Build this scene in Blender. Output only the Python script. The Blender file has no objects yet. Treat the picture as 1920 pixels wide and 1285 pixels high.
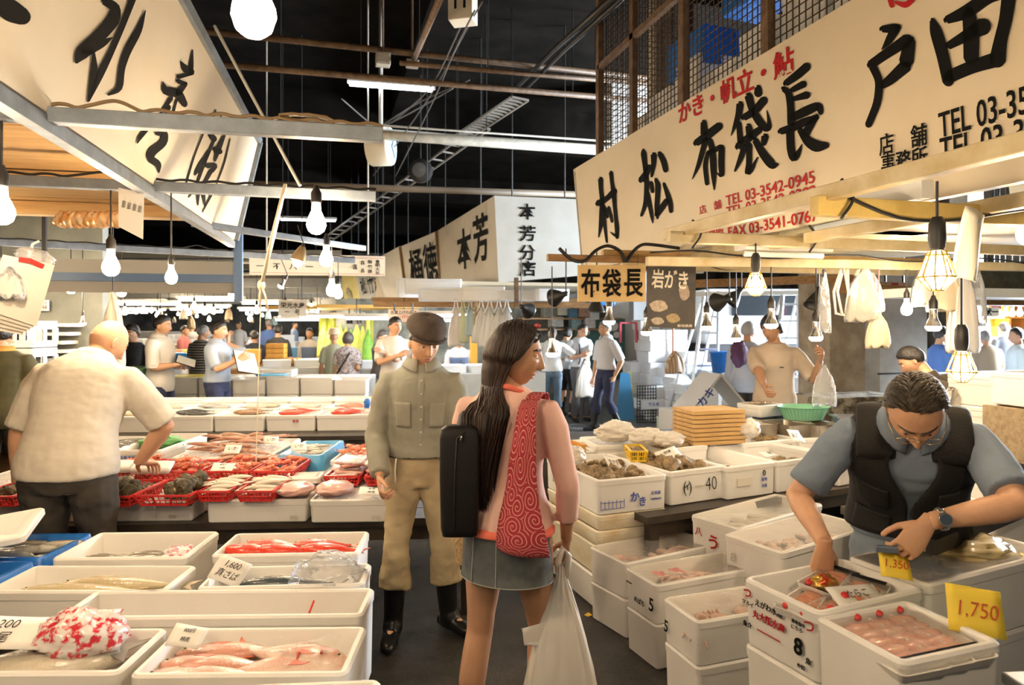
import bpy,bmesh,math,random
from math import sin,cos,pi,radians,sqrt,atan2,exp
from mathutils import Vector,Matrix,noise,Quaternion
SC=bpy.context.scene
COL=SC.collection
random.seed(7)
# ---------------------------------------------------------------- camera
FPX,CX,HY,HC,YAW=1280.0,960.0,608.0,1.62,radians(15.7)
RGT=Vector((cos(YAW),-sin(YAW),0));FWD=Vector((sin(YAW),cos(YAW),0));EYE=Vector((0,0,HC))
cam_data=bpy.data.cameras.new('camera');cam=bpy.data.objects.new('camera',cam_data);COL.objects.link(cam)
cam.location=EYE;cam.rotation_euler=(pi/2,0,-YAW)
cam_data.sensor_width=36;cam_data.sensor_fit='HORIZONTAL';cam_data.lens=FPX/1920*36
cam_data.shift_y=-(642.5-HY)/1920;cam_data.clip_start=0.05;cam_data.clip_end=200
cam_data.dof.use_dof=True;cam_data.dof.focus_distance=3.1;cam_data.dof.aperture_fstop=3.6
SC.camera=cam
# ---------------------------------------------------------------- world and exposure
world=bpy.data.worlds.new('hall_air');SC.world=world;world.use_nodes=True
bg=world.node_tree.nodes['Background'];bg.inputs[0].default_value=(0.9,0.78,0.6,1);bg.inputs[1].default_value=0.12
SC.view_settings.view_transform='Standard';SC.view_settings.look='None'
SC.view_settings.gamma=1;SC.view_settings.use_curve_mapping=False
SC.view_settings.exposure=1.15
SC.cycles.use_denoising=True;SC.cycles.use_light_tree=True
SC.cycles.max_bounces=6;SC.cycles.diffuse_bounces=3;SC.cycles.transparent_max_bounces=12
SC.cycles.caustics_reflective=False;SC.cycles.caustics_refractive=False
SC.cycles.sample_clamp_indirect=4.0
def area_light(name,loc,target,sx,sy,power,color):
 l=bpy.data.lights.new(name,'AREA');l.shape='RECTANGLE';l.size=sx;l.size_y=sy;l.energy=power;l.color=color
 o=bpy.data.objects.new(name,l);COL.objects.link(o);o.location=loc
 o.rotation_euler=(Vector(target)-Vector(loc)).to_track_quat('-Z','Y').to_euler();return o
 # daylight from the open end of the cross aisle, far to the right of the stalls
area_light('daylight_opening',(12.6,8.6,1.9),(3.0,10.4,0.5),4.5,3.0,3300,(0.80,0.90,1.0))
# ---------------------------------------------------------------- pixel <-> place
def pt(px,py,d):return EYE+FWD*d+RGT*((px-CX)/FPX*d)+Vector((0,0,-(py-HY)/FPX*d))
def onz(px,py,z):return pt(px,py,FPX*(HC-z)/(py-HY))
def onx(px,py,X):
 r=pt(px,py,1.0)-EYE;return EYE+r*(X/r.x)
def ony(px,py,Y):
 r=pt(px,py,1.0)-EYE;return EYE+r*(Y/r.y)
def onplane(px,py,p0,n):
 r=pt(px,py,1.0)-EYE;return EYE+r*((p0-EYE).dot(n)/r.dot(n))
def du(d,u,z=0.0):return Vector((0,0,z))+FWD*d+RGT*u
# ---------------------------------------------------------------- materials
_M={}
def mat(name,color=(.8,.8,.8),rough=.6,metal=0.0,var=0.0,vscale=6.0,col2=None,bump=0.0,bscale=30.0,stretch=(1,1,1),emit=0.0,ecol=None,alpha=1.0,spec=0.5,coat=0.0,sss=0.0,trans=0.0,thr=None,wave=None):
 if name in _M:return _M[name]
 m=bpy.data.materials.new(name);m.use_nodes=True;nt=m.node_tree;p=nt.nodes['Principled BSDF'];L=nt.links.new
 p.inputs['Base Color'].default_value=(*color,1);p.inputs['Roughness'].default_value=rough;p.inputs['Metallic'].default_value=metal
 p.inputs['Specular IOR Level'].default_value=spec
 if coat:p.inputs['Coat Weight'].default_value=coat;p.inputs['Coat Roughness'].default_value=.12
 if sss:p.inputs['Subsurface Weight'].default_value=sss;p.inputs['Subsurface Radius'].default_value=(.02,.008,.004);p.inputs['Subsurface Scale'].default_value=.4
 if trans:p.inputs['Transmission Weight'].default_value=trans
 if alpha<1:p.inputs['Alpha'].default_value=alpha
 if emit:
  p.inputs['Emission Color'].default_value=(*(ecol or color),1);p.inputs['Emission Strength'].default_value=emit
 if var or bump or wave or col2:
  tc=nt.nodes.new('ShaderNodeTexCoord');mp=nt.nodes.new('ShaderNodeMapping');mp.inputs['Scale'].default_value=stretch
  L(tc.outputs['Object'],mp.inputs[0])
 if var or col2:
  n=nt.nodes.new('ShaderNodeTexNoise');n.inputs['Scale'].default_value=vscale;n.inputs['Detail'].default_value=5;n.inputs['Roughness'].default_value=.6
  L(mp.outputs[0],n.inputs['Vector'])
  r=nt.nodes.new('ShaderNodeValToRGB');a,b=(thr or(.35,.65))
  r.color_ramp.elements[0].position=a;r.color_ramp.elements[1].position=b
  c2=col2 or tuple(c*(1-var)for c in color)
  r.color_ramp.elements[0].color=(*c2,1);r.color_ramp.elements[1].color=(*color,1)
  L(n.outputs['Fac'],r.inputs[0]);L(r.outputs[0],p.inputs['Base Color'])
 if wave:
  w=nt.nodes.new('ShaderNodeTexWave');w.bands_direction=wave[0];w.inputs['Scale'].default_value=wave[1];w.inputs['Distortion'].default_value=wave[2]
  L(mp.outputs[0],w.inputs['Vector'])
  r=nt.nodes.new('ShaderNodeValToRGB');r.color_ramp.elements[0].position=wave[4];r.color_ramp.elements[1].position=wave[5]
  r.color_ramp.elements[0].color=(*color,1);r.color_ramp.elements[1].color=(*wave[3],1)
  L(w.outputs['Fac'],r.inputs[0]);L(r.outputs[0],p.inputs['Base Color'])
 if bump:
  n2=nt.nodes.new('ShaderNodeTexNoise');n2.inputs['Scale'].default_value=bscale;n2.inputs['Detail'].default_value=4
  L(mp.outputs[0],n2.inputs['Vector'])
  bm_=nt.nodes.new('ShaderNodeBump');bm_.inputs['Strength'].default_value=bump;bm_.inputs['Distance'].default_value=.02
  L(n2.outputs['Fac'],bm_.inputs['Height']);L(bm_.outputs[0],p.inputs['Normal'])
 _M[name]=m;return m
def film(name,color=(1,1,1),opac=.18,rough=.12,bump=.6,bscale=25):
 """clear plastic: mostly see-through with a glossy crinkled surface"""
 if name in _M:return _M[name]
 m=bpy.data.materials.new(name);m.use_nodes=True;nt=m.node_tree;L=nt.links.new
 for n in list(nt.nodes):nt.nodes.remove(n)
 out=nt.nodes.new('ShaderNodeOutputMaterial');mx=nt.nodes.new('ShaderNodeMixShader');tr=nt.nodes.new('ShaderNodeBsdfTransparent')
 p=nt.nodes.new('ShaderNodeBsdfPrincipled');p.inputs['Base Color'].default_value=(*color,1);p.inputs['Roughness'].default_value=rough
 p.inputs['Specular IOR Level'].default_value=1.0
 tr.inputs[0].default_value=(*[.6+.4*c for c in color],1)
 fr=nt.nodes.new('ShaderNodeFresnel');fr.inputs[0].default_value=1.22;ad=nt.nodes.new('ShaderNodeMath');ad.operation='ADD';ad.inputs[1].default_value=opac-.02;ad.use_clamp=True
 tc=nt.nodes.new('ShaderNodeTexCoord');n2=nt.nodes.new('ShaderNodeTexNoise');n2.inputs['Scale'].default_value=bscale;n2.inputs['Detail'].default_value=3
 bp=nt.nodes.new('ShaderNodeBump');bp.inputs['Strength'].default_value=bump;bp.inputs['Distance'].default_value=.02
 L(tc.outputs['Object'],n2.inputs['Vector']);L(n2.outputs['Fac'],bp.inputs['Height']);L(bp.outputs[0],p.inputs['Normal']);L(bp.outputs[0],fr.inputs['Normal'])
 L(fr.outputs[0],ad.inputs[0]);L(ad.outputs[0],mx.inputs[0]);L(tr.outputs[0],mx.inputs[1]);L(p.outputs[0],mx.inputs[2]);L(mx.outputs[0],out.inputs[0])
 _M[name]=m;return m
 # ---------------------------------------------------------------- objects
def link(name,me,material=None,parent=None,loc=None,rot=None,label=None,cat=None,group=None,kind=None):
 o=bpy.data.objects.new(name,me);COL.objects.link(o)
 if me is not None and material is not None and len(me.materials)==0:me.materials.append(material)
 if parent is not None:o.parent=parent
 if loc is not None:o.location=loc
 if rot is not None:o.rotation_euler=rot if hasattr(rot,'__len__')else(0,0,rot)
 return tag(o,label,cat,group,kind)
def tag(o,label=None,cat=None,group=None,kind=None):
 if label:o['label']=label
 if cat:o['category']=cat
 if group:o['group']=group
 if kind:o['kind']=kind
 return o
def thing(name,label,cat,loc=(0,0,0),rot=0,group=None):return link(name,None,None,None,loc,rot,label,cat,group)
def kids(o):return[c for c in bpy.data.objects if c.parent==o]
_KID={}
def reg(o):_KID[o.name]=[c for c in bpy.data.objects if c.parent==o];return o
def dup(root,loc,rot=None,label=None,group=None,scale=None):
 """a copy of a thing with copies of its parts and sub-parts"""
 r=root.copy();COL.objects.link(r);r.location=loc
 if rot is not None:r.rotation_euler=rot if hasattr(rot,'__len__')else(0,0,rot)
 if label:r['label']=label
 if group:r['group']=group
 if scale:r.scale=scale if hasattr(scale,'__len__')else(scale,)*3
 for c in _KID.get(root.name,[]):
  k=c.copy();COL.objects.link(k);k.parent=r
  for g in _KID.get(c.name,[]):
   q=g.copy();COL.objects.link(q);q.parent=k
 return r
class MB:
 def __init__(s):s.v=[];s.f=[];s.mi=[];s.cur=0
 def face(s,*i):s.f.append(tuple(i));s.mi.append(s.cur)
 def add(s,vs,fs,M=None):
  b=len(s.v)
  for v in vs:s.v.append(tuple(M@Vector(v))if M is not None else tuple(v))
  for f in fs:s.face(*[b+i for i in f])
  return s
 def box(s,c,size,M=None,rz=0,top=1.0):
  x,y,z=[q/2 for q in size];R=Matrix.Rotation(rz,3,'Z')
  vs=[]
  for k,(zz,t)in enumerate(((-z,1.0),(z,top))):
   for(a,b)in((-1,-1),(1,-1),(1,1),(-1,1)):vs.append(Vector(c)+R@Vector((a*x*t,b*y*t,zz)))
  return s.add(vs,[(3,2,1,0),(4,5,6,7),(0,1,5,4),(1,2,6,5),(2,3,7,6),(3,0,4,7)],M)
 def bar(s,a,b,w,h=None,up=(0,0,1)):
  """a straight rectangular bar from a to b"""
  a=Vector(a);b=Vector(b);h=h or w;t=(b-a).normalized();up=Vector(up)
  if abs(t.dot(up))>.98:up=Vector((1,0,0))
  x=t.cross(up).normalized();y=x.cross(t)
  vs=[p+x*(i*w/2)+y*(j*h/2)for p in(a,b)for(i,j)in((-1,-1),(1,-1),(1,1),(-1,1))]
  return s.add(vs,[(3,2,1,0),(4,5,6,7),(0,1,5,4),(1,2,6,5),(2,3,7,6),(3,0,4,7)])
 def rings(s,rs,cap0=True,cap1=True,closed=True):
  n=len(rs[0]);b=len(s.v)
  for r in rs:
   for p in r:s.v.append(tuple(p))
  for i in range(len(rs)-1):
   for j in range(n if closed else n-1):
    k=(j+1)%n;s.face(b+i*n+j,b+i*n+k,b+(i+1)*n+k,b+(i+1)*n+j)
  if cap0:s.face(*[b+j for j in range(n-1,-1,-1)])
  if cap1:s.face(*[b+(len(rs)-1)*n+j for j in range(n)])
  return s
 def tube(s,pts,rads,n=8,caps=True,flat=None,up=None,round_caps=False):
  """a tube along pts; rads scalar, list, or list of (rx, ry)"""
  P=[Vector(p)for p in pts];m=len(P)
  R=[rads]*m if not hasattr(rads,'__len__')else list(rads)
  R=[(r,r)if not hasattr(r,'__len__')else r for r in R]
  T=[]
  for i in range(m):
   t=(P[min(i+1,m-1)]-P[max(i-1,0)])
   T.append(t.normalized()if t.length>1e-9 else Vector((0,0,1)))
  if round_caps:
   P=[P[0]-T[0]*max(R[0])*.8,P[0]-T[0]*max(R[0])*.5]+P+[P[-1]+T[-1]*max(R[-1])*.5,P[-1]+T[-1]*max(R[-1])*.8]
   R=[(R[0][0]*.45,R[0][1]*.45),(R[0][0]*.82,R[0][1]*.82)]+R+[(R[-1][0]*.82,R[-1][1]*.82),(R[-1][0]*.45,R[-1][1]*.45)]
   T=[T[0],T[0]]+T+[T[-1],T[-1]];m=len(P)
  u=Vector(up)if up is not None else(Vector((0,0,1))if abs(T[0].z)<.9 else Vector((1,0,0)))
  x=T[0].cross(u).normalized();rs=[]
  for i in range(m):
   x=(x-T[i]*x.dot(T[i]))
   x=x.normalized()if x.length>1e-6 else T[i].orthogonal().normalized()
   y=x.cross(T[i])
   rs.append([P[i]+x*(cos(2*pi*j/n)*R[i][0])+y*(sin(2*pi*j/n)*R[i][1])for j in range(n)])
  return s.rings(rs,caps,caps)
 def lathe(s,prof,n=16,M=None,cap0=True,cap1=True):
  rs=[]
  for(r,z)in prof:
   ring=[Vector((cos(2*pi*j/n)*r,sin(2*pi*j/n)*r,z))for j in range(n)]
   rs.append([M@p for p in ring]if M is not None else ring)
  return s.rings(rs,cap0,cap1)
 def ball(s,c,r,n=12,m=8,M=None):
  r=r if hasattr(r,'__len__')else(r,r,r);rs=[]
  for i in range(1,m):
   a=-pi/2+pi*i/m
   ring=[Vector((cos(a)*cos(2*pi*j/n)*r[0],cos(a)*sin(2*pi*j/n)*r[1],sin(a)*r[2]))for j in range(n)]
   rs.append([(M@p if M is not None else p)+Vector(c)for p in ring])
  b=len(s.v);s.rings(rs,False,False)
  lo=Vector((0,0,-r[2]));hi=Vector((0,0,r[2]))
  s.v.append(tuple((M@lo if M is not None else lo)+Vector(c)));s.v.append(tuple((M@hi if M is not None else hi)+Vector(c)))
  L=b+(m-1)*n
  for j in range(n):
   s.face(b+(j+1)%n,b+j,L);s.face(b+(m-2)*n+j,b+(m-2)*n+(j+1)%n,L+1)
  return s
 def prism(s,poly,z0,z1,M=None):
  n=len(poly);vs=[Vector((x,y,z0))for x,y in poly]+[Vector((x,y,z1))for x,y in poly]
  return s.add(vs,[tuple(range(n-1,-1,-1)),tuple(range(n,2*n))]+[(i,(i+1)%n,n+(i+1)%n,n+i)for i in range(n)],M)
 def grid(s,fn,nu,nv,thick=0.0):
  """sheet from fn(u, v) in 0..1; thick gives it a back"""
  b=len(s.v)
  for i in range(nu+1):
   for j in range(nv+1):s.v.append(tuple(fn(i/nu,j/nv)))
  w=nv+1
  for i in range(nu):
   for j in range(nv):s.face(b+i*w+j,b+(i+1)*w+j,b+(i+1)*w+j+1,b+i*w+j+1)
  return s
 def mesh(s,name='m',smooth=False,angle=None):
  me=bpy.data.meshes.new(name);me.from_pydata(s.v,[],s.f)
  if any(s.mi):me.polygons.foreach_set('material_index',s.mi)
  if smooth or angle:
   me.polygons.foreach_set('use_smooth',[True]*len(me.polygons))
   if angle:me.set_sharp_from_angle(angle=radians(angle))
  me.update();return me
 def build(s,name,material,parent=None,loc=None,rot=None,smooth=False,angle=None,label=None,cat=None,group=None,kind=None,solid=0.0,bevel=0.0):
  me=s.mesh(name,smooth,angle)
  for m_ in(material if isinstance(material,(list,tuple))else[material]):me.materials.append(m_)
  o=link(name,me,None,parent,loc,rot,label,cat,group,kind)
  if solid:
   md=o.modifiers.new('thickness','SOLIDIFY');md.thickness=solid;md.offset=0
  if bevel:
   md=o.modifiers.new('soft_edges','BEVEL');md.width=bevel;md.segments=2;md.limit_method='ANGLE'
  return o
def rrect(L,W,r,z,n=4,inset=0.0):
 """ring of a rounded rectangle"""
 x,y=L/2-inset,W/2-inset;r=max(r-inset,.002);out=[]
 for(sx,sy,a0)in((1,1,0),(-1,1,90),(-1,-1,180),(1,-1,270)):
  for k in range(n+1):
   a=radians(a0+90*k/n);out.append(Vector((sx*(x-r)+cos(a)*r,sy*(y-r)+sin(a)*r,z)))
 return out
 # ---------------------------------------------------------------- lettering
_TX={}
def text_mesh(s,size,bold=0.0,ext=.0006,align='CENTER',shear=0.0,xs=1.0,space=1.0,line=1.0):
 k=(s,round(size,4),bold,ext,align,shear,xs,space,line)
 if k in _TX:return _TX[k]
 c=bpy.data.curves.new('lettering','FONT');c.body=s;c.size=size;c.offset=bold*size;c.extrude=ext;c.align_x=align;c.align_y='CENTER'
 c.shear=shear;c.space_character=space;c.resolution_u=3;c.space_line=line
 o=bpy.data.objects.new('lettering',c);COL.objects.link(o)
 dg=bpy.context.evaluated_depsgraph_get();me=bpy.data.meshes.new_from_object(o.evaluated_get(dg))
 bpy.data.objects.remove(o);me.name='lettering'
 if xs!=1.0:
  for v in me.vertices:v.co.x*=xs
 _TX[k]=me;return me
def text(name,s,size,M,material,parent,**kw):
 """lettering laid on a surface: M maps text x, y, normal to the parent's space"""
 me=text_mesh(s,size,**kw).copy();me.materials.clear();me.materials.append(material)
 o=link(name,me,None,parent);o.matrix_local=M;return o
def frame(o,x,y):
 x=Vector(x).normalized();y=Vector(y);y=(y-x*y.dot(x)).normalized();z=x.cross(y)
 return Matrix(((x.x,y.x,z.x,o[0]),(x.y,y.y,z.y,o[1]),(x.z,y.z,z.z,o[2]),(0,0,0,1)))
def remesh(mb,voxel,smooth=3,fac=.5):
 me=mb.mesh('r');o=bpy.data.objects.new('r',me);COL.objects.link(o)
 m=o.modifiers.new('r','REMESH');m.mode='VOXEL';m.voxel_size=voxel
 if smooth:q=o.modifiers.new('s','SMOOTH');q.iterations=smooth;q.factor=fac
 dg=bpy.context.evaluated_depsgraph_get();out=bpy.data.meshes.new_from_object(o.evaluated_get(dg))
 bpy.data.objects.remove(o);bpy.data.meshes.remove(me)
 out.polygons.foreach_set('use_smooth',[True]*len(out.polygons));return out
def jitter(me,fn):
 """move every vertex along its normal by fn(co)"""
 ns=[v.normal.copy()for v in me.vertices]
 for v,n in zip(me.vertices,ns):v.co+=n*fn(v.co)
 me.update();return me
def join(me,mb):
 """append builder geometry to a finished mesh"""
 bm=bmesh.new();bm.from_mesh(me);m2=mb.mesh('j',True);bm.from_mesh(m2);bm.to_mesh(me);bm.free();bpy.data.meshes.remove(m2);return me
 # ---------------------------------------------------------------- people: one body surface each, clothing as children
def sst(a,b,x):
 t=min(1,max(0,(x-a)/(b-a)));return t*t*(3-2*t)
SKIN=mat('skin_warm',(.66,.37,.22),.5,var=.12,vscale=9,bump=.08,bscale=90,spec=.35)
SKIN2=mat('skin_tan',(.50,.27,.155),.5,var=.15,vscale=9,bump=.08,bscale=90,spec=.35)
SKIN3=mat('skin_light',(.74,.47,.31),.5,var=.10,vscale=9,bump=.08,bscale=90,spec=.35)
HAIRB=mat('hair_black',(.018,.014,.012),.38,bump=.5,bscale=120,stretch=(1,1,.25),spec=.5)
HAIRG=mat('hair_grey',(.30,.29,.28),.45,col2=(.12,.11,.10),vscale=40,bump=.5,bscale=120,stretch=(1,1,.25))
LIP=mat('lip_skin',(.42,.16,.12),.45);EYEW=mat('eye_white',(.75,.72,.68),.2);IRIS=mat('eye_iris',(.02,.012,.01),.15)
BOOT=mat('rubber_black',(.012,.012,.013),.28,bump=.15,bscale=20)
SHOE=mat('shoe_dark',(.03,.028,.027),.4)
def headpt(d):
 x,y,z=.0735*d.x,.094*d.y,.117*d.z
 if d.z<0:
  t=-d.z;x*=1-.30*t*t
  if d.y<0:y*=1-.38*t;z*=1-.35*(-d.y)*t
  else:y*=1-.02*t
 if d.z>0:y*=1+.03*d.z;x*=1+.03*d.z
 if d.y>.05:
  ax=abs(x);k=sst(.05,.4,d.y)
  nose=.026*(min(1,max(0,(.022-z)/.062))**1.15)*sst(-.054,-.042,z)*exp(-(x/(.0085+.006*sst(.0,-.04,z)))**2)
  y+=k*nose
  y-=k*.010*exp(-((ax-.031)/.017)**2-((z-.004)/.011)**2)
  y+=k*.004*exp(-((ax-.028)/.026)**2-((z-.028)/.008)**2)
  y+=k*.0055*exp(-(x/.024)**2)*(exp(-((z+.066)/.0055)**2)+exp(-((z+.079)/.006)**2))
  y-=k*.003*exp(-(x/.026)**2-((z+.0725)/.0025)**2)
  y+=k*.008*exp(-(x/.022)**2-((z+.105)/.014)**2)
  y+=k*.005*exp(-((ax-.046)/.02)**2-((z+.022)/.022)**2)
  y-=k*.004*exp(-((ax-.042)/.014)**2-((z+.07)/.02)**2)
 return Vector((x,y,z))
def sph(u,v):
 a=-pi/2+pi*v;t=2*pi*u;return Vector((cos(a)*cos(t),cos(a)*sin(t),sin(a)))
def head_mb(mb,M,nu,nv,sc):
 b=len(mb.v)
 for i in range(1,nv):
  for j in range(nu):mb.v.append(tuple(M@(headpt(sph(j/nu,i/nv))*sc)))
 mb.v.append(tuple(M@(headpt(Vector((0,0,-1)))*sc)));mb.v.append(tuple(M@(headpt(Vector((0,0,1)))*sc)))
 for i in range(nv-2):
  for j in range(nu):
   k=(j+1)%nu;mb.face(b+i*nu+j,b+i*nu+k,b+(i+1)*nu+k,b+(i+1)*nu+j)
 L=b+(nv-1)*nu
 for j in range(nu):mb.face(b+(j+1)%nu,b+j,L);mb.face(b+(nv-2)*nu+j,b+(nv-2)*nu+(j+1)%nu,L+1)
def hairline(d,style):
 pts=[(-1,-.55),(-.35,-.32),(-.05,.02),(.25,.18),(.6,.44),(1,.60)]
 if style=='bob':pts=[(-1,-.85),(-.3,-.75),(.1,-.55),(.4,.0),(.7,.42),(1,.52)]
 if style=='long':pts=[(-1,-.30),(-.3,-.30),(.1,-.22),(.4,.05),(.7,.42),(1,.52)]
 if style=='fringe':pts=[(-1,-.7),(-.3,-.5),(.1,-.2),(.4,.15),(.7,.34),(1,.40)]
 if style=='receding':pts=[(-1,-.55),(-.35,-.32),(-.05,.02),(.15,.25),(.45,.66),(1,.86)]
 y=d.y
 for(a,za),(b,zb)in zip(pts,pts[1:]):
  if y<=b:h=za+(zb-za)*(y-a)/(b-a);break
 r=d.z-h
 if style=='receding':r=min(r,d.z-h+.25*min(1,abs(d.x)*2)*max(0,d.y))
 if style=='balding':r=min(r,.50-d.z-.25*max(0,-d.y)+.15)
 return r
def hair_mb(M,sc,style,th,nu=40,nv=30,seed=0):
 mb=MB();idx={}
 def vid(i,j):
  j%=nu
  if(i,j)not in idx:
   d=sph(j/nu,i/nv);h=hairline(d,style)
   n=.5+noise.noise(Vector((d.x*5+seed,d.y*5,d.z*3)))*.5
   o=th*sst(0,.22,h)*(.75+.5*n)-.004*(1-sst(-.05,.06,h))
   p=headpt(d);nn=Vector((d.x/.0735,d.y/.094,d.z/.117)).normalized()
   idx[(i,j)]=len(mb.v);mb.v.append(tuple(M@((p+nn*o)*sc)))
  return idx[(i,j)]
 for i in range(0,nv):
  for j in range(nu):
   if all(hairline(sph(jj/nu,ii/nv),style)>-.06 for ii in(i,i+1)for jj in(j,j+1)):
    mb.face(vid(i,j),vid(i,j+1),vid(i+1,j+1),vid(i+1,j))
 return mb
def hand_mb(mb,M,side,s,curl=(.25,.35,.3),thumb=.7,spread=.06):
 """palm, four bent fingers of different length and a thumb off the side of the palm; M: y to the fingertips, z out of the back"""
 up=M.to_3x3()@Vector((0,0,1));tx=-1 if side=='r' else 1
 P=lambda x,y,z:M@Vector((x*s,y*s,z*s))
 mb.tube([P(0,-.035,0),P(0,-.01,0),P(0,.02,0),P(0,.055,0),P(0,.086,0),P(0,.096,0)],[(.026*s,.019*s),(.027*s,.018*s),(.034*s,.017*s),(.041*s,.015*s),(.040*s,.012*s),(.034*s,.008*s)],12,up=up)
 for k,(xo,ln,r)in enumerate(((.031,.066,.0085),(.0105,.078,.009),(-.0105,.075,.0088),(-.030,.058,.0078))):
  x=xo*tx;a=-.05;y,z=.082,.001;q=[P(x,y,z)];dx=spread*xo/.03*tx;rad=[r*s]
  for c,f in zip((curl[0]+.06*k,curl[1]+.05*k,curl[2]),(.46,.31,.23)):
   a+=c
   for h_ in(.5,.5):
    y+=cos(a)*ln*f*h_;z-=sin(a)*ln*f*h_;x+=dx*ln*f*h_;q.append(P(x,y,z));r*=.965;rad.append(r*s)
  mb.tube(q,rad,8,up=up,round_caps=True)
 b=Vector((tx*.026,.018,-.004));d1=Vector((tx*sin(thumb),cos(thumb),-.35)).normalized();d2=Vector((tx*sin(thumb*.45),cos(thumb*.45),-.45)).normalized()
 p1=b+d1*.042;p2=p1+d2*.032;p3=p2+Vector((tx*sin(thumb*.1),cos(thumb*.1),-.5)).normalized()*.02
 mb.tube([P(*q)for q in(b-d1*.012,b,b+d1*.022,p1,p2,p3)],[.013*s,.0145*s,.0125*s,.0105*s,.0098*s,.0085*s],8,up=up,round_caps=True)
def ik(S,T,a,b,hint):
 v=T-S;L=max(min(v.length,(a+b)*.999),abs(a-b)*1.01);d=v.normalized()
 x=(a*a-b*b+L*L)/(2*L);h=sqrt(max(0,a*a-x*x))
 p=hint-d*hint.dot(d);p=p.normalized()if p.length>1e-5 else d.orthogonal().normalized()
 return S+d*x+p*h,S+d*L
TORSO=[(.80,.140,.100,0),(.88,.166,.117,-.008),(.96,.163,.112,-.004),(1.04,.148,.103,.004),(1.12,.146,.104,.008),(1.22,.158,.113,.01),(1.31,.166,.114,.004),(1.365,.160,.100,-.002),(1.40,.130,.080,-.008),(1.425,.092,.066,-.012),(1.445,.066,.060,-.010)]
TORSOF=[(.80,.140,.105,-.004),(.88,.166,.122,-.012),(.96,.155,.108,-.004),(1.04,.126,.092,.004),(1.12,.122,.09,.006),(1.22,.138,.105,.012),(1.31,.144,.104,.004),(1.365,.140,.088,-.002),(1.40,.112,.068,-.008),(1.425,.078,.056,-.012),(1.445,.054,.052,-.010)]
def person(label,pos,face,H=1.7,lod=1,female=False,fat=1.0,lean=0.0,hunch=0.0,side=0.0,twist=0.0,head=(0,0,0),skin=None,hair='short',hairmat=None,hairth=.014,hr=None,hl=None,er=None,el=None,hand_r=None,hand_l=None,curl_r=(.3,.45,.35),curl_l=(.3,.45,.35),foot_r=None,foot_l=None,hipz=.0,hipy=0.0,top=None,sleeve=.5,hem=.86,topoff=.016,bottom=None,legs=1.0,boots=None,shoes=None,collar=None,eyes=True,group=None,wr=0.004,cat='person',face_kids=True,shoulder=1.0,cuff=.013,hsc=1.0,legw=.016):
 """pos: ground point; face: world direction the body faces. hr / hl: wrist targets in world coordinates (or None: hanging)"""
 s=H/1.7;skin=skin or SKIN;hairmat=hairmat or HAIRB;f=Vector(face);f.z=0;ang=atan2(f.y,f.x)-pi/2
 root=thing('person',label,cat,pos,ang,group)
 W=Matrix.Translation(Vector(pos))@Matrix.Rotation(ang,4,'Z');Wi=W.inverted()
 tb=TORSOF if female else TORSO
 vox=(.0075,.012,.018)[lod];cvox=(.010,.014,.020)[lod]
 # spine
 zs=[.70+.02*i for i in range(41)];tab=[];p=Vector((0,hipy,.70+hipz))
 for z in zs:
  A=lean*sst(.84,1.16,z)+hunch*sst(1.10,1.44,z);R=Matrix.Rotation(-twist*sst(.88,1.3,z),3,'Z')@Matrix.Rotation(side*sst(.84,1.3,z),3,'Y')@Matrix.Rotation(-A,3,'X')
  tab.append((p.copy(),R));p=p+R@Vector((0,0,.02))
 def tp(x,y,z):
  i=min(len(tab)-1,max(0,(z-.70)/.02));k=int(min(i,len(tab)-2));t=i-k
  o=tab[k][0].lerp(tab[k+1][0],t);return(o+tab[k][1]@Vector((x,y,0)))*s
 def trot(z):return tab[min(len(tab)-1,max(0,int((z-.70)/.02)))][1]
 def ring(z,hw,hd,yo,off,n=24):return[tp(cos(2*pi*j/n)*(hw*fat+off),yo+sin(2*pi*j/n)*(hd*fat+off)*(1+.12*(fat-1)),z)for j in range(n)]
 def interp(z):
  for(a,b)in zip(tb,tb[1:]):
   if z<=b[0]:t=max(0,(z-a[0])/(b[0]-a[0]));return[a[i]+(b[i]-a[i])*t for i in range(1,4)]
  return list(tb[-1][1:])
 def torso(mb,z0,z1,off,step=.03,n=24,flare=0.0):
  zz=[z0+(z1-z0)*i/max(2,int((z1-z0)/step))for i in range(max(2,int((z1-z0)/step))+1)]
  mb.rings([ring(z,*(interp(z)),off+flare*sst(1.1,z0,z),n)for z in zz])
  # arms
 up=Vector((0,0,1));sw=(.178 if not female else.152)*(1+.5*(fat-1))*shoulder
 arm={}
 for k,sg,tgt,hint,hm in(('r',1,hr,er,hand_r),('l',-1,hl,el,hand_l)):
  S=tp(sg*sw,-.004,1.338);I=tp(sg*.08,0,1.335)
  if tgt is None:T=S+(trot(1.3)@Vector((sg*.07,0,0))+Vector((0,.05+.10*lean,-.53)))*s
  else:T=Wi@Vector(tgt)
  hv=Vector(hint)if hint is not None else Vector((sg*.6,-1,-.1))
  E,T=ik(S,T,.285*s,.25*s,hv)
  arm[k]=(I,S,E,T)
 hips={}
 for k,sg,ft in(('r',1,foot_r),('l',-1,foot_l)):
  Hp=(tab[8][0]+Vector((sg*.085*fat,0,0))+Vector((0,0,0)))*s
  ft=ft or(sg*.11,0.0,0.0,sg*.18)
  An=Vector((ft[0],ft[1],.085+ft[2]))*s
  Kn,An=ik(Hp,An,.402*s,.386*s,Vector((sg*.12,1,0)));hips[k]=(Hp,Kn,An,ft[3],ft[2])
 lr=fat if fat<1 else 1+(fat-1)*.6
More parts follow.
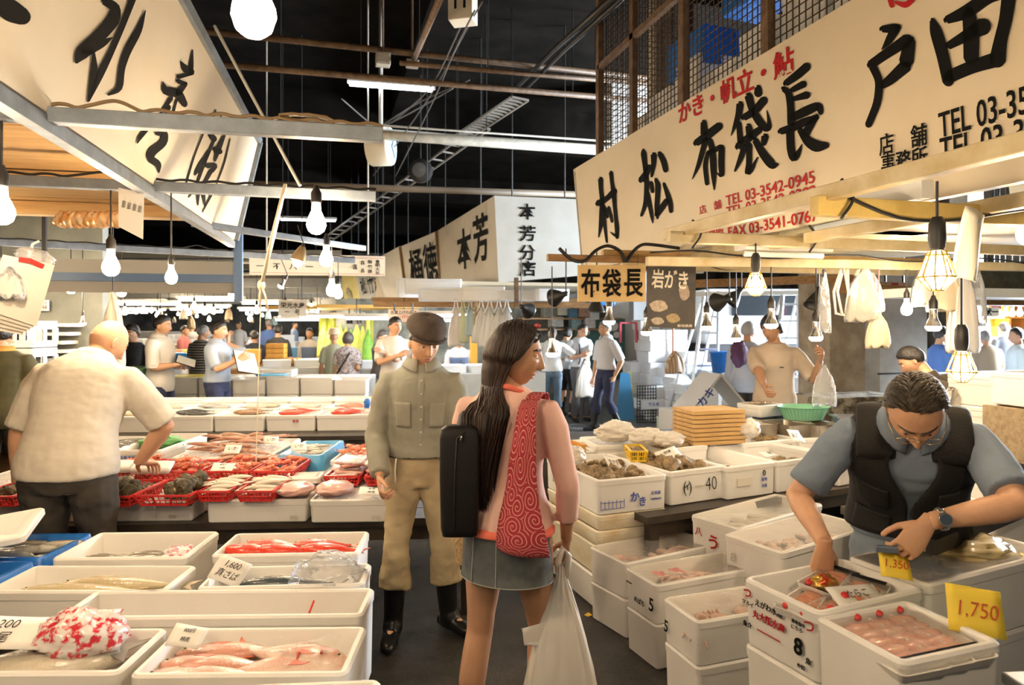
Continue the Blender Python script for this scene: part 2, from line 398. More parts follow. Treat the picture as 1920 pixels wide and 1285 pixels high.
 def leg(mb,k,off,t0=0.0,cut=1.0,wide=0.0):
  Hp,Kn,An,to,hl_=hips[k];q=[];r=[]
  st=[(0,.088*lr),(.25,.082*lr),(.5,.070*lr),(.8,.057),(1,.053),(1.2,.054),(1.45,.054),(1.75,.042),(2,.036)]
  for t,rr in st:
   if t/2<t0 or t/2>cut+1e-6:continue
   c=Hp.lerp(Kn,t)if t<=1 else Kn.lerp(An,t-1)
   if 1.1<t<1.7:c=c+Vector((0,-.008,0))*s
   q.append(c);r.append((rr+off+wide*sst(.8,2,t))*s)
  if cut<1:
   t=cut*2;c=Hp.lerp(Kn,t)if t<=1 else Kn.lerp(An,t-1);q.append(c);r.append(r[-1])
  mb.tube(q,r,14,up=(0,1,0))
 ar=1+(fat-1)*.7;af=.86 if female else 1.0
 def armt(mb,k,off,cut=2.0,wide=0.0):
  I,S,E,T=arm[k];q=[I,S];r=[(.066*ar*af+off*.3)*s,(.058*ar*af+off*.7)*s]
  for t,rr in((.2,.057),(.5,.050),(.85,.043),(1,.041),(1.2,.042),(1.5,.037),(1.8,.029),(2,.0265)):
   if t>cut+1e-6:break
   q.append(S.lerp(E,t)if t<=1 else E.lerp(T,t-1));r.append((rr*ar*af+off+wide*sst(.2,cut,t))*s)
  if cut<2 and len(q)>2:
   q.append(S.lerp(E,cut)if cut<=1 else E.lerp(T,cut-1));r.append(r[-1])
  mb.tube(q,r,14)
  # head
 hy,hp,ro=head;Rh=Matrix.Rotation(-hy,3,'Z')@Matrix.Rotation(-hp,3,'X')@Matrix.Rotation(ro,3,'Y')
 nk=tp(0,-.008,1.44);hc=nk+(trot(1.44)@Vector((0,.006,.03))+Rh@Vector((0,.022,.095)))*s
 HM=Matrix.Translation(hc)@Rh.to_4x4();hs=s*(.98 if female else 1.0)*hsc
 # body
 mb=MB()
 torso(mb,.80,1.445,-.004)
 mb.tube([tp(0,-.008,1.40),nk,nk.lerp(hc,.35)-Rh@Vector((0,.012,0))*s,hc+Rh@Vector((0,-.016,-.04))*s],[(.062*(1+(fat-1)*.5)*af)*s,(.056*af)*s,(.053*af)*s,(.05*af)*s],16)
 for k in 'rl':
  armt(mb,k,0.0);leg(mb,k,0.0)
  Hp,Kn,An,to,hl_=hips[k];fd=Vector((sin(to),cos(to),0))
  mb.tube([An+Vector((0,0,-.01))*s-fd*.03*s,An+(Vector((0,0,-.035))+fd*.06)*s,An+(Vector((0,0,-.058-hl_*.6))+fd*.15)*s],[.036*s,.036*s,.03*s],10,round_caps=True)
 me=remesh(mb,vox*s,4)
 m2=MB();head_mb(m2,HM,*((96,72),(40,30),(22,16))[lod],hs)
 for sg in(1,-1):m2.ball(HM@(Vector((sg*.0735,-.010,-.008))*hs),1,10,8,(HM.to_3x3()@Matrix.Rotation(sg*.35,3,'Z')@Matrix.Rotation(-.15,3,'X')@Matrix.Diagonal((.008*hs,.019*hs,.031*hs))))
 info={}
 for k,hm,cu,sg in(('r',hand_r,curl_r,1),('l',hand_l,curl_l,-1)):
  I,S,E,T=arm[k];fd=(T-E).normalized()
  if hm is not None:fd=(Wi.to_3x3()@Vector(hm[0])).normalized();pd=(Wi.to_3x3()@Vector(hm[1])).normalized()
  else:pd=Vector((-sg,0.15,0))
  z=-(pd-fd*pd.dot(fd)).normalized();x=fd.cross(z);Mh=Matrix(((x.x,fd.x,z.x,T.x),(x.y,fd.y,z.y,T.y),(x.z,fd.z,z.z,T.z),(0,0,0,1)))@Matrix.Translation((0,.02*s,0))
  h=MB();hand_mb(h,Mh,k,s*(.92 if female else 1.0),cu)
  if lod==0:hme=remesh(h,.0032,3,.4);bm=bmesh.new();bm.from_mesh(me);bm.from_mesh(hme);bm.to_mesh(me);bm.free()
  else:m2.add(h.v,h.f)
  info['hand_'+k]=W@Mh
 if lod==0:
  for sg in(1,-1):m2.ball(HM@(Vector((sg*.031,.0725,.0065))*hs),1,12,8,(HM.to_3x3()@Matrix.Diagonal((.0155*hs,.0135*hs,.0095*hs))))
 join(me,m2)
 body=link('body',me,skin,root)
 # face
 if face_kids and lod<2:
  for sg in(1,-1):
   e=MB();c=Vector((sg*.031,.0735,.0005));e.ball(HM@(c*hs),1,10,8,HM.to_3x3()@Matrix.Diagonal((.0125*hs,.0125*hs,.0075*hs)));e.cur=1
   e.ball(HM@((c+Vector((0,.0085,-.001)))*hs),1,8,6,HM.to_3x3()@Matrix.Diagonal((.0055*hs,.0050*hs,.0060*hs)));e.build('eye',[EYEW,IRIS],root,smooth=True)
   b=MB();q=[]
   for t in(-.022,-.011,0,.011,.020):
    d=Vector((.0,1,0));X=sg*(.031+t);Z=.0275-6*t*t-.05*max(0,t)
    dz=Z/.117;dx=X/.0735;dy=sqrt(max(.05,1-dz*dz-dx*dx));q.append(HM@((headpt(Vector((dx,dy,dz)))+Vector((0,.0008,0)))*hs))
   b.tube(q,[(.0015*hs,.0025*hs),(.0022*hs,.0045*hs),(.0022*hs,.0045*hs),(.002*hs,.0035*hs),(.001*hs,.0015*hs)],6);b.build('eyebrow',hairmat,root,smooth=True)
  l=MB()
  for zc,w,h_ in((-.0665,.022,.0042),(-.0785,.019,.0052)):
   q=[]
   for t in(-1,-.5,0,.5,1):
    X=t*w;Z=zc+(.002 if zc>-.07 else-.001)*(1-t*t)-.003*t*t*(1 if zc>-.07 else-2);dz=Z/.117;dx=X/.06;dy=sqrt(max(.05,1-dz*dz-dx*dx))
    pz=headpt(Vector((X/(.0735*(1-.3*dz*dz)),dy,dz)));q.append(HM@((Vector((X,pz.y-.0015,Z)))*hs))
   l.tube(q,[(.0012*hs,.001*hs),(.0035*hs,h_*hs),(.004*hs,h_*hs),(.0035*hs,h_*hs),(.0012*hs,.001*hs)],8)
  l.build('lips',LIP,root,smooth=True)
 if hair:
  nn=((72,54),(40,30),(22,16))[lod];hair_mb(HM,hs,hair,hairth,*nn,seed=H*100).build('hair',hairmat,root,smooth=True)
 def wrinkle(me_,amp,z_s=1.0):
  if lod>1 or not amp:return me_
  return jitter(me_,lambda c:amp*(noise.fractal(Vector((c.x*9,c.y*9,c.z*15*z_s)),.8,2.1,3)*.8+.5*noise.noise(Vector((c.x*5+c.z*14,c.y*6,c.z*6-c.x*10)))))
 if bottom is not None:
  mb=MB();torso(mb,.80,1.00 if top else 1.0,.008)
  for k in 'rl':leg(mb,k,.014,0,legs,legw)
  link('trousers',wrinkle(remesh(mb,cvox*s,3),wr*1.4),bottom,root)
 if top is not None:
  mb=MB();torso(mb,hem,1.44,topoff,flare=.006)
  for k in 'rl':armt(mb,k,topoff*.8,sleeve*2 if sleeve<1 else 1.96,cuff if sleeve<.9 else.006)
  link('shirt',wrinkle(remesh(mb,cvox*s,3),wr),top,root)
 if collar is not None:
  mb=MB();n=20;rs=[]
  for(zz,r_,dy)in((1.430,.088,0),(1.470,.074,0),(1.475,.081,0),(1.440,.104,.010),(1.430,.107,.010)):
   ringp=[]
   for j in range(n+1):
    a=pi/2+.22+(2*pi-.44)*j/n;dr=-.030*exp(-((abs(j/n-.5)-.5)/.10)**2)*(1 if r_>.095 else.25)
    ringp.append(tp(cos(a)*r_*(1+(fat-1)*.5)*af,-.008+dy*max(0,sin(a))+sin(a)*r_*.95*af,zz+dr))
   rs.append(ringp)
  mb.rings(rs,False,False,closed=False);mb.build('collar',collar,root,smooth=True,solid=.003)
 for mt,nm,h0 in((boots,'boot',.40),(shoes,'shoe',.10)):
  if mt is None:continue
  for k in 'rl':
   Hp,Kn,An,to,hl_=hips[k];fd=Vector((sin(to),cos(to),0));m_=MB();upv=(Kn-An).normalized();th=-atan2(hl_,.2)if hl_ else 0
   if h0>.2:m_.tube([An+Vector((0,0,-.05))*s,An,An+upv*.12*s,An+upv*.26*s,An+upv*.30*s],[.050*s,.050*s,.054*s,.060*s,.060*s],14)
   dn=Vector((0,0,-1))
   if h0>.2:m_.ball(An+(fd*.018+Vector((0,0,-.012)))*s,.056*s,14,10)
   m_.tube([An+(dn*.048-fd*.052)*s,An+(dn*.040-fd*.02)*s,An+(dn*.042+fd*.05)*s,An+(dn*(.050+hl_*.5)+fd*.12)*s,An+(dn*(.054+hl_*.75)+fd*.175)*s],[(.032*s,.034*s),(.040*s,.044*s),(.044*s,.042*s),(.047*s,.033*s),(.038*s,.028*s)],14,up=(0,0,1),round_caps=True)
   mm=remesh(m_,cvox*s*.9,3)
   lo=(An.z-(.085)*s)if not hl_ else-1
   for v in mm.vertices:
    if v.co.z<lo+.004:v.co.z=lo+.004 if lo>-.5 else v.co.z
   link(nm,mm,mt,root)
 info.update(root=root,W=W,tp=tp,interp=interp,HM=HM,hs=hs,s=s,arm=arm,hips=hips,fat=fat,trot=trot,ring=ring,body=body)
 return info
def shell(P,name,material,z0,z1,a0,a1,off,thick=.004,n=28,m=14,gap=None,flare=0.0):
 """a garment panel wrapped round the torso; gap(z) opens it at the front"""
 mb=MB()
 def fn(u,v):
  z=z0+(z1-z0)*v;hw,hd,yo=P['interp'](z);g=gap(z)if gap else 0
  a=a0+g+(a1-a0-2*g)*u
  o=off+flare*(1-v)
  return P['tp'](cos(a)*(hw*P['fat']+o),yo+sin(a)*(hd*P['fat']+o),z)
 mb.grid(fn,n,m);return mb.build(name,material,P['root'],smooth=True,solid=thick)
 # ================================================================ the hall
FLOOR=mat('wet_asphalt',(.062,.052,.040),.22,col2=(.018,.015,.012),vscale=3.0,bump=.8,bscale=120,spec=.6)
CEIL=mat('dark_concrete',(.011,.009,.007),.95,col2=(.004,.0035,.003),vscale=1.5,spec=.05)  # near-black tone with darker mottling for ceiling and beams
CONC=mat('grey_concrete',(.42,.35,.26),.8,col2=(.19,.14,.09),vscale=3.5,bump=.3,bscale=12,thr=(.3,.62))
STEELB=mat('painted_steel_grey_blue',(.19,.22,.26),.45,var=.3,vscale=12)
BLUE=mat('blue_paint',(.09,.17,.33),.45,var=.15)
RUST=mat('rusty_pipe',(.20,.12,.06),.6,col2=(.10,.055,.03),vscale=14)
GALV=mat('pale_pipe',(.50,.46,.38),.5,var=.25,vscale=10)
DARKM=mat('dark_metal',(.022,.021,.020),.45);CABLE=mat('black_cable',(.012,.011,.011),.5)
PLY=mat('plywood_boards',(.62,.40,.17),.6,col2=(.50,.30,.12),vscale=4,stretch=(.6,6,6))
PINE=mat('pine_timber',(.60,.38,.15),.6,col2=(.42,.24,.08),vscale=5,stretch=(1,8,8))
CREAMW=mat('cream_painted_timber',(.66,.56,.36),.55,col2=(.50,.38,.18),vscale=6)
BROWNW=mat('brown_timber',(.34,.19,.07),.6,col2=(.22,.11,.04),vscale=8,stretch=(1,6,6))
DARKW=mat('wet_dark_timber',(.055,.042,.03),.4,col2=(.03,.022,.016),vscale=6)
SIGNW=mat('aged_white_sign',(.80,.73,.60),.5,col2=(.70,.61,.46),vscale=1.2,thr=(.25,.75))
SIGNY=mat('aged_cream_sign',(.72,.62,.45),.5,col2=(.64,.52,.35),vscale=1.4,thr=(.25,.75))
SIGNC=mat('cool_white_sign',(.62,.62,.58),.6,col2=(.54,.53,.48),vscale=1.5)
INK=mat('black_sign_paint',(.006,.006,.0055),.85,spec=.15);INKR=mat('red_sign_paint',(.42,.012,.016),.6,spec=.2);INKB=mat('blue_print',(.06,.10,.42),.5)
WHITEP=mat('white_paint',(.78,.76,.70),.5,var=.1)
TUBE=mat('tube_light_glow',(1,1,1),.3,emit=14,ecol=(.85,.92,1.0));TUBEW=mat('tube_light_glow_warm',(1,1,1),.3,emit=12,ecol=(1.0,.95,.72))
def struct(mb,name,material,label=None,**kw):return mb.build(name,material,label=label,kind='structure',**kw)
b=MB();b.box((2,20,-.05),(34,52,.1));struct(b,'floor',FLOOR,'dark wet asphalt market floor')
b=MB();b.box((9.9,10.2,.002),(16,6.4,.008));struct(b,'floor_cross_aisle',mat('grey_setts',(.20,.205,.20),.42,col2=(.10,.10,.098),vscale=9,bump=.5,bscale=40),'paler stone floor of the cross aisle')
b=MB();b.box((2,20,6.35),(34,52,.1));struct(b,'ceiling',CEIL,'dark ceiling of the hall')
WALLD=mat('dim_far_wall',(.30,.27,.22),.9,col2=(.06,.055,.05),vscale=.8)
b=MB();b.box((2,45.9,3.15),(34,.2,6.3));struct(b,'wall_far',WALLD)
b=MB();b.box((-14.9,20,3.15),(.2,52,6.3));struct(b,'wall_left',WALLD)
b=MB();b.box((18.9,20,3.15),(.2,52,6.3));struct(b,'wall_right',WALLD)
b=MB();b.box((2,-5.9,3.15),(34,.2,6.3));struct(b,'wall_back',WALLD)
for i,(y,h)in enumerate(((7.8,.75),(14.5,.8),(22,.8),(30,.8))):
 b=MB();b.box((2,y,6.3-h/2),(33.6,.7,h));struct(b,'ceiling_beam',CEIL)
for i,x in enumerate((-5.5,1.6,9)):
 b=MB();b.box((x,20,6.05),(.45,51,.5));struct(b,'ceiling_beam',CEIL)
 # concrete pillars
def pillar(px,d,w,dp,label,m=CONC):
 p=pt(px,608,d);b=MB();b.box((0,0,3.15),(w,dp,6.3));return struct(b,'pillar',m,label,loc=(p.x,p.y,0))
pillar(1558,7.6,.46,.5,'stained concrete pillar behind the right-hand stall')
pillar(1668,7.9,.66,.4,'pale concrete pillar with a horizontal groove beside the stained one',mat('pale_concrete',(.50,.48,.44),.75,col2=(.33,.30,.26),vscale=2.5,bump=.15,bscale=10))
b=MB();p=pt(1668,700,7.55);b.box((0,0,0),(.40,.012,.02));b.build('wall_strip',DARKM,None,p-FWD*.06,-YAW*0,label='thin dark rail across the pale concrete pillar',cat='rail')
pillar(1812,12,.35,.35,'grey pillar at the far right of the cross aisle')
pillar(1200,13.45,1.35,.3,'white-painted pier behind the stacked boxes',WHITEP)
b=MB();b.box((0,0,0),(3.0,.12,1.6));b.build('wall_partition',mat('grey_partition',(.26,.27,.24),.7,var=.3,vscale=2),None,pt(30,548,7.2)+Vector((-.55,0,0)),-.2,kind='structure',label='grey metal partition at the left edge')
# ---------------------------------------------------------------- pipes, ducts and conduits under the ceiling
def pipe(name,px,r,m,label,cat='pipe',n=10,drops=()):
 """px: (x, y, depth) along the run"""
 pts=[pt(*q)for q in px];b=MB();b.tube(pts,r,n);t=thing(name,label,cat,pts[0]);o=b.build('run',m,t,smooth=True)
 o.matrix_parent_inverse=Matrix.Translation(-pts[0])
 for(f,top)in drops:
  q=pts[0].lerp(pts[-1],f);b=MB();b.tube([q,(q.x,q.y,top)],.008,6);h=b.build('hanger',DARKM,t);h.matrix_parent_inverse=Matrix.Translation(-pts[0])
 return t
pipe('white_pipe',[(380,228,8.6),(1200,287,10.6)],.075,GALV,'thick pale pipe running across the hall behind the round clock',drops=((.15,6.3),(.6,6.3),(.9,6.3)))
pipe('ceiling_pipe',[(380,118,7.0),(1300,197,9.2)],.035,RUST,'long rusty pipe crossing just under the strip light',drops=((.3,6.3),(.7,6.3)))
pipe('ceiling_pipe',[(380,58,7.0),(1260,152,9.0)],.035,RUST,'rusty pipe above the strip light, with junction boxes',drops=((.4,6.3),(.8,6.3)))
pipe('ceiling_pipe',[(750,118,7.6),(1240,160,9.0)],.028,RUST,'short thin rusty pipe between the two long rusty pipes',drops=((.3,6.3),))
pipe('thin_pipe',[(380,212,8.5),(1180,268,10.5)],.014,GALV,'thin pale pipe just above the thick pale one')
pipe('conduit',[(1150,-6,5.5),(1040,92,7.5),(965,168,9.2)],.028,DARKM,'black conduit slanting across the ceiling, upper of the pair')
pipe('conduit',[(1165,-2,5.5),(1056,96,7.5),(980,172,9.2)],.024,DARKM,'black conduit slanting across the ceiling, lower of the pair')
pipe('slanting_pipe',[(826,-6,5.2),(776,112,7.8)],.03,RUST,'rusty pipe dropping to a small junction box')
pipe('wall_pipe',[(470,345,9.6),(1085,365,11.2)],.05,mat('brown_duct',(.16,.12,.08),.6),'brown trunking above the white shop sign with vertical lettering',drops=((.5,6.3),))
for(a,b_,lab)in(((975,185,9.2),(845,272,11),'cable tray nearer the strip light'),((905,240,10.6),(600,460,17),'long cable tray running away over the left aisle')):
 A=pt(*a);B=pt(*b_);t=thing('cable_tray','ladder-like '+lab,'cable tray',A);s=(B-A).cross(Vector((0,0,1))).normalized()*.13;b=MB()
 b.bar(A+s,B+s,.03);b.bar(A-s,B-s,.03);n=22
 for i in range(n):q=A.lerp(B,i/(n-1));b.bar(q+s,q-s,.025)
 o=b.build('rails',mat('tray_steel',(.20,.18,.15),.5),t);o.matrix_parent_inverse=Matrix.Translation(-A)
 for f in(.1,.5,.9):q=A.lerp(B,f);b=MB();b.bar(q,(q.x,q.y,6.3),.018);o=b.build('hanger',DARKM,t);o.matrix_parent_inverse=Matrix.Translation(-A)
 # boxes of the old wiring, loudspeakers
def jbox(px,py,d,w,h,label,m=GALV):
 p=pt(px,py,d);t=thing('junction_box',label,'junction box',p);b=MB();b.box((0,0,0),(w,w*.8,h));b.build('case',m,t,bevel=.01)
 b=MB();b.tube([(0,0,h/2),(0,0,6.3-p.z)],.014,6);b.build('drop_pipe',RUST,t);b=MB();b.box((0,-w*.4-.004,0),(w*.7,.01,h*.7));b.build('cover',GALV,t)
jbox(718,112,7.6,.16,.14,'rusty junction box above the strip light');jbox(773,120,7.8,.14,.08,'pale junction box at the foot of the slanting pipe')
p=pt(868,18,6.6);t=thing('hanging_number_box','square pale box hanging from the ceiling with the mark 11','sign box',p,-.5)
b=MB();b.box((0,0,0),(.24,.20,.26));b.build('case',SIGNW,t,bevel=.008);text('lettering','1',.2,frame((-.045,-.102,.03),(1,0,0),(0,0,1)),INK,t,bold=.01);text('lettering','1',.2,frame((.045,-.102,.03),(1,0,0),(0,0,1)),INK,t,bold=.01)
b=MB();b.tube([(0,0,.13),(0,0,6.3-p.z)],.012,6);b.build('hanger',DARKM,t)
p=pt(790,322,11.5);t=thing('ceiling_speaker','round dark loudspeaker behind the clock','loudspeaker',p,-.4);b=MB();b.lathe([(.20,0),(.20,.1),(.15,.14)],20,Matrix.Rotation(pi/2,4,'X'));b.build('drum',DARKM,t,smooth=True,angle=40)
b=MB();b.lathe([(.12,.14),(.02,.16)],20,Matrix.Rotation(pi/2,4,'X'));b.build('cone',mat('grey_cone',(.12,.12,.11),.6),t);b=MB();b.tube([(0,-.05,.18),(0,-.05,6.3-p.z)],.015,6);b.build('hanger',DARKM,t)
# round double clock on its pole
p=pt(714,275,9.6);t=thing('hanging_clock','round double-sided clock hanging on a white pole','clock',p,1.15)
b=MB();b.lathe([(.26,-.15),(.27,-.13),(.27,.13),(.26,.15)],32,Matrix.Rotation(pi/2,4,'X'));b.build('drum',mat('clock_enamel',(.78,.72,.58),.4,col2=(.45,.25,.10),vscale=3,thr=(.2,.42)),t,smooth=True,angle=40)
for sg in(1,-1):
 f=MB();f.lathe([(.24,0),(.24,.006)],32,Matrix.Translation((0,sg*.15,0))@Matrix.Rotation(pi/2*-sg,4,'X'));fo=f.build('clock_face',mat('clock_face',(.45,.62,.66),.25),t)
 for a,l in((.6,.13),(2.4,.19)):h=MB();h.bar((0,sg*.160,0),(sin(a)*l,sg*.160,cos(a)*l),.012,.004);h.build('clock_hand',INK,fo)
b=MB();b.tube([(0,0,.27),(0,0,6.3-p.z)],.03,10);b.build('pole',WHITEP,t,smooth=True)
# strip lights under the ceiling
def strip(px,py,d,L,ang,label,tubes=1,top=6.3,m=None,group=None,two=False):
 p=pt(px,py,d);t=thing('strip_light',label,'strip light',p,ang,group)
 b=MB();b.box((0,0,.045),(L,.12,.05));b.build('fitting',WHITEP,t)
 for k in range(tubes):
  b=MB();b.tube([(-L/2+.03,(k-(tubes-1)/2)*.07,0),(L/2-.03,(k-(tubes-1)/2)*.07,0)],.019,10);b.build('tube',m or TUBE,t,smooth=True)
 if top:
  for sx in(-.35,.35):b=MB();b.tube([(sx*L,0,.07),(sx*L,0,top-p.z)],.006,6);b.build('hanger',DARKM,t)
 return t
strip(735,163,9.6,1.22,-.05,'lit fluorescent strip light high under the ceiling, right of the left sign',2)
strip(578,413,15.5,1.25,-.1,'lit fluorescent strip light far off behind the hanging bulb',1)
# ================================================================ shop signs
CROPS={3:(1060,250,5.586),4:(1260,40,4.431),5:(1580,0,3.894),6:(1260,300,5.84),0:(0,0,2.989),7:(1000,420,6.0)}
def brush(name,strokes,crop,p0,n,material,parent,off=.006,k=1.0):
 """brush strokes painted on the plane (p0, n): each stroke a run of (x, y, width)"""
 ox,oy,sc=CROPS[crop];b=MB();q0=p0-n*0+n*off
 def P(x,y):return onplane(ox+x/sc,oy+y/sc,q0,n)
 for st in strokes:
 # rounded resample
  pts=[]
  for i in range(len(st)-1):
   for t in(0,.25,.5,.75):pts.append([st[i][j]+(st[i+1][j]-st[i][j])*t for j in range(3)])
  pts.append(list(st[-1]))
  for _ in range(2):
   pts=[pts[0]]+[[(pts[i-1][j]+2*pts[i][j]+pts[i+1][j])/4 for j in range(3)]for i in range(1,len(pts)-1)]+[pts[-1]]
  L=[];R=[]
  for i,(x,y,w)in enumerate(pts):
   a=pts[max(0,i-1)];c=pts[min(len(pts)-1,i+1)];dx,dy=c[0]-a[0],c[1]-a[1];l=sqrt(dx*dx+dy*dy)or 1;w=w*k
   L.append((x-dy/l*w/2,y+dx/l*w/2));R.append((x+dy/l*w/2,y-dx/l*w/2))
  def cap(p,c,w,sg):
   dx,dy=p[0]-c[0],p[1]-c[1];l=sqrt(dx*dx+dy*dy)or 1;a0=atan2(dy,dx)
   return[(p[0]+cos(a0+t)*w*k/2*.9,p[1]+sin(a0+t)*w*k/2*.9)for t in(-.9,-.45,0,.45,.9)]
  i0=len(b.v)
  for(x,y)in L:b.v.append(tuple(P(x,y)))
  for(x,y)in R:b.v.append(tuple(P(x,y)))
  m=len(pts)
  for i in range(m-1):b.face(i0+i,i0+i+1,i0+m+i+1,i0+m+i)
  for e,o in((0,1),(m-1,m-2)):
   cp=cap(pts[e],pts[o],pts[e][2],1);j0=len(b.v)
   for(x,y)in cp:b.v.append(tuple(P(x,y)))
   b.face(*([j0+i for i in range(5)]+[i0+(e),i0+m+e]))
 o=b.build(name,material,parent);o.matrix_parent_inverse=Matrix.Translation(-parent.location);return o
def text_px(s,a,c,h,p0,n,material,parent,off=.006,bold=.012,upv=None,shear=0.0):
 """one line of lettering between two image points of its centre line, h metres tall, lying on the sign plane"""
 q=p0+n*off;A=onplane(*a,q,n);B=onplane(*c,q,n);me=text_mesh(s,1.0,bold=bold,shear=shear)
 xs=[v.co.x for v in me.vertices];ys=[v.co.y for v in me.vertices];w=max(xs)-min(xs);hh=max(ys)-min(ys);cx,cy=(max(xs)+min(xs))/2,(max(ys)+min(ys))/2
 x=(B-A);L=x.length;x.normalize();z=n.normalized();y=z.cross(x)
 sx,sy=L/w,h/hh;mid=(A+B)/2
 me=me.copy();me.materials.clear();me.materials.append(material)
 for v in me.vertices:v.co=mid+x*((v.co.x-cx)*sx)+y*((v.co.y-cy)*sy)+z*(v.co.z)
 o=link('lettering',me,None,parent);o.matrix_parent_inverse=Matrix.Translation(-parent.location);return o
def panel(name,corners,thick,material,parent,inward):
 """slab with front face on the four corners"""
 c=[Vector(q)for q in corners];k=Vector(inward)*thick;b=MB();b.add(c+[q+k for q in c],[(0,1,2,3),(7,6,5,4),(0,4,5,1),(1,5,6,2),(2,6,7,3),(3,7,4,0)])
 bm=bmesh.new();me=b.mesh(name);bm.from_mesh(me);bmesh.ops.recalc_face_normals(bm,faces=bm.faces);bm.to_mesh(me);bm.free()
 o=link(name,me,material,parent);o.matrix_parent_inverse=Matrix.Translation(-parent.location);return o
 # ---- the long sign over the right-hand stall
RB=onx(1088,475,2.60);RT=ony(1075,318,RB.y);RB=ony(1091,508,RB.y);ry0=0.7
RN=(Vector((0,-1,0)).cross(RT-RB)).normalized();RN=RN if RN.x<0 else-RN
t=thing('shop_sign','long cream shop sign with big black characters and red telephone lines over the right stall','shop sign',(RB.x,RB.y,RB.z));signR=t
panel('board',[RB,Vector((RB.x,ry0,RB.z)),Vector((RT.x,ry0,RT.z)),RT],.05,SIGNY,t,(1,0,0))
panel('end_board',[RB+Vector((0,.001,0)),RT+Vector((0,.001,0)),RT+Vector((1.4,.001,0)),RB+Vector((1.4,.001,0))],.05,SIGNW,t,(0,-1,0))
S={}
S['mura']=(3,[[(368,480,46),(372,600,38),(388,700,42),(380,800,42),(374,950,42),(348,1088,10)],[(345,735,62),(430,690,46),(512,608,58)],[(402,770,34),(410,950,34),(433,1140,18)],[(477,412,38),(487,520,32),(506,620,46),(515,750,36),(530,900,34),(540,1000,42),(540,1095,26)],[(545,1080,30),(505,1062,24),(470,1035,6)],[(452,775,26),(472,850,30),(488,925,26)],[(425,790,22),(440,880,24)]])
S['matsu']=(3,[[(815,170,22),(818,210,54),(832,320,44),(850,480,42),(850,600,44),(840,740,40),(795,862,24)],[(795,490,60),(840,435,60),(878,350,46)],[(862,620,30),(880,740,40),(905,870,34),(913,940,8)],[(895,520,38),(912,610,34)],[(925,228,56),(925,320,44),(903,450,22)],[(985,212,42),(1030,290,56),(1050,388,48)],[(945,482,28),(970,540,52),(965,650,44),(955,800,44),(964,890,20)],[(958,850,50),(1000,790,56),(1062,705,50)],[(1030,528,26),(1070,640,44),(1100,740,48),(1105,820,34)]])
S['nuno']=(4,[[(262,840,42),(268,930,56)],[(200,1012,50),(290,950,62),(392,870,58)],[(280,980,42),(250,1090,38),(215,1210,30),(167,1311,5)],[(300,1085,26),(272,1190,36),(290,1350,30)],[(315,990,40),(338,1080,46),(345,1250,48),(350,1398,10)],[(300,1095,36),(405,1045,40)],[(412,1050,44),(408,1200,46),(416,1290,34),(372,1262,10)]])
S['fukuro']=(4,[[(565,690,52),(555,770,46),(525,860,32),(490,950,5)],[(555,850,38),(568,1000,44)],[(598,800,50),(690,745,56),(762,655,58)],[(635,622,58),(660,720,52),(720,830,60),(785,900,52),(812,870,34),(788,740,6)],[(715,552,46),(715,600,60)],[(635,872,46),(650,960,56)],[(548,1042,52),(660,950,60),(728,900,48)],[(602,1040,42),(570,1140,40),(522,1244,14)],[(640,1030,44),(640,1190,42),(622,1268,40),(660,1230,36),(710,1130,8)],[(690,990,44),(760,1110,62),(835,1200,70),(872,1190,24)],[(772,960,54),(762,1015,40)]])
S['naga']=(4,[[(945,515,46),(1050,440,62),(1120,375,60)],[(925,560,40),(970,590,52),(985,700,52),(990,850,56)],[(1000,570,40),(1092,522,52)],[(1010,645,36),(1120,612,56)],[(1010,795,60),(1120,742,70),(1222,695,58),(1236,760,36)],[(902,915,48),(1000,885,60),(1100,835,60),(1200,800,40)],[(1195,790,44),(1110,930,60)],[(980,920,56),(985,1060,58),(1008,1150,56),(1050,1095,38),(1080,1020,5)],[(1060,900,42),(1130,1000,72),(1200,1042,90),(1282,1030,46)]])
S['to']=(5,[[(290,212,44),(370,208,62),(402,200,46)],[(385,210,62),(335,300,48),(285,362,6)],[(205,472,56),(330,384,62),(470,292,78)],[(490,300,72),(465,445,92)],[(460,480,80),(340,590,62),(290,622,48)],[(220,490,50),(270,590,50),(255,750,50),(188,910,44)]])
S['da']=(5,[[(655,148,34),(680,225,82),(730,400,78),(772,592,76)],[(772,562,80),(950,485,82),(1130,432,96)],[(762,145,52),(900,92,88),(1060,-25,80),(1200,-60,80)],[(1215,-40,92),(1190,150,82),(1150,300,82),(1130,440,104)],[(772,335,50),(900,262,72),(1025,192,110)],[(920,90,82),(940,250,104),(938,425,96)]])
for k_,(cr,st)in S.items():brush('character',st,cr,RB,RN,INK,t,k=1.17)
brush('character',[[(345,-10,40),(360,40,40)],[(385,15,20),(460,42,50),(512,-5,34)]],5,RB,RN,INKR,t)
text_px('かき・帆立・鮎',(1272,215),(1488,108),.155,RB,RN,INKR,t,bold=.022)
text_px('TEL 03-3542-0945',(1361,377),(1527,331),.068,RB,RN,INKR,t,bold=.010)
text_px('TEL 03-3542-0382',(1362,398),(1530,358),.068,RB,RN,INKR,t,bold=.010)
text_px('FAX 03-3541-0767',(1365,436),(1533,403),.068,RB,RN,INKR,t,bold=.010)
text_px('店　舗',(1311,395),(1352,382),.060,RB,RN,INKR,t,bold=.012);text_px('事務所',(1313,420),(1354,408),.060,RB,RN,INKR,t,bold=.012);text_px('事務所',(1315,443),(1356,432),.060,RB,RN,INKR,t,bold=.012)
text_px('TEL 03-3541-2',(1760,236),(2020,158),.108,RB,RN,INK,t,bold=.012);text_px('TEL 03-3541',(1762,283),(1990,232),.108,RB,RN,INK,t,bold=.012)
